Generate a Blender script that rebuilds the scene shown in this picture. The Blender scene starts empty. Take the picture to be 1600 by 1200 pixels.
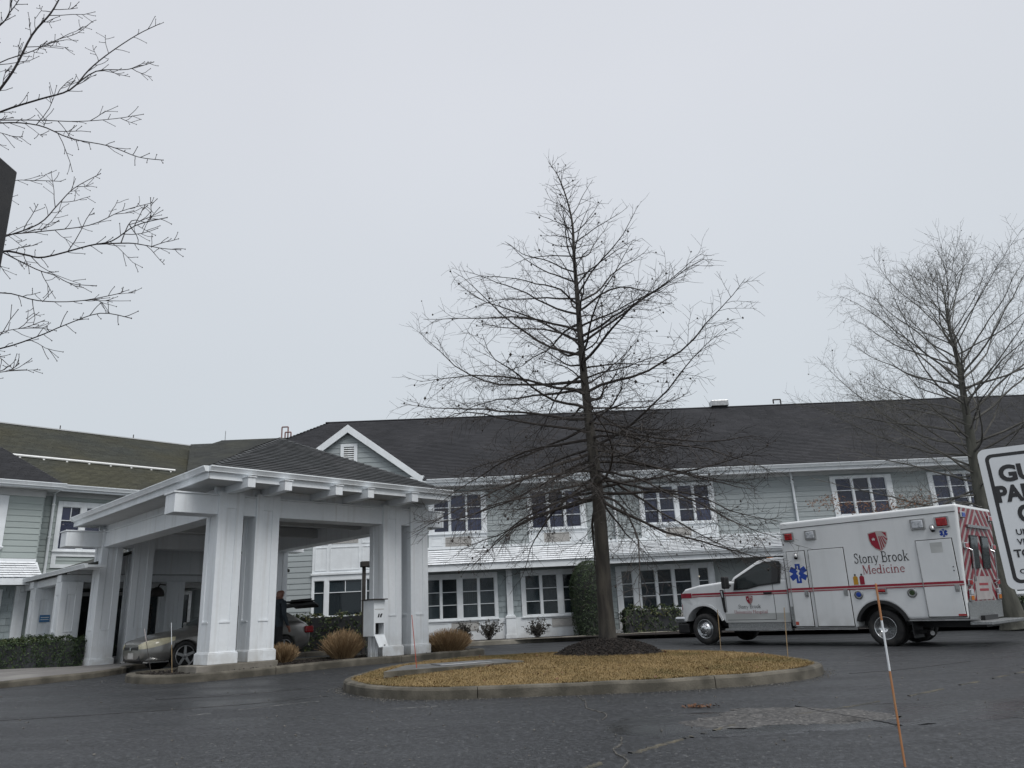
import bpy, bmesh, math, random
from mathutils import Vector, Matrix, noise

SC = bpy.context.scene
COL = SC.collection
rad = math.radians
RND = random.Random(11)

# ------------------------------------------------------------------ camera
CAM_H, PITCH, ROLL = 1.25, rad(17.23), rad(2.757)
_r = Vector((1, 0, 0)); _f = Vector((0, math.cos(PITCH), math.sin(PITCH))); _u = Vector((0, -math.sin(PITCH), math.cos(PITCH)))
_r2 = math.cos(ROLL) * _r - math.sin(ROLL) * _u
_u2 = math.sin(ROLL) * _r + math.cos(ROLL) * _u
cd = bpy.data.cameras.new('camera')
cd.sensor_width = 36.0
cd.lens = 36.0 * 1168.0 / 1600.0
cd.clip_start = 0.05
cd.clip_end = 2000
cam = bpy.data.objects.new('camera', cd)
COL.objects.link(cam)
cam.matrix_world = Matrix(((_r2.x, _u2.x, -_f.x, 0), (_r2.y, _u2.y, -_f.y, 0), (_r2.z, _u2.z, -_f.z, CAM_H), (0, 0, 0, 1)))
SC.camera = cam

# ------------------------------------------------------------------ overcast sky
SUN_DIR = Vector((0.35, -0.45, 0.82)).normalized()          # towards the sun
w = bpy.data.worlds.new('World'); SC.world = w; w.use_nodes = True
nt = w.node_tree; N = nt.nodes; L = nt.links
N.clear()
out = N.new('ShaderNodeOutputWorld'); bg = N.new('ShaderNodeBackground'); bg.inputs['Strength'].default_value = 0.1
sky = N.new('ShaderNodeTexSky'); sky.sky_type = 'NISHITA'; sky.sun_disc = False
sky.sun_elevation = math.asin(SUN_DIR.z); sky.sun_rotation = math.atan2(SUN_DIR.x, SUN_DIR.y)
sky.dust_density = 6.0; sky.air_density = 1.0
hs = N.new('ShaderNodeHueSaturation'); hs.inputs['Saturation'].default_value = 0.25; hs.inputs['Value'].default_value = 0.8
tc = N.new('ShaderNodeTexCoord'); sx = N.new('ShaderNodeSeparateXYZ')
mr = N.new('ShaderNodeMapRange'); mr.inputs['From Min'].default_value = -0.02; mr.inputs['From Max'].default_value = 0.62
ramp = N.new('ShaderNodeValToRGB')
ramp.color_ramp.elements[0].position = 0.0; ramp.color_ramp.elements[0].color = (0.525, 0.588, 0.638, 1)
ramp.color_ramp.elements[1].position = 1.0; ramp.color_ramp.elements[1].color = (0.632, 0.656, 0.708, 1)
e = ramp.color_ramp.elements.new(0.5); e.color = (0.568, 0.612, 0.660, 1)
# cloud deck: soft mottling
nz = N.new('ShaderNodeTexNoise'); nz.inputs['Scale'].default_value = 1.3; nz.inputs['Detail'].default_value = 4
mr2 = N.new('ShaderNodeMapRange'); mr2.inputs['To Min'].default_value = 9.2; mr2.inputs['To Max'].default_value = 10.6
vm = N.new('ShaderNodeVectorMath'); vm.operation = 'SCALE'
mix = N.new('ShaderNodeMix'); mix.data_type = 'RGBA'; mix.inputs['Factor'].default_value = 0.9
L.new(tc.outputs['Generated'], sx.inputs[0]); L.new(sx.outputs['Z'], mr.inputs['Value']); L.new(mr.outputs[0], ramp.inputs['Fac'])
L.new(tc.outputs['Generated'], nz.inputs['Vector']); L.new(nz.outputs['Fac'], mr2.inputs['Value'])
L.new(ramp.outputs['Color'], vm.inputs[0]); L.new(mr2.outputs[0], vm.inputs['Scale'])
L.new(sky.outputs[0], hs.inputs['Color'])
L.new(hs.outputs[0], mix.inputs[6]); L.new(vm.outputs[0], mix.inputs[7])
L.new(mix.outputs[2], bg.inputs['Color']); L.new(bg.outputs[0], out.inputs['Surface'])

sd = bpy.data.lights.new('sun', 'SUN'); sd.energy = 1.65; sd.angle = rad(28); sd.color = (1.0, 0.99, 0.97)
sun = bpy.data.objects.new('sun', sd); COL.objects.link(sun)
sun.rotation_euler = SUN_DIR.to_track_quat('Z', 'Y').to_euler()

SC.view_settings.view_transform = 'Standard'
SC.view_settings.look = 'None'
SC.view_settings.exposure = 0.24
SC.view_settings.gamma = 1.0
SC.view_settings.use_curve_mapping = False

# ------------------------------------------------------------------ materials
def mat(name, c, rough=0.6, var=0.12, scale=6.0, c2=None, spec=0.5, metal=0.0, bump=0.0, bscale=None, obj_var=0.0,
        attr=None, stretch=None, dirt=None, detail=4.0, coat=0.0, rvar=0.0, fine=0.0, fscale=90.0, c2pos=(0.42, 0.68)):
    m = bpy.data.materials.new(name); m.use_nodes = True
    t = m.node_tree; n = t.nodes; l = t.links
    b = n['Principled BSDF']
    b.inputs['Roughness'].default_value = rough; b.inputs['Metallic'].default_value = metal
    b.inputs['Specular IOR Level'].default_value = spec
    if coat: b.inputs['Coat Weight'].default_value = coat; b.inputs['Coat Roughness'].default_value = 0.08
    co = n.new('ShaderNodeTexCoord'); vec = co.outputs['Object']
    if stretch:
        mp = n.new('ShaderNodeMapping'); mp.inputs['Scale'].default_value = stretch; l.new(vec, mp.inputs['Vector']); vec = mp.outputs[0]
    no = n.new('ShaderNodeTexNoise'); no.inputs['Scale'].default_value = scale; no.inputs['Detail'].default_value = detail
    l.new(vec, no.inputs['Vector'])
    r = n.new('ShaderNodeValToRGB')
    d = c2 if c2 else tuple(x * (1 + var) for x in c)
    a = c if c2 else tuple(x * (1 - var) for x in c)
    r.color_ramp.elements[0].position = c2pos[0]; r.color_ramp.elements[1].position = c2pos[1]
    r.color_ramp.elements[0].color = (*a, 1); r.color_ramp.elements[1].color = (*d, 1)
    l.new(no.outputs['Fac'], r.inputs['Fac']); colr = r.outputs['Color']
    def scaled(colr, src, lo, hi):
        q = n.new('ShaderNodeMapRange'); q.inputs['To Min'].default_value = lo; q.inputs['To Max'].default_value = hi
        l.new(src, q.inputs['Value'])
        v = n.new('ShaderNodeVectorMath'); v.operation = 'SCALE'; l.new(colr, v.inputs[0]); l.new(q.outputs[0], v.inputs['Scale'])
        return v.outputs[0]
    if fine:
        nf = n.new('ShaderNodeTexNoise'); nf.inputs['Scale'].default_value = fscale; nf.inputs['Detail'].default_value = 2
        l.new(co.outputs['Object'], nf.inputs['Vector']); colr = scaled(colr, nf.outputs['Fac'], 1 - fine, 1 + fine)
    if obj_var:
        oi = n.new('ShaderNodeObjectInfo'); colr = scaled(colr, oi.outputs['Random'], 1 - obj_var, 1 + obj_var)
    if attr:
        at = n.new('ShaderNodeAttribute'); at.attribute_name = 'shade'; colr = scaled(colr, at.outputs['Fac'], 1 - attr, 1 + attr)
    if dirt:                                          # splashed grime: (low z, high z, amount, colour)
        sp = n.new('ShaderNodeSeparateXYZ'); l.new(co.outputs['Object'], sp.inputs[0])
        q = n.new('ShaderNodeMapRange'); q.inputs['From Min'].default_value = dirt[0]; q.inputs['From Max'].default_value = dirt[1]
        q.inputs['To Min'].default_value = dirt[2]; q.inputs['To Max'].default_value = 0.0; l.new(sp.outputs['Z'], q.inputs['Value'])
        dn = n.new('ShaderNodeTexNoise'); dn.inputs['Scale'].default_value = 4.0; dn.inputs['Detail'].default_value = 5; l.new(co.outputs['Object'], dn.inputs['Vector'])
        d1 = n.new('ShaderNodeMapRange'); d1.inputs['From Min'].default_value = 0.35; d1.inputs['From Max'].default_value = 0.62; l.new(dn.outputs['Fac'], d1.inputs['Value'])
        mp2 = n.new('ShaderNodeMapping'); mp2.inputs['Scale'].default_value = (9, 9, 0.35); l.new(co.outputs['Object'], mp2.inputs['Vector'])
        dn2 = n.new('ShaderNodeTexNoise'); dn2.inputs['Scale'].default_value = 1.0; dn2.inputs['Detail'].default_value = 3; l.new(mp2.outputs[0], dn2.inputs['Vector'])
        d2 = n.new('ShaderNodeMapRange'); d2.inputs['From Min'].default_value = 0.55; d2.inputs['From Max'].default_value = 0.75; d2.inputs['To Max'].default_value = dirt[4]; l.new(dn2.outputs['Fac'], d2.inputs['Value'])
        mu = n.new('ShaderNodeMath'); mu.operation = 'MULTIPLY'; l.new(q.outputs[0], mu.inputs[0]); l.new(d1.outputs[0], mu.inputs[1])
        ad = n.new('ShaderNodeMath'); ad.operation = 'ADD'; ad.use_clamp = True; l.new(mu.outputs[0], ad.inputs[0]); l.new(d2.outputs[0], ad.inputs[1])
        mx = n.new('ShaderNodeMix'); mx.data_type = 'RGBA'; l.new(ad.outputs[0], mx.inputs['Factor']); l.new(colr, mx.inputs[6]); mx.inputs[7].default_value = (*dirt[3], 1); colr = mx.outputs[2]
    l.new(colr, b.inputs['Base Color'])
    if rvar:
        q = n.new('ShaderNodeMapRange'); q.inputs['From Min'].default_value = 0.3; q.inputs['From Max'].default_value = 0.7
        q.inputs['To Min'].default_value = rough - rvar; q.inputs['To Max'].default_value = rough + rvar
        l.new(no.outputs['Fac'], q.inputs['Value']); l.new(q.outputs[0], b.inputs['Roughness'])
    if bump:
        nb = n.new('ShaderNodeTexNoise'); nb.inputs['Scale'].default_value = bscale or scale * 4; nb.inputs['Detail'].default_value = 3
        l.new(vec, nb.inputs['Vector'])
        bp = n.new('ShaderNodeBump'); bp.inputs['Strength'].default_value = bump; bp.inputs['Distance'].default_value = 0.02
        l.new(nb.outputs['Fac'], bp.inputs['Height']); l.new(bp.outputs[0], b.inputs['Normal'])
    return m

def attr_ramp(name, cols, rough=0.8, spec=0.3, patch=0.0, pscale=1.0):
    """colour chosen by the per-face 'shade' value (leaf or blade colour), shifted in soft patches"""
    m = bpy.data.materials.new(name); m.use_nodes = True
    t = m.node_tree; n = t.nodes; l = t.links; b = n['Principled BSDF']
    b.inputs['Roughness'].default_value = rough; b.inputs['Specular IOR Level'].default_value = spec
    at = n.new('ShaderNodeAttribute'); at.attribute_name = 'shade'; src = at.outputs['Fac']
    if patch:
        co = n.new('ShaderNodeTexCoord'); no = n.new('ShaderNodeTexNoise'); no.inputs['Scale'].default_value = pscale; no.inputs['Detail'].default_value = 3
        l.new(co.outputs['Object'], no.inputs['Vector'])
        q = n.new('ShaderNodeMapRange'); q.inputs['From Min'].default_value = 0.3; q.inputs['From Max'].default_value = 0.7
        q.inputs['To Min'].default_value = -patch; q.inputs['To Max'].default_value = patch
        l.new(no.outputs['Fac'], q.inputs['Value'])
        ad = n.new('ShaderNodeMath'); ad.operation = 'ADD'; l.new(src, ad.inputs[0]); l.new(q.outputs[0], ad.inputs[1]); src = ad.outputs[0]
    r = n.new('ShaderNodeValToRGB'); cr = r.color_ramp
    for i, c in enumerate(cols):
        p = i / (len(cols) - 1)
        el = cr.elements[0] if i == 0 else (cr.elements[-1] if i == len(cols) - 1 else cr.elements.new(p))
        el.position = p; el.color = (*c, 1)
    l.new(src, r.inputs['Fac']); l.new(r.outputs['Color'], b.inputs['Base Color'])
    return m

M = {}
M['white'] = mat('white_paint', (0.70, 0.73, 0.755), 0.45, c2=(0.775, 0.80, 0.82), scale=1.3, stretch=(1, 1, 0.35), spec=0.4, fine=0.05, fscale=14, dirt=(0.5, 1.05, 0.6, (0.38, 0.36, 0.32), 0.3))
M['white_trim'] = mat('white_trim', (0.75, 0.78, 0.80), 0.5, var=0.05, scale=3, spec=0.4, fine=0.04, fscale=20, dirt=(0.4, 0.9, 0.4, (0.36, 0.34, 0.30), 0.16))
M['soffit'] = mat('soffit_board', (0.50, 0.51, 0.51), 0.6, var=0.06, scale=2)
M['siding'] = mat('siding_paint', (0.335, 0.368, 0.373), 0.62, var=0.07, scale=1.5, obj_var=0.05, fine=0.05, fscale=25, stretch=(0.4, 1, 2.5))
M['siding_left'] = mat('siding_paint_wing', (0.340, 0.384, 0.372), 0.62, var=0.07, scale=1.5, obj_var=0.05, fine=0.05, fscale=25, stretch=(0.4, 1, 2.5))
M['shake_white'] = mat('white_shake', (0.84, 0.86, 0.88), 0.30, var=0.04, scale=5, attr=0.05, spec=0.5, fine=0.08, fscale=30)
M['shake_grey'] = mat('grey_shake', (0.30, 0.345, 0.355), 0.6, var=0.08, scale=5, obj_var=0.12, fine=0.05)
M['shingle'] = mat('dark_shingle', (0.026, 0.0265, 0.030), 0.85, c2=(0.036, 0.036, 0.040), scale=0.5, attr=0.22, spec=0.35, fine=0.25, fscale=120)
M['shingle_c'] = mat('canopy_shingle', (0.042, 0.045, 0.047), 0.8, c2=(0.060, 0.061, 0.063), scale=0.9, attr=0.25, spec=0.4, fine=0.25, fscale=120)
M['shingle_link'] = mat('weathered_shingle', (0.042, 0.045, 0.042), 0.9, c2=(0.056, 0.058, 0.048), scale=0.8, attr=0.22, fine=0.25, fscale=120)
M['shingle_moss'] = mat('mossy_shingle', (0.047, 0.051, 0.043), 0.9, c2=(0.060, 0.058, 0.036), scale=0.36, attr=0.22, fine=0.3, fscale=60, detail=5, c2pos=(0.36, 0.58))
M['concrete'] = mat('concrete', (0.14, 0.128, 0.105), 0.85, c2=(0.25, 0.23, 0.20), scale=2.2, bump=0.25, bscale=40, fine=0.15, fscale=60)
M['kerb'] = mat('kerb_concrete', (0.062, 0.056, 0.043), 0.85, c2=(0.150, 0.135, 0.108), scale=2.6, bump=0.3, bscale=45, fine=0.2, fscale=50, obj_var=0.10)
M['kerb_pale'] = mat('pale_kerb_concrete', (0.17, 0.158, 0.130), 0.85, c2=(0.29, 0.27, 0.23), scale=2.2, bump=0.3, bscale=45, fine=0.2, fscale=50, obj_var=0.10)
M['slab_grey'] = mat('slab_concrete', (0.10, 0.10, 0.096), 0.75, c2=(0.17, 0.168, 0.16), scale=2.5, bump=0.2, bscale=50, fine=0.15, fscale=70)
M['red_shaded'] = mat('shaded_red_reflective', (0.20, 0.012, 0.024), 0.4, var=0.12, scale=5)  # rear chevron red, darkened: shade of the rear face put into the colour
M['white_shaded'] = mat('shaded_white_reflective', (0.36, 0.33, 0.325), 0.45, var=0.1, scale=4)  # rear panel white, its shade painted in as a darker tone
M['walk'] = mat('pavement_concrete', (0.17, 0.16, 0.155), 0.8, c2=(0.25, 0.24, 0.225), scale=1.2, bump=0.2, bscale=50, fine=0.15, fscale=70)
M['mulch'] = mat('mulch', (0.014, 0.011, 0.010), 0.95, c2=(0.034, 0.026, 0.021), scale=9, bump=0.8, bscale=30, fine=0.4, fscale=60)
M['chip'] = mat('mulch_chip', (0.022, 0.017, 0.014), 0.9, var=0.3, scale=20, attr=0.7)
M['bark'] = mat('oak_bark', (0.032, 0.029, 0.025), 0.9, c2=(0.075, 0.067, 0.055), scale=9, stretch=(1, 1, 0.16), bump=1.0, bscale=26, fine=0.25, fscale=60)
M['twig'] = mat('oak_twig', (0.045, 0.038, 0.034), 0.85, var=0.3, scale=3)
M['bark_lichen'] = mat('lichen_bark', (0.060, 0.060, 0.050), 0.9, c2=(0.105, 0.104, 0.086), scale=6, stretch=(1, 1, 0.25), bump=0.8, bscale=20)
M['twig_lichen_haze'] = mat('hazy_lichen_twig', (0.115, 0.110, 0.098), 0.85, var=0.3, scale=2)  # pale twigs: haze in front of the tree painted into their colour
M['twig_maple'] = mat('maple_twig', (0.040, 0.033, 0.033), 0.8, var=0.3, scale=6)
M['black'] = mat('black_plastic', (0.014, 0.014, 0.015), 0.5, var=0.1)
M['rubber'] = mat('tyre_rubber', (0.018, 0.018, 0.019), 0.85, c2=(0.038, 0.036, 0.034), scale=6, bump=0.2, bscale=60)
M['chrome'] = mat('chrome', (0.62, 0.63, 0.64), 0.16, var=0.05, metal=1.0)
M['steel'] = mat('brushed_steel', (0.42, 0.42, 0.42), 0.35, var=0.15, metal=1.0, scale=9)
M['plate'] = mat('diamond_plate', (0.36, 0.37, 0.37), 0.45, var=0.2, metal=0.85, scale=30, bump=0.5, bscale=60)
M['amb'] = mat('ambulance_white', (0.70, 0.715, 0.72), 0.22, c2=(0.75, 0.76, 0.765), scale=1.2, spec=0.5, coat=0.4, fine=0.03, fscale=6, stretch=(1, 1, 0.5), dirt=(0.35, 0.9, 0.35, (0.34, 0.33, 0.31), 0.08))
M['amb_dirty'] = mat('ambulance_sill', (0.40, 0.41, 0.40), 0.5, c2=(0.55, 0.56, 0.55), scale=3, stretch=(0.4, 1, 1.5))
M['red'] = mat('red_vinyl', (0.29, 0.012, 0.032), 0.35, var=0.08, spec=0.5)
M['red_l'] = mat('red_lens', (0.34, 0.010, 0.014), 0.12, var=0.25, scale=14, spec=0.7)
M['blue'] = mat('blue_vinyl', (0.012, 0.055, 0.34), 0.35, var=0.08)
M['ink'] = mat('black_ink', (0.018, 0.018, 0.020), 0.5, var=0.05)
M['redink'] = mat('red_ink', (0.28, 0.035, 0.045), 0.5, var=0.08)
M['offwhite'] = mat('off_white_vinyl', (0.46, 0.40, 0.385), 0.4, var=0.06)
M['lens'] = mat('clear_lens', (0.55, 0.57, 0.60), 0.1, c2=(0.30, 0.32, 0.34), scale=18, spec=0.8)
M['amber'] = mat('amber_lens', (0.50, 0.16, 0.02), 0.2, var=0.1)
M['yellow'] = mat('yellow_print', (0.52, 0.27, 0.02), 0.4, var=0.08)
M['brown'] = mat('dark_brown_metal', (0.026, 0.022, 0.020), 0.6, c2=(0.048, 0.040, 0.034), scale=4)
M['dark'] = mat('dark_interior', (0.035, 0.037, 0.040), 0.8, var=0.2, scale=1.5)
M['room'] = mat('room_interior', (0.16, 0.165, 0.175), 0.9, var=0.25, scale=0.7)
M['curtain'] = mat('curtain_cloth', (0.36, 0.37, 0.38), 0.9, var=0.12, scale=6, stretch=(6, 1, 0.2))
M['grille'] = mat('grille_metal', (0.46, 0.45, 0.43), 0.5, var=0.08, scale=4)
M['post_dark'] = mat('near_black_post', (0.014, 0.014, 0.015), 0.6, c2=(0.022, 0.021, 0.021), scale=4)
M['pipe'] = mat('pipe_copper_paint', (0.23, 0.12, 0.11), 0.5, var=0.2)
M['silver'] = mat('car_silver_brown', (0.235, 0.228, 0.215), 0.28, var=0.05, metal=0.65, coat=0.5, fine=0.04, fscale=200)
M['yellowed'] = mat('yellowed_headlight', (0.50, 0.46, 0.32), 0.15, var=0.1, scale=10, spec=0.7)
M['skin'] = mat('skin', (0.20, 0.095, 0.065), 0.55, var=0.08, scale=20)
M['jacket'] = mat('navy_jacket', (0.020, 0.030, 0.040), 0.8, var=0.2, scale=10)
M['trousers'] = mat('black_trousers', (0.010, 0.010, 0.012), 0.85, var=0.2, scale=10)
M['sign_white'] = mat('sign_white', (0.66, 0.68, 0.70), 0.35, var=0.04, scale=5, fine=0.03)
M['orange'] = mat('orange_fibreglass', (0.40, 0.165, 0.065), 0.5, c2=(0.36, 0.215, 0.11), scale=5)
M['orange_red'] = mat('red_orange_fibreglass', (0.42, 0.075, 0.045), 0.5, var=0.15, scale=8)
M['tan_stake'] = mat('tan_stake', (0.34, 0.24, 0.13), 0.6, var=0.2, scale=8)
M['snowbar'] = mat('white_snow_rail', (0.86, 0.86, 0.84), 0.3, var=0.03)
M['blue_sign'] = mat('blue_sign', (0.05, 0.16, 0.32), 0.4, var=0.05)
M['line_y'] = mat('worn_yellow_paint', (0.042, 0.042, 0.039), 0.75, c2=(0.105, 0.093, 0.066), scale=5, fine=0.4, fscale=40, c2pos=(0.46, 0.66))
M['line_w'] = mat('worn_white_paint', (0.055, 0.056, 0.057), 0.75, c2=(0.15, 0.15, 0.145), scale=9)
M['crack'] = mat('crack_tar', (0.010, 0.010, 0.011), 0.6, var=0.2)
M['crack_l'] = mat('crack_grit', (0.11, 0.105, 0.095), 0.9, var=0.3, scale=30)
M['deadleaf'] = attr_ramp('dead_leaf', [(0.10, 0.045, 0.022), (0.17, 0.085, 0.045), (0.12, 0.07, 0.05)], 0.8)
M['grass'] = attr_ramp('dormant_grass', [(0.120, 0.105, 0.046), (0.200, 0.146, 0.066), (0.270, 0.193, 0.092), (0.33, 0.245, 0.13)], 0.9, 0.2, patch=0.45, pscale=0.9)
M['soil'] = mat('dormant_turf', (0.15, 0.105, 0.042), 0.95, c2=(0.24, 0.165, 0.070), scale=3, bump=0.5, bscale=30, fine=0.3, fscale=40)
M['reed'] = attr_ramp('dry_reed', [(0.17, 0.105, 0.055), (0.30, 0.205, 0.115), (0.44, 0.325, 0.20)], 0.85, 0.2)
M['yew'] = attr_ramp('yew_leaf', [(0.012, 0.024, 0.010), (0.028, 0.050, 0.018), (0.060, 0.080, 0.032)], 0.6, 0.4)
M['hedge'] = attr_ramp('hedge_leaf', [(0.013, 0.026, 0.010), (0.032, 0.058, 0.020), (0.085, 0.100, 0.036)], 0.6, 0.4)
M['holly'] = attr_ramp('shrub_leaf', [(0.018, 0.032, 0.013), (0.048, 0.072, 0.026), (0.150, 0.135, 0.050)], 0.55, 0.4)
M['shrubdark'] = attr_ramp('bronze_leaf', [(0.030, 0.030, 0.026), (0.065, 0.062, 0.054), (0.120, 0.105, 0.090)], 0.7, 0.3)

def asphalt(name, base, dark, speck, rough, bump=0.7):
    m = bpy.data.materials.new(name); m.use_nodes = True
    t = m.node_tree; n = t.nodes; l = t.links; b = n['Principled BSDF']
    co = n.new('ShaderNodeTexCoord')
    def nse(s, det, stretch=None):
        q = n.new('ShaderNodeTexNoise'); q.inputs['Scale'].default_value = s; q.inputs['Detail'].default_value = det
        v = co.outputs['Object']
        if stretch:
            mp = n.new('ShaderNodeMapping'); mp.inputs['Scale'].default_value = stretch; mp.inputs['Rotation'].default_value = (0, 0, rad(8)); l.new(v, mp.inputs['Vector']); v = mp.outputs[0]
        l.new(v, q.inputs['Vector']); return q.outputs['Fac']
    def mapr(src, a0, a1, b0, b1):
        q = n.new('ShaderNodeMapRange'); q.inputs['From Min'].default_value = a0; q.inputs['From Max'].default_value = a1
        q.inputs['To Min'].default_value = b0; q.inputs['To Max'].default_value = b1; l.new(src, q.inputs['Value']); return q.outputs[0]
    def mixc(f, c1, c2):
        q = n.new('ShaderNodeMix'); q.data_type = 'RGBA'
        l.new(f, q.inputs['Factor'])
        for i, c in ((6, c1), (7, c2)):
            if isinstance(c, tuple): q.inputs[i].default_value = (*c, 1)
            else: l.new(c, q.inputs[i])
        return q.outputs[2]
    clus = nse(22, 4); big = nse(0.35, 5); streak = nse(0.8, 4, (0.25, 2.2, 1)); mid = nse(4, 4); fine = nse(60, 3)
    c = mixc(mapr(big, 0.35, 0.65, 0, 1), dark, base)
    c = mixc(mapr(streak, 0.50, 0.66, 0, 0.7), c, dark)
    c = mixc(mapr(mid, 0.52, 0.72, 0, 0.5), c, tuple(x * 1.35 for x in base))
    c = mixc(mapr(clus, 0.50, 0.66, 0, 0.75), c, tuple(x * 3.0 for x in base))
    c = mixc(mapr(clus, 0.36, 0.48, 0.8, 0), c, tuple(x * 0.5 for x in dark))
    c = mixc(mapr(fine, 0.40, 0.72, 0, 0.75), c, tuple(x * 1.9 for x in base))
    c = mixc(mapr(fine, 0.30, 0.48, 0.8, 0), c, tuple(x * 0.35 for x in dark))
    for vs_, r0, r1, am in ((7, 0.09, 0.13, 0.9), (15, 0.14, 0.22, 0.9)):          # stones showing in the worn surface
        vo = n.new('ShaderNodeTexVoronoi'); vo.inputs['Scale'].default_value = vs_; l.new(co.outputs['Object'], vo.inputs['Vector'])
        sp = n.new('ShaderNodeSeparateColor'); l.new(vo.outputs['Color'], sp.inputs[0])
        f1 = mapr(vo.outputs['Distance'], r0, r1, am, 0); f2 = mapr(sp.outputs[0], 0.62, 0.8, 0, 1)
        mu = n.new('ShaderNodeMath'); mu.operation = 'MULTIPLY'; l.new(f1, mu.inputs[0]); l.new(f2, mu.inputs[1])
        c = mixc(mu.outputs[0], c, speck)
    l.new(c, b.inputs['Base Color'])
    l.new(mapr(streak, 0.35, 0.65, rough + 0.12, rough - 0.12), b.inputs['Roughness'])
    b.inputs['Specular IOR Level'].default_value = 0.45
    bp = n.new('ShaderNodeBump'); bp.inputs['Strength'].default_value = bump; bp.inputs['Distance'].default_value = 0.006
    l.new(fine, bp.inputs['Height']); l.new(bp.outputs[0], b.inputs['Normal'])
    return m
M['asphalt'] = asphalt('asphalt', (0.0245, 0.0260, 0.0282), (0.0138, 0.0150, 0.0166), (0.13, 0.13, 0.126), 0.52)
M['asphalt_d'] = asphalt('asphalt_patch', (0.021, 0.022, 0.024), (0.014, 0.015, 0.0165), (0.05, 0.05, 0.048), 0.26, 0.3)  # darker, smoother damp asphalt that carries the painted windscreen reflection
M['asphalt_g'] = asphalt('worn_aggregate', (0.066, 0.063, 0.060), (0.030, 0.030, 0.030), (0.30, 0.285, 0.26), 0.65)

def glass(name, tint, trans):
    m = bpy.data.materials.new(name); m.use_nodes = True
    t = m.node_tree; n = t.nodes; l = t.links
    b = n['Principled BSDF']; o = n['Material Output']
    b.inputs['Base Color'].default_value = (*tint, 1); b.inputs['Roughness'].default_value = 0.06; b.inputs['Specular IOR Level'].default_value = 0.6
    co = n.new('ShaderNodeTexCoord'); no = n.new('ShaderNodeTexNoise'); no.inputs['Scale'].default_value = 2.0; l.new(co.outputs['Object'], no.inputs['Vector'])
    bp = n.new('ShaderNodeBump'); bp.inputs['Strength'].default_value = 0.05; bp.inputs['Distance'].default_value = 0.05
    l.new(no.outputs['Fac'], bp.inputs['Height']); l.new(bp.outputs[0], b.inputs['Normal'])
    oi = n.new('ShaderNodeObjectInfo'); mr_ = n.new('ShaderNodeMapRange'); mr_.inputs['To Min'].default_value = 0.55; mr_.inputs['To Max'].default_value = 1.5; l.new(oi.outputs['Random'], mr_.inputs['Value'])
    vs_ = n.new('ShaderNodeVectorMath'); vs_.operation = 'SCALE'; vs_.inputs[0].default_value = tint; l.new(mr_.outputs[0], vs_.inputs['Scale']); l.new(vs_.outputs[0], b.inputs['Base Color'])
    tr = n.new('ShaderNodeBsdfTransparent'); tr.inputs['Color'].default_value = (0.86, 0.90, 0.92, 1)
    mx = n.new('ShaderNodeMixShader'); mx.inputs['Fac'].default_value = trans
    l.new(b.outputs[0], mx.inputs[1]); l.new(tr.outputs[0], mx.inputs[2]); l.new(mx.outputs[0], o.inputs['Surface'])
    return m
M['glass_up'] = glass('upper_window_glass', (0.040, 0.046, 0.082), 0.16)
M['glass_lo'] = glass('lower_window_glass', (0.030, 0.041, 0.048), 0.38)
M['glass_car'] = glass('car_glass', (0.018, 0.026, 0.026), 0.30)

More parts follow.
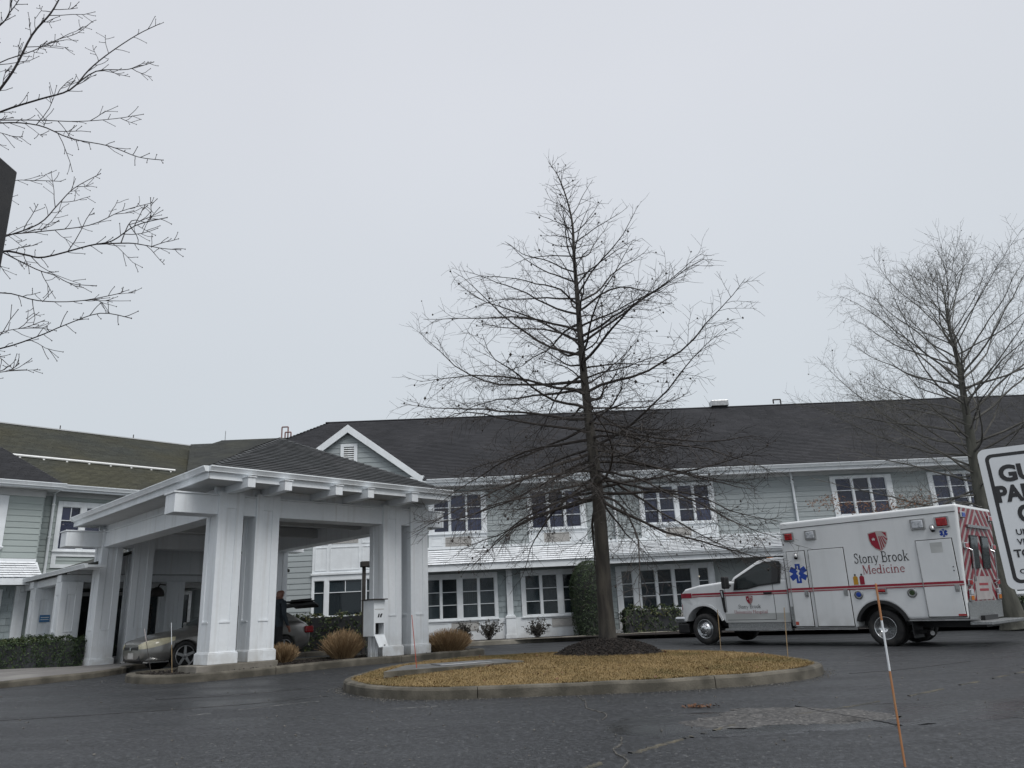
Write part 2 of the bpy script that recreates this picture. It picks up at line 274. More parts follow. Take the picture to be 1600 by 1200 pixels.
# ------------------------------------------------------------------ mesh helpers
class MB:
    def __init__(s): s.v = []; s.f = []; s.m = []; s.sh = []
    def add(s, vs, fs, mi=0, sh=None):
        o = len(s.v); s.v += [tuple(x) for x in vs]
        for f in fs: s.f.append([i + o for i in f]); s.m.append(mi); s.sh.append(RND.random() if sh is None else sh)
        return s
    def box(s, x0, x1, y0, y1, z0, z1, mi=0):
        return s.add([(x0, y0, z0), (x1, y0, z0), (x1, y1, z0), (x0, y1, z0), (x0, y0, z1), (x1, y0, z1), (x1, y1, z1), (x0, y1, z1)],
                     [(0, 3, 2, 1), (4, 5, 6, 7), (0, 1, 5, 4), (1, 2, 6, 5), (2, 3, 7, 6), (3, 0, 4, 7)], mi)
    def obox(s, c, a, b, d, mi=0, sh=None):
        c, a, b, d = Vector(c), Vector(a), Vector(b), Vector(d)
        return s.add([c - a - b - d, c + a - b - d, c + a + b - d, c - a + b - d, c - a - b + d, c + a - b + d, c + a + b + d, c - a + b + d],
                     [(0, 3, 2, 1), (4, 5, 6, 7), (0, 1, 5, 4), (1, 2, 6, 5), (2, 3, 7, 6), (3, 0, 4, 7)], mi, sh)
    def quad(s, a, b, c, d, mi=0, sh=None): return s.add([a, b, c, d], [(0, 1, 2, 3)], mi, sh)
    def prism(s, poly, axis, a0, a1, mi=0):
        def P(p, t):
            return {'x': (t, p[0], p[1]), 'y': (p[0], t, p[1]), 'z': (p[0], p[1], t)}[axis]
        n = len(poly)
        return s.add([P(p, a0) for p in poly] + [P(p, a1) for p in poly],
                     [tuple(range(n))[::-1], tuple(range(n, 2 * n))] + [(i, (i + 1) % n, n + (i + 1) % n, n + i) for i in range(n)], mi)
    def tube(s, pts, rr, sides=6, mi=0, cap=True, sh=None):
        pts = [Vector(p) for p in pts]; k = len(pts)
        if not hasattr(rr, '__len__'): rr = [rr] * k
        t0 = (pts[1] - pts[0]).normalized()
        u = t0.orthogonal().normalized(); vs = []
        for i, p in enumerate(pts):
            t = (pts[min(i + 1, k - 1)] - pts[max(i - 1, 0)]).normalized()
            u = (u - t * u.dot(t)).normalized(); w_ = t.cross(u)
            for j in range(sides):
                a = 2 * math.pi * j / sides
                vs.append(p + (u * math.cos(a) + w_ * math.sin(a)) * rr[i])
        fs = [(i * sides + j, i * sides + (j + 1) % sides, (i + 1) * sides + (j + 1) % sides, (i + 1) * sides + j) for i in range(k - 1) for j in range(sides)]
        if cap: fs += [tuple(range(sides))[::-1], tuple(range((k - 1) * sides, k * sides))]
        return s.add(vs, fs, mi, sh)
    def lathe(s, prof, c, axis, n=24, mi=0):
        """profile of (radius, offset along the axis)"""
        c = Vector(c); ax = Vector(axis).normalized(); u = ax.orthogonal().normalized(); w_ = ax.cross(u); vs = []
        for r, h in prof:
            for j in range(n):
                a = 2 * math.pi * j / n; vs.append(c + ax * h + (u * math.cos(a) + w_ * math.sin(a)) * r)
        k = len(prof)
        fs = [(i * n + j, i * n + (j + 1) % n, (i + 1) * n + (j + 1) % n, (i + 1) * n + j) for i in range(k - 1) for j in range(n)]
        fs += [tuple(range(n))[::-1], tuple(range((k - 1) * n, k * n))]
        return s.add(vs, fs, mi)
    def mesh(s, name, mats, smooth=False, recalc=None):
        me = bpy.data.meshes.new(name)
        me.from_pydata(s.v, [], s.f)
        for m_ in (mats if isinstance(mats, (list, tuple)) else [mats]): me.materials.append(m_)
        me.polygons.foreach_set('material_index', s.m)
        at = me.attributes.new('shade', 'FLOAT', 'FACE'); at.data.foreach_set('value', s.sh)
        if smooth: me.polygons.foreach_set('use_smooth', [True] * len(s.f))
        if (recalc is None and len(s.f) < 6000) or recalc:
            bm = bmesh.new(); bm.from_mesh(me); bmesh.ops.recalc_face_normals(bm, faces=bm.faces); bm.to_mesh(me); bm.free()
        me.update()
        return me
    def build(s, name, mats, parent=None, smooth=False, bevel=0.0, loc=None, seg=2, angle=40):
        o = bpy.data.objects.new(name, s.mesh(name, mats, smooth)); COL.objects.link(o)
        if parent: o.parent = parent
        if loc: o.location = loc
        if bevel:
            b = o.modifiers.new('bevel', 'BEVEL'); b.width = bevel; b.segments = seg; b.limit_method = 'ANGLE'; b.angle_limit = rad(angle)
        return o

def tag(o, label=None, cat=None, group=None, kind=None):
    if label: o['label'] = label
    if cat: o['category'] = cat
    if group: o['group'] = group
    if kind: o['kind'] = kind
    return o
def empty(name, loc=(0, 0, 0), rz=0.0, label=None, cat=None, group=None, kind=None):
    o = bpy.data.objects.new(name, None); COL.objects.link(o); o.location = loc; o.rotation_euler = (0, 0, rz); o.empty_display_size = 0.2
    return tag(o, label, cat, group, kind)
def copy_tree(o, parent=None):
    c = o.copy(); COL.objects.link(c)
    if parent: c.parent = parent
    for ch in [x for x in bpy.data.objects if x.parent == o]: copy_tree(ch, c)
    return c
def catmull(pts, n=8, closed=False):
    P = [Vector(p) for p in pts]; k = len(P); res = []
    rng = range(k) if closed else range(k - 1)
    for i in rng:
        a, b, c, d = (P[(i - 1) % k], P[i], P[(i + 1) % k], P[(i + 2) % k]) if closed else (P[max(i - 1, 0)], P[i], P[i + 1], P[min(i + 2, k - 1)])
        for j in range(n):
            t = j / n
            res.append(0.5 * ((2 * b) + (c - a) * t + (2 * a - 5 * b + 4 * c - d) * t * t + (3 * b - a - 3 * c + d) * t ** 3))
    if not closed: res.append(P[-1])
    return res
def apply_mods(o):
    dg = bpy.context.evaluated_depsgraph_get(); dg.update()
    me = bpy.data.meshes.new_from_object(o.evaluated_get(dg), depsgraph=dg)
    o.modifiers.clear(); o.data = me
    return o
def inside(p, poly):
    c = False; n = len(poly); j = n - 1
    for i in range(n):
        if ((poly[i][1] > p[1]) != (poly[j][1] > p[1])) and p[0] < (poly[j][0] - poly[i][0]) * (p[1] - poly[i][1]) / (poly[j][1] - poly[i][1]) + poly[i][0]: c = not c
        j = i
    return c
def smooth01(t): t = max(0.0, min(1.0, t)); return t * t * (3 - 2 * t)

# ------------------------------------------------------------------ ground
def g(x, y):
    """height of the asphalt: it rises gently from the camera to the building and falls to the right"""
    t = max(0.0, min(1.0, y / 17.0))
    a = t * (0.325 - 0.015 * max(-8.0, min(10.0, x)))
    return a + (0.345 - a) * smooth01((y - 22.0) / 5.0)

xs = sorted(set([-400, -200, -110, -70, -50] + [-40 + 1.0 * i for i in range(81)] + [50, 70, 110, 200, 400]))
ys = sorted(set([-200, -100, -50, -25, -12] + [-8 + 1.0 * i for i in range(56)] + [60, 80, 120, 200, 400, 800]))
mb = MB()
nx = len(xs)
mb.add([(x, y, g(x, y)) for y in ys for x in xs], [(j * nx + i, j * nx + i + 1, (j + 1) * nx + i + 1, (j + 1) * nx + i) for j in range(len(ys) - 1) for i in range(nx - 1)])
tag(mb.build('parking_lot', M['asphalt'], smooth=True), 'damp grey asphalt of the drive and parking lot', 'ground', kind='structure')

def strip(name, pts, wd, dz, m, label, cat, wob=0.0, taper=False, worn=0.0):
    P = catmull([(p[0], p[1], 0) for p in pts], 26 if worn else 10); mb = MB(); vs = []; k = len(P)
    for i, p in enumerate(P):
        t = (P[min(i + 1, k - 1)] - P[max(i - 1, 0)]); n_ = Vector((-t.y, t.x, 0)).normalized()
        w_ = wd * (1 + wob * (RND.random() - 0.5) * 2)
        if taper: w_ *= max(0.15, math.sin(math.pi * i / (k - 1)) ** 0.4)
        c = p + n_ * (RND.random() - 0.5) * wob * wd * 2
        for sgn, lift in ((-1, -.004), (-.7, dz), (.7, dz), (1, -.004)):
            q = c + n_ * sgn * w_ / 2; vs.append((q.x, q.y, g(q.x, q.y) + lift))
    mb.add(vs, [(4 * i + j, 4 * i + 4 + j, 4 * i + 5 + j, 4 * i + 1 + j) for i in range(k - 1) for j in range(3) if not (worn and noise.noise(P[i] * 2.2) + .25 * noise.noise(P[i] * 31) > worn)])
    return tag(mb.build(name, m), label, cat, kind='structure')
def sheet(name, poly, dz, m, label, cat, cell=0.7, kind='structure', parent=None):
    """flat-lying polygon draped over the ground"""
    bm = bmesh.new(); rim = set()
    vs = [bm.verts.new((p[0], p[1], 0)) for p in poly]
    if not callable(dz) and dz < .02:                               # thin sheets have a feathered rim
        cx = sum(p[0] for p in poly) / len(poly); cy = sum(p[1] for p in poly) / len(poly)
        inn = [bm.verts.new((cx + (p[0] - cx) * .955, cy + (p[1] - cy) * .955, 0)) for p in poly]; k_ = len(vs)
        for i in range(k_): bm.faces.new((vs[i], vs[(i + 1) % k_], inn[(i + 1) % k_], inn[i]))
        bm.faces.new(inn)
    else: bm.faces.new(vs)
    bmesh.ops.triangulate(bm, faces=bm.faces)
    for _ in range(6):
        es = [e_ for e_ in bm.edges if e_.calc_length() > cell * 1.6]
        if not es: break
        bmesh.ops.subdivide_edges(bm, edges=es, cuts=1)
        bmesh.ops.triangulate(bm, faces=[f_ for f_ in bm.faces if len(f_.verts) > 3])
    flat = not callable(dz) and dz < .02                             # thin sheets are feathered down at their edge
    for v in bm.verts: v.co.z = g(v.co.x, v.co.y) + (dz(v.co) if callable(dz) else (-.004 if flat and v.is_boundary else dz))
    bmesh.ops.recalc_face_normals(bm, faces=bm.faces)
    if sum(f_.normal.z for f_ in bm.faces) < 0: bmesh.ops.reverse_faces(bm, faces=bm.faces)
    me = bpy.data.meshes.new(name); bm.to_mesh(me); bm.free(); me.materials.append(m)
    at = me.attributes.new('shade', 'FLOAT', 'FACE'); at.data.foreach_set('value', [0.5] * len(me.polygons))
    for p in me.polygons: p.use_smooth = True
    o = bpy.data.objects.new(name, me); COL.objects.link(o)
    if parent: o.parent = parent
    return tag(o, label, cat, kind=kind)

def blob(pts, jit, n=12):
    return [(p.x + jit * (noise.noise(p * 3.1) * 1.6 + noise.noise(p * 9.0) * .8 + RND.uniform(-.35, .35)), p.y + jit * .6 * (noise.noise(p * 3.3 + Vector((9, 9, 9))) * 1.6 + noise.noise(p * 9.7 + Vector((5, 5, 5))) * .8)) for p in catmull([(a, b, 0) for a, b in pts], n, True)]
sheet('reflection_patch', blob([(0.75, 7.85), (1.25, 7.35), (2.1, 7.4), (3.2, 7.5), (4.6, 7.7), (6.2, 8.1), (6.4, 8.9), (4.6, 9.0), (3.0, 8.75), (1.5, 8.8), (0.85, 8.5)], 0.13), 0.004, M['asphalt_d'], 'damp asphalt darkened into a band for a windscreen reflection, right foreground', 'reflection patch', 0.4)  # mostly a windscreen reflection, painted as a dark smooth sheet of damp asphalt
sheet('asphalt_patch', blob([(1.5, 8.0), (1.9, 7.75), (2.6, 7.8), (3.5, 7.85), (3.75, 8.3), (3.2, 8.85), (2.6, 8.95), (2.1, 8.75)], 0.16), 0.008, M['asphalt_g'], 'worn stony grey patch where the asphalt has broken up', 'patch', 0.3)
strip('painted_line', [(0.35, 6.2), (0.8, 6.75), (1.35, 7.3), (2.0, 7.95)], 0.05, 0.0095, M['line_y'], 'faded yellow line curving across the near asphalt', 'line', 0.35, worn=.22)
strip('painted_line', [(2.6, 8.35), (3.23, 8.67), (4.6, 9.6), (7.2, 11.6), (9.5, 13.2)], 0.042, 0.0095, M['line_y'], 'faint yellow line running off past the right marker stake', 'line', 0.35, worn=.2)
strip('painted_line', [(-1.75, 10.12), (-1.3, 10.2), (-0.8, 10.33)], 0.035, 0.004, M['line_w'], 'thin white scratch of paint before the island kerb', 'line', 0.3, worn=.25)
strip('painted_line', [(-4.3, 10.2), (-3.4, 10.9), (-2.9, 11.2)], 0.03, 0.004, M['line_w'], 'pale scuffed paint mark left of the island', 'line', 0.4, worn=.1)
strip('crack', [(0.65, 10.7), (0.72, 10.1), (0.70, 9.5), (0.86, 9.0), (0.78, 8.6)], 0.014, 0.0095, M['crack_l'], 'pale gritty crack running towards the island kerb', 'crack', 0.7, True)
strip('crack', [(0.85, 7.55), (0.80, 7.2), (0.70, 6.9), (0.76, 6.5), (0.66, 6.1), (0.60, 5.7)], 0.014, 0.0105, M['crack_l'], 'pale crack crossing the near yellow line', 'crack', 0.7, True)
strip('crack', [(-6.9, 10.4), (-5.2, 10.75), (-3.8, 11.2), (-2.9, 11.75)], 0.025, 0.005, M['crack'], 'long dark crack left of the island', 'crack', 0.6, True)
strip('crack', [(-5.6, 12.1), (-4.6, 12.3), (-3.6, 12.8)], 0.02, 0.005, M['crack'], 'short dark seam before the planting bed', 'crack', 0.6, True)
strip('crack', [(2.98, 9.05), (3.1, 8.5), (3.28, 8.0), (3.42, 7.55)], 0.022, 0.0105, M['crack'], 'dark edge crack of the worn patch', 'crack', 0.6, True)
strip('crack', [(4.9, 12.2), (6.0, 12.6), (7.5, 13.5)], 0.02, 0.005, M['crack'], 'dark seam right of the island', 'crack', 0.6, True)

# kerb builder: separate cast lengths, each its own object
def kerb(parent, P, closed, seg_len, wd=0.16, h=0.15, inward=1, gap=0.012, m='kerb'):
    """P: outer bottom line; the kerb's top lies on its inward side"""
    n = len(P); run = []
    L_ = [0.0]
    idx = list(range(n)) + ([0] if closed else [])
    for a, b in zip(idx[:-1], idx[1:]): L_.append(L_[-1] + (P[b] - P[a]).length)
    tot = L_[-1]; ks = max(1, round(tot / seg_len))
    def at(d):
        for i in range(len(idx) - 1):
            if d <= L_[i + 1] + 1e-9:
                t = (d - L_[i]) / max(1e-9, L_[i + 1] - L_[i]); a, b = P[idx[i]], P[idx[i + 1]]
                tn = (P[idx[min(i + 1, len(idx) - 1)]] - P[idx[max(i - (0 if t > 0.5 else 1), 0)]])
                return a.lerp(b, t), tn.normalized()
        return P[idx[-1]], (P[idx[-1]] - P[idx[-2]]).normalized()
    for s_ in range(ks):
        d0, d1 = tot * s_ / ks + gap / 2, tot * (s_ + 1) / ks - gap / 2
        m_ = max(2, int((d1 - d0) / 0.22)); mb = MB(); vs = []
        for i in range(m_ + 1):
            p, t = at(d0 + (d1 - d0) * i / m_); n_ = Vector((-t.y, t.x, 0)) * inward; z = g(p.x, p.y)
            wz = noise.noise(Vector((p.x * 1.3, p.y * 1.3, 0))) * 0.012
            for off, hh in ((0, -0.08), (0.004, h - 0.035 + wz), (0.02, h - 0.008 + wz), (0.045, h + wz), (wd, h + wz), (wd, -0.08)):
                q = p + n_ * off; vs.append((q.x, q.y, z + hh))
        r6 = 6
        fs = [(i * r6 + j, (i + 1) * r6 + j, (i + 1) * r6 + (j + 1) % r6, i * r6 + (j + 1) % r6) for i in range(m_) for j in range(r6)]
        fs += [tuple(range(r6)), tuple(range(m_ * r6, m_ * r6 + r6))[::-1]]
        mb.add(vs, fs); mb.build('kerb_stone', M[m], parent, smooth=False)

# --------------------------------------------- traffic island
ISL = catmull([(-2.9, 12.75, 0), (-2.35, 11.55, 0), (-1.45, 10.92, 0), (0.1, 10.80, 0), (1.6, 10.83, 0), (3.3, 11.2, 0), (4.42, 12.05, 0), (4.68, 13.2, 0), (4.35, 14.9, 0), (3.5, 16.3, 0), (1.9, 17.15, 0), (0.2, 17.2, 0), (-1.6, 16.4, 0), (-2.6, 14.7, 0)], 6, True)
isl = empty('traffic_island', (0, 0, 0), label='oval kerbed island of dormant tan grass around the bare oak', cat='traffic island', kind='structure')
kerb(isl, ISL, True, 3.1)
ISL_IN = []
for i, p in enumerate(ISL):
    t = (ISL[(i + 1) % len(ISL)] - ISL[i - 1]).normalized(); ISL_IN.append((p.x - t.y * 0.15, p.y + t.x * 0.15))
ICX, ICY = 1.0, 13.9
TREE = Vector((1.62, 15.3, 0))
def isl_h(x, y):
    d = math.hypot((x - ICX) / 3.9, (y - ICY) / 3.1)
    return 0.135 + 0.10 * max(0.0, 1 - d * d)
sheet('turf', ISL_IN, lambda c: isl_h(c.x, c.y), M['soil'], 'dormant turf', None, 0.35, parent=isl)
mb = MB()
cnt = 0
slabp = [(-2.22, 12.45), (-0.02, 13.55), (-0.48, 14.6), (-2.1, 13.95)]
while cnt < 90000:
    x, y = RND.uniform(-2.9, 4.9), RND.uniform(10.8, 17.2)
    if not inside((x, y), ISL_IN): continue
    if (x - TREE.x) ** 2 / 1.15 + (y - TREE.y) ** 2 < 0.72 or inside((x, y), slabp): continue
    cnt += 1
    z = g(x, y) + isl_h(x, y)
    a = RND.uniform(0, 6.28); l_ = RND.uniform(0.010, 0.030); b_ = RND.uniform(0.004, 0.008); ln = RND.uniform(0.5, 2.2)
    dx, dy = math.cos(a), math.sin(a)
    mb.add([(x - dy * b_, y + dx * b_, z - 0.01), (x + dy * b_, y - dx * b_, z - 0.01), (x + dx * l_ * ln, y + dy * l_ * ln, z + l_)], [(0, 1, 2)], 0, max(0, min(1, RND.gauss(.5, .16))))
for i in range(5200):                                              # ragged blades leaning over the kerb
    k = RND.randrange(len(ISL_IN)); p, q = ISL_IN[k], ISL_IN[(k + 1) % len(ISL_IN)]; t = RND.random(); x, y = p[0] + (q[0] - p[0]) * t, p[1] + (q[1] - p[1]) * t
    nx_, ny_ = (q[1] - p[1]), -(q[0] - p[0]); l0 = math.hypot(nx_, ny_) + 1e-9; nx_, ny_ = nx_ / l0, ny_ / l0
    if noise.noise(Vector((x * 1.7, y * 1.7, 4))) < -.12: continue
    o_ = RND.uniform(-.05, .02); x += nx_ * o_; y += ny_ * o_; z = g(x, y) + .15; L_ = RND.uniform(.02, .06); a = RND.gauss(0, .7); dx, dy = nx_ * math.cos(a) - ny_ * math.sin(a), nx_ * math.sin(a) + ny_ * math.cos(a)
    mb.add([(x - dy * .005, y + dx * .005, z - .01), (x + dy * .005, y - dx * .005, z - .01), (x + dx * L_, y + dy * L_, z + RND.uniform(.0, .03))], [(0, 1, 2)], 0, max(0, min(1, RND.gauss(.5, .2))))
tag(mb.build('grass', M['grass']), 'short dormant tan grass blades covering the oval island', 'grass', kind='stuff')

# concrete utility slab on the island
us = empty('utility_slab', (-1.2, 13.6, g(-1.2, 13.6) + 0.2), label='low grey concrete utility slab set in the island grass', cat='concrete slab')
mb = MB(); zz = g(-1.2, 13.6)
vs = [(p[0], p[1]) for p in slabp]
mb.prism([(a + 1.2, b - 13.6) for a, b in vs], 'z', -0.12, 0.04)
mb.m = [0 if k == 1 else 1 for k in range(len(mb.m))]
mb.build('slab', [M['slab_grey'], M['kerb']], us, bevel=0.006)
mb = MB(); c0 = Vector((-1.25 + 1.2, 13.6 - 13.6, 0.049))
mb.obox(c0 + Vector((0.15, 0.06, 0)), Vector((0.42, 0.2, 0)), Vector((-0.11, 0.24, 0)), Vector((0, 0, 0.008)))
mb.build('cover_plate', M['steel'], us, bevel=0.004)

# mulch ring round the oak
mb = MB(); n = 40; rings = 9; vs = []
for k in range(rings + 1):
    for j in range(n):
        a = 2 * math.pi * j / n; rr = (0.92 + 0.08 * noise.noise(Vector((math.cos(a) * 2, math.sin(a) * 2, 3)))) * k / rings
        x, y = TREE.x + math.cos(a) * rr * 1.08, TREE.y + math.sin(a) * rr
        q = k / rings; h = 0.27 * (1 - q * q) ** 0.8 + noise.noise(Vector((x * 9, y * 9, 0))) * 0.018 * (1 - q) - 0.02 * q
        vs.append((x, y, g(x, y) + isl_h(x, y) + h))
mb.add(vs, [(k * n + j, k * n + (j + 1) % n, (k + 1) * n + (j + 1) % n, (k + 1) * n + j) for k in range(rings) for j in range(n)])
for _ in range(2600):
    a = RND.uniform(0, 6.28); rr = math.sqrt(RND.random()) * 1.0
    x, y = TREE.x + math.cos(a) * rr * 1.08, TREE.y + math.sin(a) * rr; q = min(1, rr / 0.92)
    z = g(x, y) + isl_h(x, y) + 0.27 * (1 - q * q) ** 0.8 + 0.006
    d = Vector((RND.uniform(-1, 1), RND.uniform(-1, 1), RND.uniform(-.4, .5))).normalized(); e_ = d.orthogonal().normalized(); f_ = d.cross(e_)
    mb.obox((x, y, z), d * RND.uniform(0.012, 0.04), e_ * RND.uniform(0.006, 0.012), f_ * 0.004, 1)
tag(mb.build('mulch_mound', [M['mulch'], M['chip']]), 'dark bark mulch mounded round the foot of the oak', 'mulch', kind='stuff')
# ------------------------------------------------------------------ building helpers
def rects_minus(x0, x1, z0, z1, holes):
    xsn = sorted({x0, x1} | {min(max(h[i], x0), x1) for h in holes for i in (0, 1)})
    zsn = sorted({z0, z1} | {min(max(h[i], z0), z1) for h in holes for i in (2, 3)})
    res = []
    for a, b in zip(xsn[:-1], xsn[1:]):
        col = []
        for c, d in zip(zsn[:-1], zsn[1:]):
            mx, mz = (a + b) / 2, (c + d) / 2
            if any(h[0] < mx < h[1] and h[2] < mz < h[3] for h in holes): continue
            if col and abs(col[-1][1] - c) < 1e-6: col[-1][1] = d
            else: col.append([c, d])
        res += [(a, b, c, d) for c, d in col]
    return res
def wall_slab(parent, name, x0, x1, z0, z1, y0, y1, holes, m, label=None):
    mb = MB()
    for a, b, c, d in rects_minus(x0, x1, z0, z1, holes): mb.box(a, b, y0, y1, c, d)
    o = mb.build(name, m, parent)
    if label: o['label'] = label
    return o
_board = {}
def board_mesh(m, exp):
    k = (m.name, round(exp, 3))
    if k not in _board:
        mb = MB()
        mb.prism([(-0.026, -0.006), (0.0, -0.006), (0.0, exp), (-0.006, exp)], 'x', 0, 1)
        _board[k] = mb.mesh('siding_board', m)
    return _board[k]
def siding(parent, x0, x1, z0, z1, yw, holes, m, exp=0.2, maxlen=3.7, rot=None, xlim=None):
    """one object for every clapboard; yw is the face the boards are nailed to"""
    z = z0; i = 0
    while z < z1 - 0.03:
        h = min(exp, z1 - z); zm = z + h * 0.5
        a, b = (x0, x1) if xlim is None else xlim(zm)
        cuts = sorted([(max(a, hl[0]), min(b, hl[1])) for hl in holes if hl[2] < zm < hl[3] and hl[1] > a and hl[0] < b])
        segs = []; c = a
        for s, e_ in cuts:
            if s > c: segs.append((c, s))
            c = max(c, e_)
        if c < b: segs.append((c, b))
        for s, e_ in segs:
            p = s; off = ((i * 1.37) % maxlen)
            stops = [s]; q = math.floor(s / maxlen) * maxlen + off
            while q < e_:
                if q > s + 0.5 and q < e_ - 0.5: stops.append(q)
                q += maxlen
            stops.append(e_)
            for u0, u1 in zip(stops[:-1], stops[1:]):
                if u1 - u0 < 0.03: continue
                o = bpy.data.objects.new('siding_board', board_mesh(m, exp)); COL.objects.link(o); o.parent = parent
                if rot is None:
                    o.location = (u0, yw, z); o.scale = (u1 - u0 - 0.004, 1, h / exp)
                else:                                  # side wall facing +x: boards run along y
                    o.location = (yw, u0, z); o.rotation_euler = (0, 0, rot); o.scale = (u1 - u0 - 0.004, 1, h / exp)
        z += exp; i += 1
def window(parent, x0, x1, z0, z1, yw, sashes, zb, zt, rows=(1 / 3, 2 / 3), gm='glass_lo', cas=0.06, curtains=(), blinds=None, vert=None, label=None, depth=1.6, roommat='room'):
    """casing with its sashes, panes, glazing bars and the dark room behind; the wall has a matching opening"""
    mb = MB()
    for a, b, c, d in rects_minus(x0, x1, z0, z1, [(s[0], s[1], zb, zt) for s in sashes]): mb.box(a, b, yw - cas, yw + 0.02, c, d)
    mb.box(x0 - 0.03, x1 + 0.03, yw - cas - 0.035, yw - cas, zb - 0.10, zb - 0.055)
    win = mb.build('window', M['white_trim'], parent, bevel=0.006, seg=1)
    if label: win['label'] = label
    for si, (a, b) in enumerate(sashes):
        fr = 0.016; ia, ib, ic, idd = a + fr, b - fr, zb + fr, zt - fr
        mb = MB()
        for r in rects_minus(a, b, zb, zt, [(ia, ib, ic, idd)]): mb.box(r[0], r[1], yw - 0.035, yw + 0.035, r[2], r[3])
        hs_ = [ic + (idd - ic) * q for q in rows]
        for h in hs_: mb.box(ia, ib, yw - 0.022, yw + 0.02, h - 0.012, h + 0.012)
        zs_ = [ic] + hs_ + [idd]
        vv = vert[si] if vert else []
        cols = []
        for zi, (c, d) in enumerate(zip(zs_[:-1], zs_[1:])):
            xsx = [ia] + ([ia + (ib - ia) * q for q in vv] if (not vert or zi == len(zs_) - 2) else []) + [ib]
            for q in xsx[1:-1]: mb.box(q - 0.012, q + 0.012, yw - 0.022, yw + 0.02, c, d)
            cols += [(e0, e1, c, d) for e0, e1 in zip(xsx[:-1], xsx[1:])]
        mb.build('sash', M['white_trim'], win)
        for e0, e1, c, d in cols:
            mb = MB(); t1, t2 = RND.uniform(-.003, .003), RND.uniform(-.003, .003)
            y0 = yw + 0.012
            mb.add([(e0, y0 - t1, c), (e1, y0 + t1, c), (e1, y0 + t1 + t2, d), (e0, y0 - t1 + t2, d), (e0, y0 + .006 - t1, c), (e1, y0 + .006 + t1, c), (e1, y0 + .006 + t1 + t2, d), (e0, y0 + .006 - t1 + t2, d)],
                   [(0, 1, 2, 3), (7, 6, 5, 4), (0, 4, 5, 1), (1, 5, 6, 2), (2, 6, 7, 3), (3, 7, 4, 0)])
            mb.build('pane', M[gm], win)
        if blinds and si in blinds:
            mb = MB(); zt_ = zt - .02; zb_ = zt - (zt - zb) * blinds[si]; nn_ = max(2, int((zt_ - zb_) / .05))
            for q in range(nn_): mb.add([(a + .01, yw + .10, zb_ + q * .05), (b - .01, yw + .10, zb_ + q * .05), (b - .01, yw + .115, zb_ + q * .05 + .042), (a + .01, yw + .115, zb_ + q * .05 + .042)], [(0, 1, 2, 3)])
            mb.build('blind', M['curtain'], win)['kind'] = 'stuff'
        if si in curtains:
            mb = MB(); n_ = 28; vs = []
            ca, cb = a - 0.02, a + (b - a) * curtains[si] if curtains[si] > 0 else b + 0.02
            if curtains[si] < 0: ca = b + (b - a) * curtains[si]
            for i in range(n_ + 1):
                xx = ca + (cb - ca) * i / n_; yy = yw + 0.16 + 0.035 * math.sin(i * 1.7)
                vs += [(xx, yy, zb - 0.05), (xx, yy, zt + 0.05)]
            mb.add(vs, [(2 * i, 2 * i + 2, 2 * i + 3, 2 * i + 1) for i in range(n_)]); mb.build('curtain', M['curtain'], win, smooth=True)
    xa, xb = min(s[0] for s in sashes) - 0.05, max(s[1] for s in sashes) + 0.05; za, ze = zb - 0.4, zt + 0.1
    ya, yb = yw + 0.22, yw + depth
    mb = MB()
    mb.quad((xa, yb, za), (xb, yb, za), (xb, yb, ze), (xa, yb, ze)); mb.quad((xa, ya, za), (xa, yb, za), (xa, yb, ze), (xa, ya, ze))
    mb.quad((xb, ya, za), (xb, yb, za), (xb, yb, ze), (xb, ya, ze)); mb.quad((xa, ya, ze), (xb, ya, ze), (xb, yb, ze), (xa, yb, ze)); mb.quad((xa, ya, za), (xb, ya, za), (xb, yb, za), (xa, yb, za))
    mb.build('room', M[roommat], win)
    return win
def ac_grille(parent, x0, x1, z0, z1, yw):
    mb = MB()
    for r in rects_minus(x0, x1, z0, z1, [(x0 + .025, x1 - .025, z0 + .025, z1 - .025)]): mb.box(r[0], r[1], yw - 0.03, yw + 0.01, r[2], r[3])
    o = mb.build('vent_grille', M['grille'], parent)
    mb = MB(); n_ = 16
    mb.box(x0 + .02, x1 - .02, yw + 0.006, yw + 0.012, z0 + .02, z1 - .02, 1)
    for i in range(n_):
        z = z0 + .03 + (z1 - z0 - .06) * (i + .5) / n_
        mb.add([(x0 + .025, yw - .020, z - .0062), (x1 - .025, yw - .020, z - .0062), (x1 - .025, yw - .014, z + .0062), (x0 + .025, yw - .014, z + .0062)], [(0, 1, 2, 3)])
    mb.build('louvre', [M['grille'], M['dark']], o)['kind'] = 'stuff'
    return o
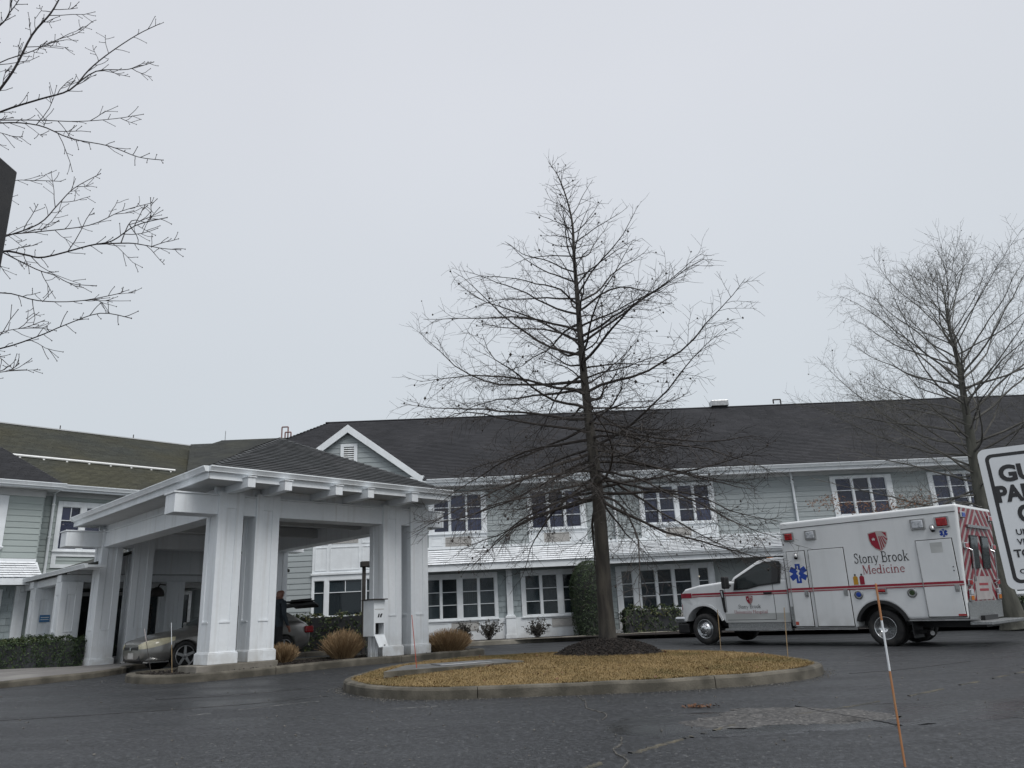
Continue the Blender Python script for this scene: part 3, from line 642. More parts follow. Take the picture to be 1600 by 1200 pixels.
def shingles(parent, name, m, org, ex, sy, rows, ext, wd=0.33, exp=0.14, th=0.012, kind='stuff'):
    """courses of shingles on a slope: org start of the eave, ex unit along it, sy unit up the slope, ext(d) -> (from, to) along ex at d up the slope"""
    org, ex, sy = Vector(org), Vector(ex).normalized(), Vector(sy).normalized(); nn = ex.cross(sy).normalized()
    if nn.z < 0: nn = -nn
    mb = MB()
    for r in range(rows):
        d = r * exp; a, b = ext(d + exp * 0.5)
        if b - a < 0.05: continue
        x = a - RND.uniform(0, wd)
        row_sh = RND.uniform(-0.05, 0.05)
        while x < b:
            w_ = wd * RND.uniform(0.9, 1.1); p, q = max(x, a), min(x + w_ - 0.006, b); x += w_
            if q - p < 0.02: continue
            t = th * RND.uniform(0.9, 1.15); dd = d + RND.uniform(-.002, .002)
            A = org + ex * p + sy * dd + nn * t; B = org + ex * q + sy * dd + nn * t
            Cc = org + ex * q + sy * (d + exp + .01) + nn * 0.001; D = org + ex * p + sy * (d + exp + .01) + nn * 0.001
            A0, B0 = A - nn * t * .95 + sy * t * 1.1, B - nn * t * .95 + sy * t * 1.1
            sh = max(0, min(1, 0.5 + row_sh + RND.gauss(0, 0.25)))
            mb.add([A, B, Cc, D, A0, B0], [(0, 1, 2, 3), (4, 5, 1, 0), (4, 0, 3), (5, 2, 1)], 0, sh)
    o = mb.build(name, m, parent)
    if kind: o['kind'] = kind
    return o
def gutter(parent, p0, p1, outd, h=0.12, w_=0.12, m='white_trim', name='gutter'):
    """K-style gutter from p0 to p1 (its top back edge), outd the outward direction"""
    p0, p1, o_ = Vector(p0), Vector(p1), Vector(outd).normalized(); Z = Vector((0, 0, 1))
    prof = [(0, 0), (w_, 0), (w_, -h * .22), (w_ * .9, -h * .3), (w_ * .62, -h * .85), (w_ * .6, -h), (0, -h)]
    vs = [p0 + o_ * a + Z * b for a, b in prof] + [p1 + o_ * a + Z * b for a, b in prof]; n = len(prof)
    mb = MB(); mb.add(vs, [tuple(range(n))[::-1], tuple(range(n, 2 * n))] + [(i, (i + 1) % n, n + (i + 1) % n, n + i) for i in range(n)])
    return mb.build(name, M[m], parent)
def downspout(parent, x, y, z0, z1, s=0.045):
    mb = MB(); mb.tube([(x, y + 0.12, z1 + .12), (x, y + .1, z1 + .05), (x, y, z1 - .1), (x, y, z0)], s, 8)
    o = mb.build('downspout', M['white_trim'], parent)
    mb = MB()
    for z in (z0 + .3, (z0 + z1) / 2, z1 - .4): mb.box(x - s - .01, x + s + .01, y - s - .004, y + s + .02, z - .02, z + .02)
    mb.build('strap', M['white_trim'], o)
    return o

# ------------------------------------------------------------------ main two-storey building
AZ = rad(1.93)
MAIN = empty('main_building', (0, 29.0, 0), AZ, label='long two-storey grey-sided building with dark shingle roof and white pent roofs', cat='building')
def mw(x, y, z=0): return MAIN_M @ Vector((x, y, z))
MAIN_M = Matrix.Translation((0, 29.0, 0)) @ Matrix.Rotation(AZ, 4, 'Z')
ZB = 0.42
# windows: (x0, x1, z0, z1, sashes, zb, zt)
UP = [(-3.45, -1.22, 3.86, 5.92, [(-3.24, -2.68), (-2.60, -2.02), (-1.97, -1.42)], 'upper'),
      (0.37, 2.60, 3.86, 5.92, [(0.53, 1.10), (1.19, 1.75), (1.84, 2.40)], 'upper'),
      (4.69, 7.66, 3.86, 5.92, [(4.88, 5.42), (5.50, 6.06), (6.24, 6.80), (6.88, 7.46)], 'upper'),
      (12.3, 14.75, 3.86, 5.92, [(12.5, 13.12), (13.2, 13.82), (13.9, 14.5)], 'upper'),
      (16.2, 18.4, 3.86, 5.92, [(16.4, 17.0), (17.08, 17.66), (17.74, 18.3)], 'upper'),
      (20.6, 23.2, 3.86, 5.92, [(20.8, 21.4), (21.5, 22.1), (22.2, 22.9)], 'upper')]
LO = [(-3.55, -0.90, 0.60, 2.86, [(-3.52, -3.06), (-2.98, -2.42), (-2.22, -1.66), (-1.58, -1.03)]),
      (-0.03, 2.95, 0.60, 2.86, [(0.13, 0.67), (0.76, 1.32), (1.54, 2.08), (2.16, 2.70)]),
      (3.55, 7.30, 0.60, 2.86, [(3.76, 4.16), (4.46, 5.02), (5.12, 5.66), (5.78, 6.40), (6.68, 7.06)]),
      (12.0, 15.2, 0.60, 2.86, [(12.2, 12.8), (12.9, 13.5), (13.7, 14.3), (14.4, 15.0)]),
      (17.0, 20.2, 0.60, 2.86, [(17.2, 17.8), (17.9, 18.5), (18.7, 19.3), (19.4, 20.0)])]
holes = []
for a in UP: holes.append((a[4][0][0], a[4][-1][1], 4.42, 5.82))
for a in LO: holes.append((a[4][0][0], a[4][-1][1], 1.26, 2.68))
BAYW = (-7.70, -5.25)
bay_s = [(-7.62, -7.24), (-7.08, -5.87), (-5.71, -5.33)]
GX0, GX1, GY = -9.15, -3.86, -0.5                        # projecting gabled section
wall_slab(MAIN, 'wall', -12.3, 30, ZB, 6.3, 0.0, 0.15, holes + [(GX0 + .2, GX1 - .2, 0, 6.0)], M['siding'])
wall_slab(MAIN, 'gable_wall', GX0, GX1, ZB, 6.55, GY, GY + 0.12, [(bay_s[0][0], bay_s[-1][1], 1.55, 2.80), (-7.3, -5.6, 4.5, 5.8)], M['siding'])
mb = MB(); mb.box(GX0, GX0 + .1, GY + .12, 0, ZB, 6.5); mb.box(GX1 - .1, GX1, GY + .12, 0, ZB, 6.5); mb.build('gable_return', M['siding'], MAIN)
# concrete footing
mb = MB(); mb.box(-12.3, 30, -0.02, 0.1, -0.2, ZB + .02); mb.box(GX0, GX1, GY - .02, GY + .1, -.2, ZB + .02); mb.build('footing', M['concrete'], MAIN)

upper_trim = [(a[0], a[1], 3.7, 5.92) for a in UP]
sid_holes = upper_trim + [(GX0, GX1, 0, 7)]
siding(MAIN, -3.86, 30, 3.82, 6.0, 0.0, sid_holes, M['siding'], 0.198)
siding(MAIN, -12.1, GX0, 0.55, 6.0, 0.0, [], M['siding'], 0.2)
siding(MAIN, GX0, GX1, 0.55, 6.55, GY, [(BAYW[0], BAYW[1], 0, 6.05)], M['siding'], 0.2)
siding(MAIN, 7.42, 11.9, 0.6, 2.9, 0.0, [(9.0, 10.3, 0, 2.9)], M['siding'], 0.2)
siding(MAIN, 20.3, 30, 0.6, 2.9, 0.0, [], M['siding'], 0.2)
# frieze and corner boards
mb = MB(); mb.box(GX1, 30, -0.05, 0.0, 6.0, 6.22); mb.box(-12.2, GX0, -0.05, 0, 6.0, 6.22)
mb.build('frieze_board', M['soffit'], MAIN)
mb = MB(); mb.box(GX1 - .12, GX1 + .02, GY - .035, GY, ZB, 6.4); mb.box(GX0 - .02, GX0 + .12, GY - .035, GY, ZB, 6.4); mb.box(GX1, GX1 + .035, GY, -0.03, ZB, 6.3)
mb.build('corner_board', M['white_trim'], MAIN)

# upper windows with their panels and vent grilles
for k, (x0, x1, z0, z1, ss, _) in enumerate(UP):
    cur = [{0: .35}, {2: -.4}, {0: .3, 3: -.35}, {}, {}, {}][k]
    wn = window(MAIN, x0, x1, 4.30, z1, -0.005, ss, 4.42, 5.82, gm='glass_up', curtains=cur, blinds=[{1: .3}, {0: .55, 1: .55}, {1: .25, 2: .7}, {0: .4, 1: .4, 2: .4}, {}, {}][k])
    mb = MB(); cx = {0: -2.33, 1: 1.43, 2: 6.11}.get(k, (x0 + x1) / 2); hw = 0.49
    for r in rects_minus(x0, x1, 3.80, 4.30, [(cx - hw, cx + hw, 3.87, 4.22)]): mb.box(r[0], r[1], -0.045, 0.0, r[2], r[3])
    for a, b in ((x0 + .1, cx - hw - .1), (cx + hw + .1, x1 - .1)):
        for r in rects_minus(a, b, 3.9, 4.22, [(a + .03, b - .03, 3.93, 4.19)]): mb.box(r[0], r[1], -0.06, -0.045, r[2], r[3])
    mb.build('window_panel', M['white_trim'], MAIN)
    ac_grille(MAIN, cx - hw, cx + hw, 3.87, 4.22, -0.03)

# lower windows on their white panelled base
for k, (x0, x1, z0, z1, ss) in enumerate(LO):
    cur = [{2: 1.0, 0: .3}, {1: .4}, {0: .5, 3: -.5}, {}, {}][k]
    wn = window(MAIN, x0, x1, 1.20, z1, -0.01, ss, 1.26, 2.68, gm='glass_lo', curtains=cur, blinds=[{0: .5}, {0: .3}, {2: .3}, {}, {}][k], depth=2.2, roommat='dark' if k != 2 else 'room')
    cx = {0: -2.15, 1: 1.55, 2: 5.6}.get(k, (x0 + x1) / 2); hw = 0.5
    mb = MB()
    for r in rects_minus(x0, x1, ZB, 1.20, [(cx - hw, cx + hw, 0.80, 1.12)]): mb.box(r[0], r[1], -0.05, 0.0, r[2], r[3])
    for a, b in ((x0 + .12, cx - hw - .1), (cx + hw + .1, x1 - .12)):
        for r in rects_minus(a, b, 0.66, 1.12, [(a + .03, b - .03, .69, 1.09)]): mb.box(r[0], r[1], -0.066, -0.05, r[2], r[3])
    mb.build('window_panel', M['white_trim'], MAIN)
    ac_grille(MAIN, cx - hw, cx + hw, 0.80, 1.12, -0.035)
# lit ceiling lamps seen through the glass by the oak
mlamp = bpy.data.materials.new('lamp_glow'); mlamp.use_nodes = True
bs = mlamp.node_tree.nodes['Principled BSDF']; bs.inputs['Emission Color'].default_value = (1, 0.82, 0.6, 1); bs.inputs['Emission Strength'].default_value = 9.0
for x, z, r_ in ((3.95, 2.27, 0.07), (5.45, 2.37, 0.02), (6.85, 2.36, 0.022)):
    mb = MB(); mb.lathe([(r_ * .3, 0), (r_, .006), (r_ * .7, .03), (r_ * .2, .04)], (x, 0.5, z), (0, 0, 1), 12); mb.build('ceiling_lamp', mlamp, MAIN)
# grey shakes between the lower windows, each its own piece
def shakes(parent, x0, x1, z0, z1, yw, wd=0.2, exp=0.2):
    mb = MB(); mb.prism([(-0.03, 0), (0, 0), (0, 1), (-0.012, 1)], 'x', 0, 1); me = mb.mesh('shake', M['shake_grey'])
    z = z0; i = 0
    while z < z1 - .02:
        x = x0 - (i % 2) * wd * .5
        while x < x1 - .01:
            a, b = max(x, x0), min(x + wd * RND.uniform(.9, 1.1), x1)
            if b - a > 0.03:
                o = bpy.data.objects.new('shake', me); COL.objects.link(o); o.parent = parent
                o.location = (a + .003, yw, z); o.scale = (b - a - .006, 1, min(exp, z1 - z))
            x += wd
        z += exp; i += 1
shakes(MAIN, -0.90, -0.57, 1.2, 2.86, 0.0); shakes(MAIN, -0.36, -0.03, 1.2, 2.86, 0.0); shakes(MAIN, 2.95, 3.55, 0.6, 2.86, 0.0, .25)
mb = MB()
for a, b in ((-.9, -.03), (2.95, 3.55)):
    mb = MB(); mb.box(a, b, -.05, 0, ZB, 1.2 if a < 0 else .6); mb.build('base_panel', M['white_trim'], MAIN)
# pilaster with bracket between the two left windows
for px_ in (-0.465, -4.2, 16.2):
    mb = MB(); w_ = .115
    mb.box(px_ - w_, px_ + w_, -.14, -.052, 1.30, 2.93); mb.box(px_ - .17, px_ + .17, -.19, -.054, .62, 1.18); mb.box(px_ - .20, px_ + .20, -.22, -.056, ZB + .04, .62); mb.box(px_ - .19, px_ + .19, -.21, -.058, 1.18, 1.26); mb.box(px_ - .15, px_ + .15, -.17, -.06, 1.26, 1.30)
    pil = mb.build('pilaster', M['white_trim'], MAIN, bevel=.008)
    mb = MB()
    for q, (h0, h1, dp) in enumerate(((2.80, 2.93, .32), (2.66, 2.80, .24), (2.52, 2.66, .17), (2.42, 2.52, .12))): mb.box(px_ - .055, px_ + .055, -.14 - dp * .5, -.14, h0, h1 - .012)
    mb.build('bracket', M['white_trim'], pil, bevel=.006)

# white shake pent roofs
def pent(x0, x1, zw, zf, out, gut):
    p = empty('pent_roof'); p.parent = MAIN
    sl = Vector((0, out, zw - zf)); ln = sl.length
    mb = MB(); mb.prism([(-out, zf - .03), (-.02, zw - .03), (-.02, zw - .25), (-out + .06, zf - .16)], 'x', x0, x1); mb.build('deck', M['white_trim'], p)
    shingles(p, 'shakes', M['shake_white'], (x0, -out - .02, zf - .02), (1, 0, 0), sl, int(ln / .135), lambda d: (0, x1 - x0), .30, .135, .032)
    mb = MB(); mb.box(x0, x1, -.07, -.028, zw - .02, zw + .07); mb.build('flashing_board', M['white_trim'], p)
    if gut:
        gutter(p, (x0, -out + .02, zf - .035), (x1, -out + .02, zf - .035), (0, -1, 0), .12, .12)
        mb = MB(); mb.box(x0, x1, -out + .03, -out + .07, zf - .34, zf - .16); mb.build('fascia', M['white_trim'], p)
    else:
        mb = MB(); mb.box(x0, x1, -out + .02, -out + .10, zf - .25, zf - .04); mb.build('fascia', M['white_trim'], p, bevel=.008)
    mb = MB(); mb.box(x0, x1, -out + .1, -.06, zf - .16, zf - .12); mb.build('soffit', M['soffit'], p)
    # end board
    mb = MB(); mb.prism([(-out, zf - .02), (-.02, zw), (-.02, zf - .2), (-out + .05, zf - .2)], 'x', x1 + .001, x1 + .02); mb.build('end_board', M['white_trim'], p)
pent(-4.9, 2.78, 3.79, 3.17, 0.8, False)
pent(3.02, 13.0, 3.80, 3.26, 1.05, True)
pent(13.3, 30.0, 3.79, 3.17, 0.8, False)

# downspouts and flood lamp
downspout(MAIN, 3.72, -.085, 3.75, 6.15); downspout(MAIN, 10.78, -.085, 3.75, 6.15)
fl = empty('flood_lamp'); fl.parent = MAIN
mb = MB(); mb.prism([(-.17, 4.04), (-.03, 4.04), (-.03, 4.22), (-.13, 4.24), (-.19, 4.16)], 'x', -.54, -.36); mb.build('housing', M['brown'], fl, bevel=.01)
mb = MB(); mb.box(-.51, -.39, -.195, -.172, 4.06, 4.14); mb.build('lens', M['lens'], fl)
mb = MB(); mb.box(-.49, -.41, -.03, -.0, 3.98, 4.1); mb.build('bracket', M['white_trim'], fl)

# main roof: front slope, hidden back, hipped left end
EY, EZ, RY, RZ = -0.55, 6.36, 5.0, 10.22
X0E, X0R, X1 = -14.1, -8.55, 32.0
mb = MB()
mb.quad((X0E, EY, EZ), (X1, EY, EZ), (X1, RY, RZ), (X0R, RY, RZ)); mb.quad((X0E, EY, EZ - .12), (X1, EY, EZ - .12), (X1, RY, RZ - .12), (X0R, RY, RZ - .12))
mb.add([(X0E, EY, EZ), (X0R, RY, RZ), (X0E, RY * 2 - EY, EZ)], [(0, 1, 2)]); mb.quad((X0R, RY, RZ), (X1, RY, RZ), (X1, 2 * RY - EY, EZ), (X0E, 2 * RY - EY, EZ))
roof = mb.build('roof', M['shingle'], MAIN)
slope = Vector((0, RY - EY, RZ - EZ)); SL = slope.length
shingles(roof, 'shingles', M['shingle'], (X0E, EY - .02, EZ), (1, 0, 0), slope, int(SL / .145), lambda d: ((X0R - X0E) * d / SL, X1 - X0E), .33, .145, .013)
mb = MB(); mb.tube([(X0R - .05, RY, RZ + .015), (X1, RY, RZ + .015)], .05, 6); mb.build('ridge_cap', M['shingle'], roof)
mb = MB()
n_ = 40
for i in range(n_):
    a = Vector((X0E, EY, EZ)).lerp(Vector((X0R, RY, RZ)), i / n_); b = Vector((X0E, EY, EZ)).lerp(Vector((X0R, RY, RZ)), (i + 1.1) / n_)
    t = (b - a).normalized(); s_ = t.cross(Vector((0, 0, 1))).normalized() * .13; up = Vector((0, 0, .03 + .012))
    mb.quad(a - s_ + up * .6, a + s_ + up * .6, b + s_ + up * .3, b - s_ + up * .3)
mb.build('hip_cap', M['shingle'], roof)
mb = MB(); mb.box(-3.7, X1, EY + .0, EY + .04, 6.10, 6.34); mb.build('fascia', M['white_trim'], MAIN)
mb = MB(); mb.box(-3.86, X1, EY + .04, -.05, 6.14, 6.18); mb.build('soffit', M['soffit'], MAIN)
gutter(MAIN, (-3.45, EY + .0, 6.37), (X1, EY + .0, 6.37), (0, -1, 0), .13, .13)
# roof vents
rv = empty('roof_vent'); rv.parent = roof
mb = MB(); mb.box(9.55, 10.35, RY - .2, RY + .3, RZ + .06, RZ + .34); mb.build('vent_box', M['steel'], rv, bevel=.02)
mb = MB(); mb.box(9.65, 10.25, RY - .1, RY + .2, RZ - .15, RZ + .08); mb.build('curb', M['shingle'], rv)
def gooseneck(parent, x, y, z0, h, wd, r=.045, m='pipe'):
    mb = MB(); mb.tube([(x, y, z0), (x, y, z0 + h - .02), (x + .01, y, z0 + h), (x + wd - .01, y, z0 + h), (x + wd, y, z0 + h - .02), (x + wd, y, z0 + h * .55)], r, 8)
    return mb.build('vent_pipe', M[m], parent)
gooseneck(roof, 12.95, RY + .1, RZ - .1, .42, -.35, .035, 'brown')

# projecting gable over the bay
GP, GH = -6.47, 8.62
gz0, gov = 6.52, 0.18
hwid = 2.80
gsl = (GH - gz0) / hwid
mb = MB(); mb.prism([(GX0, 6.5), (GX1, 6.5), (GX1, gz0 + (hwid - (GX1 - GP)) * gsl - .1), (GP, GH - .12), (GX0, gz0 + (hwid - (GP - GX0)) * gsl - .1)], 'y', GY, GY + .12); mb.build('gable_end', M['siding'], MAIN)
siding(MAIN, GX0, GX1, 6.55, GH - .35, GY, [(-6.78, -6.09, 7.05, 7.92)], M['siding'], 0.2, xlim=lambda z: (max(GX0, GP - (GH - .2 - z) / gsl), min(GX1, GP + (GH - .2 - z) / gsl)))
gb = empty('gable_roof'); gb.parent = MAIN
yb = (GH - EZ) / ((RZ - EZ) / (RY - EY)) + EY
for s_ in (-1, 1):
    e0 = (GP + s_ * hwid, GY - gov, gz0); r0 = (GP, GY - gov, GH); yv = EY + .1
    mb = MB()
    mb.add([e0, r0, (GP, yb, GH), (GP + s_ * hwid, yv, gz0), (e0[0], e0[1], e0[2] - .07), (r0[0], r0[1], r0[2] - .07), (GP, yb, GH - .07), (GP + s_ * hwid, yv, gz0 - .07)],
           [(0, 1, 2, 3), (4, 5, 6, 7), (0, 1, 5, 4)])
    mb.build('slope', M['shingle'], gb)
    along = Vector((0, 1, 0)); upv = Vector((-s_ * hwid, 0, GH - gz0)); ul = upv.length
    shingles(gb, 'shingles', M['shingle'], Vector(e0) + Vector((0, -.02, .0)), along, upv, int(ul / .145), lambda d: (0, (yv - GY + gov) + (yb - yv) * d / ul), .33, .145, .013)
    # rake board
    t = Vector((-s_ * hwid, 0, GH - gz0)); nn = Vector((s_ * (GH - gz0), 0, hwid)).normalized()
    a = Vector(e0) - t * .02; b = Vector(r0); dn = Vector((0, 0, -.30))
    mb = MB(); y0, y1 = GY - gov - .035, GY - gov + .01
    mb.add([(a.x, y0, a.z + .01), (b.x, y0, b.z + .01), (b.x, y0, b.z - .30), (a.x, y0, a.z - .27), (a.x, y1, a.z + .01), (b.x, y1, b.z + .01), (b.x, y1, b.z - .30), (a.x, y1, a.z - .27)],
           [(0, 1, 2, 3), (7, 6, 5, 4), (0, 4, 5, 1), (1, 5, 6, 2), (2, 6, 7, 3), (3, 7, 4, 0)])
    mb.build('rake_board', M['white_trim'], gb, bevel=.006)
    # boxed return at the foot of the rake
    xa, xb = sorted((GP + s_ * (hwid + .06), GP + s_ * (hwid - .62)))
    mb = MB(); mb.box(xa, xb, GY - gov - .03, GY + .3, gz0 - .27, gz0 - .06); mb.build('eave_return', M['white_trim'], gb, bevel=.01)
    gutter(gb, (GP + s_ * (hwid + .02), GY - gov, gz0 + .0), (GP + s_ * (hwid + .02), yv + .1, gz0 + .0), (s_, 0, 0), .12, .1)
# louvred attic vent
mb = MB()
for r in rects_minus(-6.76, -6.11, 7.08, 7.90, [(-6.63, -6.24, 7.20, 7.78)]): mb.box(r[0], r[1], GY - .06, GY, r[2], r[3])
lv = mb.build('attic_vent', M['white_trim'], MAIN, bevel=.006)
mb = MB(); mb.box(-6.63, -6.24, GY - .01, GY - .004, 7.2, 7.78); mb.build('vent_backing', M['dark'], lv)
slm = MB(); slm.add([(-6.63, GY - .055, 0), (-6.24, GY - .055, 0), (-6.24, GY - .012, .05), (-6.63, GY - .012, .05), (-6.63, GY - .055, .012), (-6.24, GY - .055, .012), (-6.24, GY - .012, .062), (-6.63, GY - .012, .062)],
                    [(0, 1, 2, 3), (7, 6, 5, 4), (0, 4, 5, 1), (1, 5, 6, 2), (2, 6, 7, 3), (3, 7, 4, 0)])
sme = slm.mesh('slat', M['white_trim'])
for i in range(7):
    o = bpy.data.objects.new('slat', sme); COL.objects.link(o); o.parent = lv; o.location = (0, 0, 7.2 + i * .083)
# white two-storey bay below the gable
window(MAIN, BAYW[0], BAYW[1], 1.45, 2.95, GY - .005, bay_s, 1.55, 2.80, rows=(.66,), gm='glass_lo', vert=[[], [.5], []], curtains={1: .3}, depth=2.2)
mb = MB()
for r in rects_minus(BAYW[0], BAYW[1], ZB, 6.05, [(BAYW[0], BAYW[1], 1.45, 2.95), (-7.3, -5.6, 4.5, 5.8), (-7.0, -6.02, 4.12, 4.42)]): mb.box(r[0], r[1], GY - .05, GY, r[2], r[3])
for a, b, c, d in ((-7.6, -7.15, 3.15, 4.0), (-7.05, -5.97, 3.15, 4.0), (-5.87, -5.35, 3.15, 4.0), (-7.6, -7.12, 4.1, 4.4), (-5.9, -5.35, 4.1, 4.4), (-7.6, -6.5, .7, 1.35), (-6.4, -5.35, .7, 1.35)):
    for r in rects_minus(a, b, c, d, [(a + .03, b - .03, c + .03, d - .03)]): mb.box(r[0], r[1], GY - .066, GY - .05, r[2], r[3])
mb.box(BAYW[0] - .03, BAYW[1] + .03, GY - .11, GY - .05, 3.0, 3.07)
mb.build('bay_panel', M['white_trim'], MAIN)
ac_grille(MAIN, -7.0, -6.02, 4.12, 4.42, GY - .035)
window(MAIN, -7.4, -5.5, 4.45, 5.9, GY - .06, [(-7.28, -6.78), (-6.7, -6.2), (-6.12, -5.62)], 4.55, 5.75, gm='glass_up')

# link roof between this building and the wing
mb = MB()
lk = [(-12.6, -.55, 6.36), (-9.2, -.55, 6.36), (-8.6, 5.0, 9.62), (-13.35, 5.0, 9.60), (-14.75, 5.6, 9.42)]
mb.add(lk, [(0, 1, 2, 3, 4)]); mb.add([lk[3], lk[2], (-8.6, 9, 7), (-14, 9, 7), lk[4]], [(0, 1, 2, 3, 4)])
lr = mb.build('link_roof', M['shingle_link'], MAIN)
us_ = Vector((0, 5.55, 3.25)); ul = us_.length
shingles(lr, 'shingles', M['shingle_link'], (-14.9, -.56, 6.37), (1, 0, 0), us_, int(ul / .145), lambda d: (2.3 - 2.15 * d / ul if d < ul * .93 else 1.55, 5.75 + .5 * d / ul), .33, .145, .013)
gooseneck(lr, -11.15, 6.9, 9.0, 1.62, .30, .035); gooseneck(lr, -10.93, 6.7, 9.0, 1.30, .28, .035)
mb = MB(); mb.tube([(-13.2, 5.0, 9.5), (-13.2, 5.0, 10.05)], .018, 6); mb.build('lightning_rod', M['steel'], lr)

# ------------------------------------------------------------------ covered entrance (porte-cochere)
AL = rad(45.645)
EAX, EAY = -5.965, 14.335
CAN = empty('entrance_canopy', (EAX, EAY, 0), AL, label='white porte-cochere with paired square columns and a dark hipped shingle roof', cat='canopy')
CAN_M = Matrix.Translation((EAX, EAY, 0)) @ Matrix.Rotation(AL, 4, 'Z')
def cw(x, y): p = CAN_M @ Vector((x, y, 0)); return p.x, p.y
CLX, CLY = 6.1, 8.32
SXc, SYc = 0.532, 0.574
def column(x, y, zb, zt, parent=CAN, base=.62):
    mb = MB(); e_ = .018
    x1, y1 = x + SXc, y + SYc
    # core, then corner stiles and rails that leave a shallow recess on each face
    mb.box(x + e_, x1 - e_, y + e_, y1 - e_, zb, zt)
    st = .165
    pl, pt = zb + .20, zt - .34
    for (a, b) in ((x, x + st), (x1 - st, x1)):
        mb.box(a, b, y, y + st, pl, zt); mb.box(a, b, y1 - st, y1, pl, zt)
    for (c, d) in ((pl, 1.39), (pt, zt)):
        mb.box(x + st, x1 - st, y, y + e_, c, d); mb.box(x + st, x1 - st, y1 - e_, y1, c, d)
        mb.box(x, x + e_, y + st, y1 - st, c, d); mb.box(x1 - e_, x1, y + st, y1 - st, c, d)
    col = mb.build('column', M['white'], parent, bevel=.006, seg=1)
    mb = MB(); q = .035
    mb.box(x - q, x1 + q, y - q, y1 + q, zb, zb + .20); mb.box(x - q * .6, x1 + q * .6, y - q * .6, y1 + q * .6, zb + .20, zb + .222)
    mb.build('plinth', M['white'], col, bevel=.008)
    mb = MB()
    mb.box(x + st - .01, x1 - st + .01, y - .012, y + .004, 1.385, 1.412); mb.box(x - .012, x + .004, y + st - .01, y1 - st + .01, 1.385, 1.412)
    mb.build('panel_sill', M['white'], col)
    return col
XA = (0.537, 1.350); XB = (5.404 - SXc + .0, ) 
cols_x = (0.537, 1.350, 0.537 + 5.399 - 2 * SXc - .281, 0.537 + 5.399 - SXc)
YF, YR = 0.68, 0.68 + 6.967
for i, x in enumerate(cols_x):
    column(x, YF, .62 if i < 2 else .50, 3.97); column(x, YR - (0 if i < 2 else 0), .48, 3.97)
# beams along the front and back faces, running past the corner columns
for y in (YF + .045, YR + .045):
    mb = MB(); mb.box(-.34, 6.5, y, y + SYc - .09, 3.5, 3.88); mb.build('beam', M['white'], CAN, bevel=.008)
    mb = MB(); mb.box(-.37, 6.53, y - .02, y + SYc - .07, 3.882, 3.915); mb.build('beam_cap', M['white'], CAN, bevel=.006)
for x in (0.537 + .04, 0.537 + 5.399 - SXc + .04):
    mb = MB(); mb.box(x, x + SXc - .08, YF + SYc - .05, YR + .06, 3.502, 3.878); mb.build('beam', M['white'], CAN, bevel=.008)
    mb = MB(); mb.box(x - .02, x + SXc - .06, YF + SYc - .05, YR + .06, 3.880, 3.91); mb.build('beam_cap', M['white'], CAN)
# frieze above the beams, soffit, ceiling with battens
mb = MB(); mb.box(.50, 5.98, .80, .90, 3.915, 4.16); mb.box(.62, .72, .90, 7.9, 3.915, 4.16); mb.box(5.78, 5.88, .9, 7.9, 3.915, 4.16); mb.box(.5, 5.98, 7.9, 8.0, 3.915, 4.16); mb.build('frieze', M['white'], CAN)
mb = MB()
for r in rects_minus(0.02, CLX - .02, 0.02, CLY - .02, [(.66, 5.84, .85, 7.95)]): mb.box(r[0], r[1], r[2], r[3], 4.075, 4.11)
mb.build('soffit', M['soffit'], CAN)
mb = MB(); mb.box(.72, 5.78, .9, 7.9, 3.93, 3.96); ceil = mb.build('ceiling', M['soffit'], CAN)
mb = MB()
for i in range(26): mb.box(.72, 5.78, 1.0 + i * .265, 1.03 + i * .265, 3.905, 3.932)
mb.build('batten', M['soffit'], ceil)['kind'] = 'stuff'
for y in (2.9, 5.1):
    mb = MB(); mb.box(.9, 5.5, y, y + .22, 3.66, 3.904); mb.build('ceiling_beam', M['soffit'], CAN)
# rafter tails under the front eave
for x0, x1 in ((.67, .83), (1.47, 1.63), (2.67, 2.84), (3.5, 3.66), (4.73, 4.91)):
    mb = MB(); mb.prism([(-.26, 3.925), (-.26, 4.125), (.80, 4.125), (.80, 3.93)], 'x', x0, x1); rt = mb.build('rafter_tail', M['white'], CAN, bevel=.006)
    mb = MB(); mb.box(x0 - .015, x1 + .015, -.28, -.04, 4.126, 4.145); mb.build('tail_cap', M['white'], rt)
# fascia and gutter round the eave
for (p0, p1, od) in (((0, 0), (CLX, 0), (0, -1)), ((0, CLY), (0, 0), (-1, 0)), ((CLX, 0), (CLX, CLY), (1, 0)), ((CLX, CLY), (0, CLY), (0, 1))):
    a, b, o_ = Vector((*p0, 0)), Vector((*p1, 0)), Vector((*od, 0)); t = (b - a).normalized()
    mb = MB(); mb.obox((a + b) / 2 + o_ * .015 + Vector((0, 0, 4.165)), (b - a) / 2 + t * .03, o_ * .015, Vector((0, 0, .095))); mb.build('fascia', M['white_trim'], CAN)
    gutter(CAN, a + o_ * .03 - t * .03 + Vector((0, 0, 4.315)), b + o_ * .03 + t * .03 + Vector((0, 0, 4.315)), o_, .11, .11)
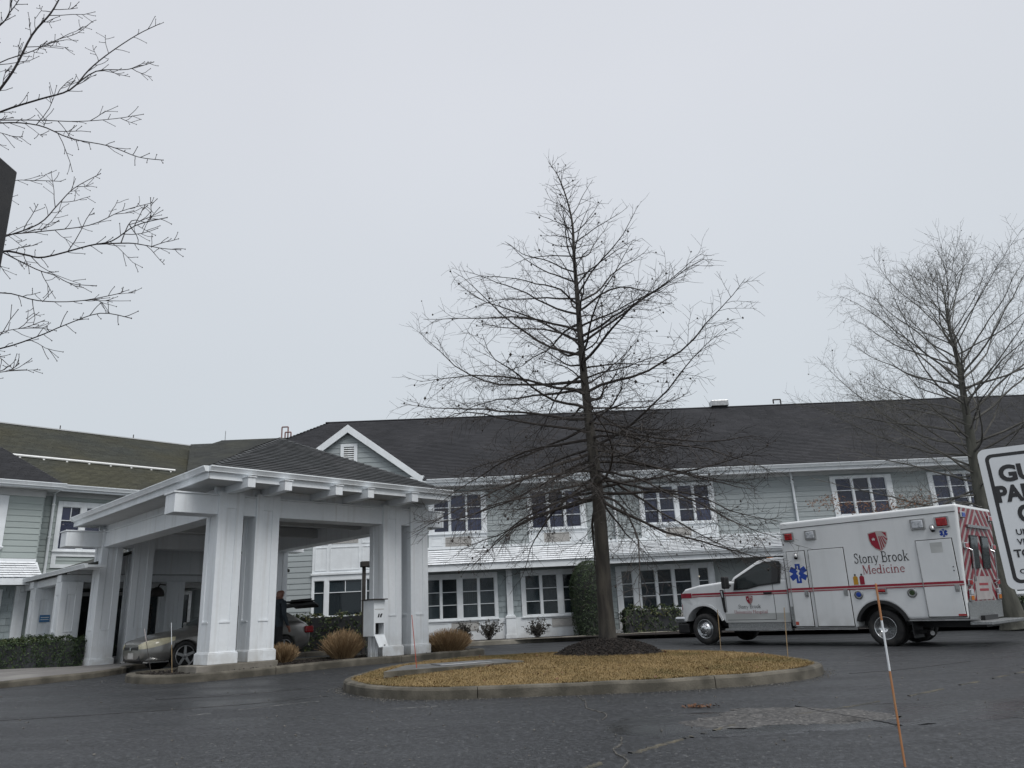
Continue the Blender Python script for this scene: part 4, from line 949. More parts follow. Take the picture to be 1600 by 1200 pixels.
# hipped roof
RH = 5.86; hx = CLX / 2
rp0, rp1 = (hx, hx, RH), (hx, CLY - hx, RH); ez = 4.30
mb = MB()
mb.add([(0, 0, ez), (CLX, 0, ez), rp0], [(0, 1, 2)]); mb.add([(0, 0, ez), rp0, rp1, (0, CLY, ez)], [(0, 1, 2, 3)])
mb.add([(CLX, 0, ez), (CLX, CLY, ez), rp1, rp0], [(0, 1, 2, 3)]); mb.add([(0, CLY, ez), rp1, (CLX, CLY, ez)], [(0, 1, 2)])
mb.quad((0, 0, ez - .02), (CLX, 0, ez - .02), (CLX, CLY, ez - .02), (0, CLY, ez - .02))
cr = mb.build('roof', M['shingle_c'], CAN)
u1 = Vector((0, hx, RH - ez)); ul = u1.length
shingles(cr, 'shingles', M['shingle_c'], (0, -.04, ez), (1, 0, 0), u1, int(ul / .14), lambda d: (hx * d / ul, CLX - hx * d / ul), .30, .14, .016)
shingles(cr, 'shingles', M['shingle_c'], (-.04, CLY, ez), (0, -1, 0), Vector((hx, 0, RH - ez)), int(ul / .14), lambda d: (hx * d / ul, CLY - hx * d / ul), .30, .14, .016)
mb = MB()
for (a, b) in (((0, 0, ez), rp0), ((CLX, 0, ez), rp0), ((0, CLY, ez), rp1), (rp0, rp1)):
    a, b = Vector(a), Vector(b); n_ = max(4, int((b - a).length / .2))
    for i in range(n_):
        p, q = a.lerp(b, i / n_), a.lerp(b, (i + 1.15) / n_); t = (b - a).normalized(); s_ = t.cross(Vector((0, 0, 1))).normalized() * .12; dn = Vector((0, 0, -.055))
        up = Vector((0, 0, .045)); up2 = Vector((0, 0, .028))
        mb.add([p - s_ + dn + up, p + up, p + s_ + dn + up, q - s_ + dn + up2, q + up2, q + s_ + dn + up2], [(0, 1, 4, 3), (1, 2, 5, 4)])
mb.build('hip_cap', M['shingle_c'], cr)['kind'] = 'stuff'

# concrete base under the near pair of columns
tb = MB(); tb.box(.26, 1.93, .56, 1.42, .2, .618)
tag(tb.build('concrete_base', M['concrete'], CAN, bevel=.015))

# ------------------------------------------------------------------ left wing (same axes as the canopy)
WNG = empty('building_wing', (*cw(0, 14.6), 0), AL, label='angled left wing with mossy green-brown roof and pale grey-green siding', cat='building')
WY = 14.6
def wl(y): return y - WY
mb = MB(); mb.box(-9, 6.3, 0, .15, ZB, 6.0); 
wh = [(1.22, 1.80), (1.98, 2.56)]
wall_slab(WNG, 'wall', .4, 6.3, ZB, 6.05, 0, .15, [(1.22, 2.56, 4.10, 5.52), (.9, 1.9, .4, 2.6), (2.6, 5.4, .4, 2.6)], M['siding_left'])
window(WNG, 1.08, 2.70, 3.95, 5.70, -.005, wh, 4.10, 5.52, rows=(.68,), gm='glass_up', vert=[[.5], [.5]], curtains={})
for x, z in ((1.45, 4.98), (1.37, 4.60)):
    mb = MB(); mb.lathe([(.012, 0), (.03, .004), (.02, .02)], (x, .5, z), (0, 0, 1), 10); mb.build('ceiling_lamp', mlamp, WNG)
mb = MB()
for r in rects_minus(1.08, 2.70, 3.48, 3.95, [(1.22, 2.56, 3.60, 3.86)]): mb.box(r[0], r[1], -.05, 0, r[2], r[3])
mb.build('window_panel', M['white_trim'], WNG)
siding(WNG, 1.22, 2.56, 3.6, 3.86, 0, [], M['siding_left'], .13)
siding(WNG, .47, 6.2, 2.7, 5.85, 0, [(1.08, 2.70, 3.48, 5.70)], M['siding_left'], .19)
mb = MB(); mb.box(.42, 6.3, -.05, 0, 5.85, 6.08); mb.build('frieze_board', M['soffit'], WNG)
mb = MB(); mb.box(.5, 6.3, -.42, -.05, 6.03, 6.06); mb.build('soffit', M['soffit'], WNG)
mb = MB(); mb.box(.5, 6.3, -.46, -.42, 5.98, 6.16); mb.build('fascia', M['white_trim'], WNG)
gutter(WNG, (.72, -.46, 6.19), (6.3, -.46, 6.19), (0, -1, 0), .13, .13)
downspout(WNG, .93, -.09, 3.0, 5.95)
# protruding bay at the far left
BYY = wl(13.6); BX = .42
wall_slab(WNG, 'bay_wall', -9, BX, ZB, 5.86, BYY, BYY + .12, [(-3.0, -1.02, 4.1, 5.5), (-2.6, -.62, 1.2, 2.6)], M['siding_left'])
mb = MB(); mb.box(BX - .12, BX, BYY + .12, 0, ZB, 5.9); mb.build('bay_return', M['siding_left'], WNG)
siding(WNG, -.55, BX - .02, 3.70, 5.62, BYY, [], M['siding_left'], .19); siding(WNG, -9, -3.3, 3.7, 5.62, BYY, [], M['siding_left'], .19)
siding(WNG, BYY, 0, 2.7, 5.62, BX, [], M['siding_left'], .19, rot=rad(90))
window(WNG, -3.2, -.56, 3.95, 5.62, BYY - .005, [(-3.0, -2.4), (-2.3, -1.75), (-1.6, -.98)], 4.1, 5.5, gm='glass_up')
window(WNG, -2.8, -.36, .6, 2.75, BYY - .005, [(-2.6, -2.1), (-2.0, -1.5), (-1.4, -.62)], 1.2, 2.6, gm='glass_lo', roommat='dark')
mb = MB(); mb.box(-9, BX, BYY - .04, BYY, 5.64, 5.86); mb.box(BX, BX + .04, BYY, 0, 5.64, 5.86); mb.build('frieze_board', M['soffit'], WNG)
shakes(WNG, -.36, -.02, .5, 2.85, BYY)
mb = MB(); mb.box(-.02, .28, BYY - .12, BYY, ZB, 2.85); mb.box(-.06, .32, BYY - .15, BYY - .0, ZB, .7); wp = mb.build('pilaster', M['white_trim'], WNG, bevel=.01)
mb = MB()
for i in range(4): mb.box(.08, .18, BYY - .2 + i * .02, BYY - .12, 2.66 - i * .12, 2.76 - i * .12)
mb.build('bracket', M['white_trim'], wp)
# its white shake pent roof
wpt = empty('pent_roof'); wpt.parent = WNG
sl = Vector((0, .8, .55)); shingles(wpt, 'shakes', M['shake_white'], (-9, BYY - .82, 3.05), (1, 0, 0), sl, int(sl.length / .135), lambda d: (0, 9.5 - .12 * d), .30, .135, .032)
mb = MB(); mb.prism([(BYY - .8, 3.03), (BYY - .02, 3.58), (BYY - .02, 2.9), (BYY - .75, 2.86)], 'x', -9, .47); mb.build('deck', M['white_trim'], wpt)
mb = MB(); mb.box(-9, .5, BYY - .84, BYY - .76, 2.84, 3.03); mb.build('fascia', M['white_trim'], wpt)
mb = MB(); mb.box(-9, .42, BYY - .05, BYY - .026, 3.58, 3.68); mb.build('flashing_board', M['white_trim'], wpt)
# bay roof
by0 = wl(13.05)
mb = MB(); A_, B_, C_, D_ = (.82, by0, 6.02), (-9, by0, 6.02), (-9, wl(17.27), 7.93), (-.34, wl(17.27), 7.93)
mb.quad(B_, A_, D_, C_); mb.add([A_, (.82, wl(14.0), 6.1), D_], [(0, 1, 2)])
brf = mb.build('bay_roof', M['shingle'], WNG)
su = Vector((0, 4.22, 1.91)); sul = su.length
shingles(brf, 'shingles', M['shingle'], (-9, by0 - .02, 6.02), (1, 0, 0), su, int(sul / .145), lambda d: (0, 9.82 - 1.16 * d / sul), .33, .145, .013)
mb = MB(); mb.box(-9, .80, by0, by0 + .04, 5.84, 6.0); mb.box(.76, .80, by0 + .04, wl(14.1), 5.84, 6.0); mb.build('fascia', M['white_trim'], WNG)
mb = MB(); mb.box(-9, .76, by0 + .04, BYY, 5.87, 5.9); mb.box(BX + .04, .76, BYY, wl(14.1), 5.87, 5.9); mb.build('soffit', M['soffit'], WNG)
gutter(WNG, (-9, by0, 6.03), (.86, by0, 6.03), (0, -1, 0), .13, .12)
# mossy main slope of the wing
ey, ez_, ry, rz = wl(14.1), 6.20, wl(20.3), 9.5
mb = MB(); mb.quad((-11, ey, ez_), (7.6, ey, ez_), (8.3, ry, rz), (-11, ry, rz)); mb.quad((-11, ry, rz), (8.3, ry, rz), (8.3, ry * 2 - ey, ez_), (-11, ry * 2 - ey, ez_))
wr = mb.build('roof', M['shingle_moss'], WNG)
su = Vector((0, ry - ey, rz - ez_)); sul = su.length
shingles(wr, 'shingles', M['shingle_moss'], (-11, ey - .02, ez_), (1, 0, 0), su, int(sul / .145), lambda d: (0, 18.0 + 1.2 * d / sul), .33, .145, .013)
mb = MB(); mb.box(-11, 8.0, ry - .05, ry + .1, rz + .015, rz + .06); mb.build('ridge_flashing', M['soffit'], wr)
for x in (2.2, 5.1):
    mb = MB(); mb.tube([(x, ry, rz), (x, ry, rz + .22)], .02, 6); mb.build('ridge_spike', M['brown'], wr)
mb = MB(); yy = wl(16.38); zz = 6.2 + (16.38 - 14.1) * (9.5 - 6.2) / 6.2
mb.tube([(-.1, yy, zz + .09), (5.55, yy, zz + .09)], .046, 8)
for i in range(8): mb.box(.1 + i * .75, .16 + i * .75, yy - .02, yy + .06, zz - .03, zz + .07)
mb.build('snow_rail', M['snowbar'], wr)

# ------------------------------------------------------------------ low porch between canopy and wing
POR = empty('entrance_porch', (EAX, EAY, 0), AL, label='low white entrance porch between the big canopy and the wing', cat='porch')
for x, y in ((.07, 9.1), (.16, 12.0), (2.85, 9.1), (5.2, 9.1)):
    column(x, y, .47, 2.70, POR)
for x0, x1, y in ((.06, 6.3, 9.2), (.1, 6.2, 12.1)):
    mb = MB(); mb.box(x0, x1, y, y + .38, 2.69, 2.89); mb.build('beam', M['white'], POR, bevel=.008)
for x in (.2, 5.4):
    mb = MB(); mb.box(x, x + .3, 9.59, 14.5, 2.692, 2.888); mb.build('beam', M['white'], POR)
mb = MB(); mb.prism([(.15, 2.89), (6.1, 2.89), (6.1, 3.1), (3.1, 4.0), (.15, 3.0)], 'y', 8.9, 9.05); mb.build('gable_board', M['white'], POR)
for s_, xa in ((1, .05), (-1, 6.15)):
    mb = MB(); mb.add([(xa, 7.9, 2.98), (3.1, 7.9, 4.05), (3.1, 14.55, 4.05), (xa, 14.55, 2.98), (xa, 7.9, 2.90), (3.1, 7.9, 3.97), (3.1, 14.55, 3.97), (xa, 14.55, 2.90)],
                      [(0, 1, 2, 3), (4, 5, 6, 7), (0, 1, 5, 4), (0, 3, 7, 4)]); mb.build('roof', M['shingle_link'], POR)
gutter(POR, (.05, 7.0, 3.02), (.05, 14.5, 3.02), (-1, 0, 0), .11, .1)
mb = MB(); mb.box(.05, .48, 7.0, 7.9, 2.93, 2.99); mb.build('eave_board', M['white'], POR)
mb = MB(); mb.box(.25, 6.0, 9.1, 14.5, 2.90, 2.93); mb.build('ceiling', M['soffit'], POR)
mb = MB(); mb.box(.75, .80, 11.0, 14.5, .45, 2.69); mb.box(.2, .8, 12.65, 12.7, .45, 2.69); mb.build('screen_wall', M['white'], POR)
mb = MB(); mb.box(.35, .62, 11.985, 11.998, 1.72, 1.92); mb.build('notice_plate', M['blue_sign'], POR)
mb = MB()
for i in range(2): mb.box(.38, .59, 11.978, 11.984, 1.78 + i * .06, 1.80 + i * .06)
mb.build('notice_text', M['sign_white'], POR)
# glazed entrance doors at the back and dark brick pier
dr = empty('entrance_door'); dr.parent = POR
mb = MB()
for r in rects_minus(1.0, 5.3, .45, 2.62, [(1.1 + i * 1.05, 2.05 + i * 1.05, .6, 2.5) for i in range(4)]): mb.box(r[0], r[1], 13.2, 13.27, r[2], r[3])
mb.build('door_frame', M['steel'], dr)
for i in range(4):
    mb = MB(); mb.box(1.1 + i * 1.05, 2.05 + i * 1.05, 13.23, 13.24, .6, 2.5); mb.build('pane', M['glass_lo'], dr)
mb = MB(); mb.box(.9, 5.4, 14.3, 14.35, .45, 2.7); mb.build('back_wall', M['dark'], dr)
# dome-shaped lamps on the porch columns
for x, y in ((2.55, 9.0), (4.55, 9.0)):
    mb = MB(); prof = []
    for i in range(9): a = math.pi / 2 * i / 8; prof.append((math.sin(a) * .2, math.cos(a) * .24))
    mb.lathe(prof + [(.19, -.03)], (x, y, 2.3), (0, 0, 1), 18); wlp = mb.build('wall_lamp', M['brown'], POR, smooth=True)
    mb = MB(); mb.tube([(x, y, 2.5), (x + .1, y + .1, 2.62), (x + .3, y + .2, 2.6)], .02, 6); mb.build('lamp_arm', M['brown'], wlp)
# brick pier by the doors, laid brick by brick
mb = MB(); mb.box(0, .19, 0, .09, 0, .057); bme = mb.mesh('brick', mat('dark_brick', (0.05, 0.045, 0.042), 0.85, c2=(0.10, 0.085, 0.075), scale=4, obj_var=.45))
mb = MB(); mb.box(2.42, 2.80, 10.03, 10.3, .45, 2.1); pier = mb.build('brick_pier', M['concrete'], POR)
for r_ in range(24):
    for k in range(2):
        o = bpy.data.objects.new('brick', bme); COL.objects.link(o); o.parent = pier; o.location = (2.415 + k * .2 - (r_ % 2) * .02, 9.95, .46 + r_ * .068)

# ------------------------------------------------------------------ beds, kerbs and pavement
# canopy bed
def carr(p): q = Vector((p[0] - EAX, p[1] - EAY)); c, s_ = math.cos(AL), math.sin(AL); return q.x * c + q.y * s_, -q.x * s_ + q.y * c
BED = [cw(-.62, 1.55), cw(-.45, .75), cw(.3, .22), cw(1.2, .16), cw(1.95, .20), cw(3.4, .25), cw(4.75, .30), cw(6.2, .42), cw(7.55, .62), cw(7.95, .95), cw(7.8, 1.4), cw(6.8, 1.75), cw(4.8, 2.0), cw(2.6, 2.15), cw(.6, 2.2), cw(-.35, 2.05)]
BED_OLD = [(-7.62, 15.28), (-7.2, 15.12), (-6.3, 15.42), (-5.11, 16.23), (-4.1, 17.35), (-3.26, 18.33), (-2.2, 19.45), (-1.24, 20.40), (-1.15, 20.85), (-1.6, 21.1), (-2.6, 21.0), (-4.2, 20.0), (-5.6, 18.6), (-6.7, 17.3), (-7.55, 16.1), (-7.8, 15.6)]
BEDC = catmull([(a, b, 0) for a, b in BED], 5, True)
bed = empty('planting_bed', label='kerbed mulch bed along the front of the canopy columns', cat='planting bed', kind='structure')
kerb(bed, BEDC, True, 3.0)
inner = []
for i, p in enumerate(BEDC):
    t = (BEDC[(i + 1) % len(BEDC)] - BEDC[i - 1]).normalized(); inner.append((p.x - t.y * .15, p.y + t.x * .15))
sheet('bed_soil', inner, lambda c: .10 + .02 * noise.noise(Vector((c.x * 5, c.y * 5, 0))), M['mulch'], None, None, .3, kind=None, parent=bed)
def chips(poly, n, dz, parent, name='mulch_chips'):
    xa, xb = min(p[0] for p in poly), max(p[0] for p in poly); ya, yb = min(p[1] for p in poly), max(p[1] for p in poly); mb = MB(); c = 0
    for _ in range(n * 4):
        x, y = RND.uniform(xa, xb), RND.uniform(ya, yb)
        if not inside((x, y), poly): continue
        d = Vector((RND.uniform(-1, 1), RND.uniform(-1, 1), RND.uniform(-.3, .5))).normalized(); e_ = d.orthogonal().normalized()
        mb.obox((x, y, g(x, y) + dz + .008), d * RND.uniform(.015, .045), e_ * RND.uniform(.006, .014), d.cross(e_) * .004); c += 1
        if c >= n: break
    o = mb.build(name, M['chip'], parent); o['kind'] = 'stuff'; return o
chips(inner, 2600, .11, bed)
# strip of mulch and kerb along the main building
KL = catmull([(-5.2, 26.55, 0), (-1.75, 26.75, 0), (1.9, 27.3, 0), (6.1, 27.9, 0), (9.6, 27.7, 0), (12.6, 26.3, 0), (15.2, 24.4, 0), (19.5, 21.0, 0), (24, 17.4, 0)], 6)
kb = empty('kerb', label='concrete kerb along the planted strip before the main building', cat='kerb', kind='structure')
kerb(kb, KL, False, 3.2, m='kerb_pale')
poly = [(p.x, p.y + .1) for p in KL] + [(30, 22), (31, 30.1), (-5.2, 28.9)]
sheet('soil_strip', poly, .13, M['mulch'], 'dark mulch strip between kerb and main building', 'planting strip', 1.2)
# left pavement
PV = catmull([(-26, 2.5, 0), (-18, 8.0, 0), (-14, 11.0, 0), (-10.6, 14.3, 0), (-9.2, 15.9, 0), (-8.75, 17.2, 0), (*cw(1.2, 5.75), 0), (*cw(4.0, 5.95), 0), (*cw(9.0, 6.0), 0)], 6)
pk = empty('pavement_kerb', label='low concrete kerb edging the left pavement', cat='kerb', kind='structure')
kerb(pk, PV, False, 3.2, h=.125)
poly = [(p.x - .02, p.y + .1) for p in PV] + [cw(9, 14), cw(-9, 14.2), (-30, 12)]
sheet('pavement', poly, .10, M['walk'], 'grey concrete pavement beside the hedge and canopy', 'pavement', 1.0)
# ------------------------------------------------------------------ ambulance
P1 = Vector((4.929, 21.613, 0.275)); P2 = Vector((8.22, 18.09, 0.20))
fa = (P1 - P2); fa.z = 0; WB = fa.length; fa.normalize(); away = Vector((-fa.y, fa.x, 0)) * -1      # away = towards its right side
HWB = 1.15                                                       # half width of the module
AMB = empty('ambulance', P2 + Vector((fa.y, -fa.x, 0)) * HWB, math.atan2(fa.y, fa.x), label='white box ambulance with red stripe and red shield, facing left on the drive', cat='ambulance')
AMB.rotation_euler = (0, -math.atan2(P1.z - P2.z, WB), math.atan2(fa.y, fa.x))
YS = HWB                                                          # left side plane (towards the camera)
def apart(name, mb, m, parent=AMB, **k): return mb.build(name, m, parent, **k)
# patient module: side profile with wheel arch, extruded, rounded edges
def arch(cx, cz, r, z0, n=16, rev=False):
    a0 = math.asin((z0 - cz) / r); pts = [(cx + r * math.cos(a), cz + r * math.sin(a)) for a in [a0 + (math.pi - 2 * a0) * i / n for i in range(n + 1)]]
    return pts if not rev else pts[::-1]
S0, S1 = -2.0, 2.24
prof = [(S1, .40), (S1, 3.0), (S0, 3.0), (S0, .57), (-.6, .57)] + arch(0, .39, .60, .57, rev=True)[0:] + [(.6, .40)]
prof = [(2.16, .40), (2.24, .62), (2.24, 3.0), (-2.0, 3.0), (-1.80, .58)] + [(x, z) for x, z in arch(0, .40, .58, .58, rev=True)] + [(.60, .40)]
mb = MB(); mb.prism(prof, 'y', -YS, YS)
body = apart('patient_module', mb, [M['amb']], bevel=.06, seg=4, angle=50)
# roof edge rail
mb = MB(); mb.box(S0 + .06, S1 - .05, YS + .001, YS + .008, 2.825, 2.84); apart('drip_rail', mb, M['ink'], body)
def side(name, s0, s1, z0, z1, m, parent, t0=0.0, t1=.012, bevel=0.0):
    mb = MB(); mb.box(s0, s1, YS + t0, YS + t1, z0, z1); return mb.build(name, m, parent, bevel=bevel)
def door(s0, s1, z0, z1, hx_, nm='compartment_door'):
    side('door_gap', s0 - .018, s1 + .018, z0 - .018, z1 + .018, M['ink'], body, .0005, .003)
    d = side(nm, s0, s1, z0, z1, M['amb'], AMB, .0032, .022, .007)
    hs_ = s1 if abs(hx_ - s0) < abs(hx_ - s1) else s0
    mb = MB(); mb.tube([(hs_, YS + .02, z0 + .04), (hs_, YS + .02, z1 - .04)], .011, 8); mb.build('hinge', M['steel'], d)
    mb = MB(); mb.box(hx_ - .05, hx_ + .05, YS + .0225, YS + .036, 1.14, 1.29); mb.box(hx_ - .03, hx_ + .03, YS + .037, YS + .052, 1.17, 1.26)
    mb.build('handle', M['steel'], d, bevel=.006); return d
d1 = door(1.65, 2.12, .45, 2.25, 1.72); d2 = door(.66, 1.54, .45, 2.25, .74); d3 = door(-1.76, -1.02, .63, 2.26, -1.70)
mb = MB(); mb.box(-1.56, -1.31, YS + .0225, YS + .024, 1.98, 2.20); mb.build('vent_patch', M['amb_dirty'], d3)
for z in (1.66, 1.58):
    mb = MB(); mb.lathe([(.014, 0), (.014, .006)], (-1.70, YS + .022, z), (0, 1, 0), 10); mb.build('bolt', M['ink'], d3)
# stripes
ZT = .0245
def stripe(s0, s1, z0, z1, m, par, t): side('stripe', s0, s1, z0, z1, m, par, t, t + .0016)
stripe(-1.85, 2.20, 1.31, 1.36, M['red'], body, ZT); stripe(-1.85, 2.20, 1.265, 1.285, M['red'], body, ZT); stripe(-1.85, 2.20, 1.285, 1.31, M['offwhite'], body, ZT)
# corner kick plates
mb = MB(); mb.box(2.14, 2.205, YS + .001, YS + .006, .46, .92); apart('gravel_guard', mb, M['plate'], body)
# module warning and scene lights
def lamp(name, s, z, w_, h, lens, par=AMB):
    mb = MB()
    for r in rects_minus(s - w_ / 2 - .035, s + w_ / 2 + .035, z - h / 2 - .03, z + h / 2 + .03, [(s - w_ / 2, s + w_ / 2, z - h / 2, z + h / 2)]): mb.box(r[0], r[1], YS + .001, YS + .04, r[2], r[3])
    l = mb.build(name, M['steel'], par, bevel=.008)
    mb = MB(); mb.box(s - w_ / 2, s + w_ / 2, YS + .002, YS + .055, z - h / 2, z + h / 2); mb.build('lens', lens, l, bevel=.02, seg=3)
    return l
lamp('warning_light', 2.0, 2.62, .20, .16, M['red_l']); lamp('warning_light', -1.64, 2.63, .22, .18, M['red_l'])
lamp('scene_light', 1.42, 2.62, .21, .17, M['lens']); lamp('scene_light', -1.13, 2.63, .24, .18, M['lens'])
lamp('marker_light', -.09, 1.215, .17, .06, M['red_l'])
for s_, z in ((1.87, 2.13), (-1.42, 2.50)):
    mb = MB(); mb.tube([(s_, YS + .004, z + .05), (s_ - .01, YS + .06, z + .03), (s_ - .05, YS + .13, z - .05)], [.05, .055, .045], 14); c_ = mb.build('side_camera', M['steel'], AMB, smooth=True)
    mb = MB(); mb.lathe([(.034, 0), (.036, .005)], (s_ - .051, YS + .132, z - .052), (-.04, .07, -.08), 14); mb.build('lens', M['black'], c_)
# fuel ports
for s_ in (.45, -.75):
    mb = MB(); mb.lathe([(.105, .002), (.105, .02), (.085, .03), (.080, .012), (.0, .010)], (s_, YS, 1.15), (0, 1, 0), 22); fp = mb.build('fuel_port', M['steel'], AMB)
    mb = MB(); mb.lathe([(.055, .012), (.055, .03), (.03, .034)], (s_, YS, 1.15), (0, 1, 0), 16); mb.build('cap', M['blue'] if s_ > 0 else M['hedge'], fp)
# flat print: the mirrored flag helps place lettering (x runs forward, the reader sees it reversed)
def PR(pts, z0=None): return pts
def print_poly(name, poly, m, t, par=AMB, lab=None):
    mb = MB(); n = len(poly)
    mb.add([(p[0], YS + t, p[1]) for p in poly], [tuple(range(n))]); o = mb.build(name, m, par)
    return o
def tri_poly(name, polys, m, par, plane, lab=None):
    """filled flat shapes on a plane given as a function (u, v, lift) -> point"""
    bm = bmesh.new()
    for k, poly in enumerate(polys):
        vs = [bm.verts.new(plane(p[0], p[1], k * .00015)) for p in poly]; bm.faces.new(vs)
    bmesh.ops.triangulate(bm, faces=bm.faces)
    me = bpy.data.meshes.new(name); bm.to_mesh(me); bm.free(); me.materials.append(m)
    o = bpy.data.objects.new(name, me); COL.objects.link(o); o.parent = par
    if lab: o['label'] = lab
    return o
# serif lettering drawn as strokes of two weights
TK, TN = .125, .05
def arc_(cx, cy, rx, ry, a0, a1, n=14): return [(cx + rx * math.cos(rad(a0 + (a1 - a0) * i / n)), cy + ry * math.sin(rad(a0 + (a1 - a0) * i / n))) for i in range(n + 1)]
def sf(x0, x1, y): return ([(x0, y), (x1, y)], .045)
GL = {
 'S': (.56, [([(.44, .78), (.42, .90), (.28, .96), (.13, .90), (.09, .75), (.17, .61), (.34, .49), (.45, .35), (.43, .14), (.27, .03), (.11, .09), (.06, .24)], .095), ([(.455, .70), (.455, .97)], .04), ([(.05, .03), (.05, .30)], .04)]),
 't': (.38, [([(.16, .82), (.16, .14), (.22, .04), (.35, .09)], .10), sf(.03, .34, .61)]),
 'o': (.62, [(arc_(.30, .31, .215, .275, 0, 360, 24), .095)]),
 'n': (.68, [([(.14, 0), (.14, .62)], .11), ([(.14, .44), (.25, .58), (.38, .59), (.49, .48), (.50, 0)], .10), sf(.02, .27, .022), sf(.38, .63, .022), sf(.03, .14, .60)]),
 'y': (.62, [([(.09, .62), (.32, .03)], .11), ([(.56, .62), (.31, -.03), (.22, -.20), (.07, -.22)], .06), sf(0, .22, .60), sf(.44, .66, .60)]),
 'B': (.72, [([(.17, 0), (.17, 1)], .13), ([(.17, .97), (.40, .97), (.54, .88), (.54, .65), (.42, .54), (.17, .53)], .08), ([(.40, .53), (.60, .44), (.62, .16), (.48, .03), (.17, .03)], .09), sf(.03, .17, .022), sf(.03, .17, .978)]),
 'r': (.46, [([(.14, 0), (.14, .62)], .11), ([(.14, .40), (.24, .56), (.40, .56)], .09), sf(.02, .29, .022), sf(.03, .14, .60)]),
 'k': (.66, [([(.14, 0), (.14, 1)], .11), ([(.14, .24), (.46, .60)], .055), ([(.26, .37), (.53, .02)], .11), sf(.02, .27, .022), sf(.42, .64, .022), sf(.36, .58, .60), sf(.03, .14, .978)]),
 'M': (.98, [([(.12, 0), (.12, 1)], .06), ([(.12, .99), (.46, .06)], .12), ([(.46, .06), (.80, .99)], .055), ([(.81, 1), (.81, 0)], .12), sf(.01, .24, .022), sf(.68, .94, .022), sf(.01, .14, .978), sf(.78, .94, .978)]),
 'e': (.58, [([(.08, .34), (.50, .34)], .05), (arc_(.30, .31, .21, .27, 8, 320, 20), .09)]),
 'd': (.70, [(arc_(.28, .31, .205, .27, 0, 360, 22), .09), ([(.50, 0), (.50, 1)], .11), sf(.38, .50, .978), sf(.50, .66, .022)]),
 'i': (.32, [([(.14, 0), (.14, .62)], .11), ([(.14, .78), (.14, .90)], .12), sf(.02, .27, .022), sf(.03, .14, .60)]),
 'c': (.54, [(arc_(.29, .31, .205, .27, 42, 318, 18), .09)]),
 'U': (.80, [([(.15, 1), (.15, .28), (.24, .06), (.40, .02), (.56, .07), (.64, .28), (.64, 1)], .10), sf(.02, .29, .978), sf(.53, .76, .978)]),
 'v': (.58, [([(.08, .62), (.29, .03)], .11), ([(.29, .03), (.50, .62)], .055), sf(0, .2, .60), sf(.4, .58, .60)]),
 's': (.48, [([(.38, .50), (.30, .59), (.15, .57), (.10, .45), (.22, .34), (.36, .24), (.37, .09), (.22, .02), (.08, .10)], .08)]),
 'H': (.84, [([(.16, 0), (.16, 1)], .12), ([(.66, 0), (.66, 1)], .12), ([(.16, .52), (.66, .52)], .05), sf(.03, .29, .022), sf(.53, .79, .022), sf(.03, .29, .978), sf(.53, .79, .978)]),
 'p': (.66, [([(.14, -.25), (.14, .62)], .11), (arc_(.36, .31, .205, .27, 0, 360, 22), .09), sf(.02, .27, -.23)]),
 'a': (.56, [([(.10, .50), (.22, .60), (.36, .57), (.41, .45), (.41, .06), (.52, .03)], .09), (arc_(.24, .19, .15, .16, 0, 360, 18), .08)]),
 'l': (.32, [([(.14, 0), (.14, 1)], .11), sf(.02, .27, .022), sf(.03, .14, .978)]),
 ' ': (.30, []),
}
def ribbon(pts, w_):
    """a stroke of constant width as one outline"""
    P = [Vector((a, b)) for a, b in pts]; k = len(P); closed = (P[0] - P[-1]).length < 1e-6
    Lf, Rt = [], []
    for i in range(k):
        if closed: t = P[(i + 1) % (k - 1) if i == k - 1 else i + 1] - P[i - 1 if i > 0 else k - 2]
        else: t = P[min(i + 1, k - 1)] - P[max(i - 1, 0)]
        t.normalize(); n_ = Vector((-t.y, t.x)) * w_ / 2; Lf.append(P[i] + n_); Rt.append(P[i] - n_)
    return Lf, Rt
def serif_text(txt, x_of, z_of, h, m, par, name, width=None, t=.0):
    """x_of(u) maps reading position to the side of the vehicle"""
    adv = sum(GL[c][0] for c in txt); sc = (width / adv) if width else h
    mb = MB(); u = 0; lift = 0
    for c in txt:
        wdt, strokes = GL[c]
        for pts, w_ in strokes:
            Lf, Rt = ribbon(pts, w_ * .95); lift += 1
            vs = []
            for a, b in zip(Lf, Rt):
                for q in (a, b): vs.append((x_of((u + q.x) * sc), YS + t + (lift % 7) * .0002, z_of(q.y * h)))
            mb.add(vs, [(2 * i, 2 * i + 2, 2 * i + 3, 2 * i + 1) for i in range(len(Lf) - 1)])
        u += wdt
    return mb.build(name, m, par)
serif_text('Stony Brook', lambda u: .43 - u, lambda v: 1.855 + v, .24, M['ink'], AMB, 'lettering', 1.25, .004)
serif_text('Medicine', lambda u: .27 - u, lambda v: 1.605 + v, .205, M['redink'], AMB, 'lettering', .96, .004)
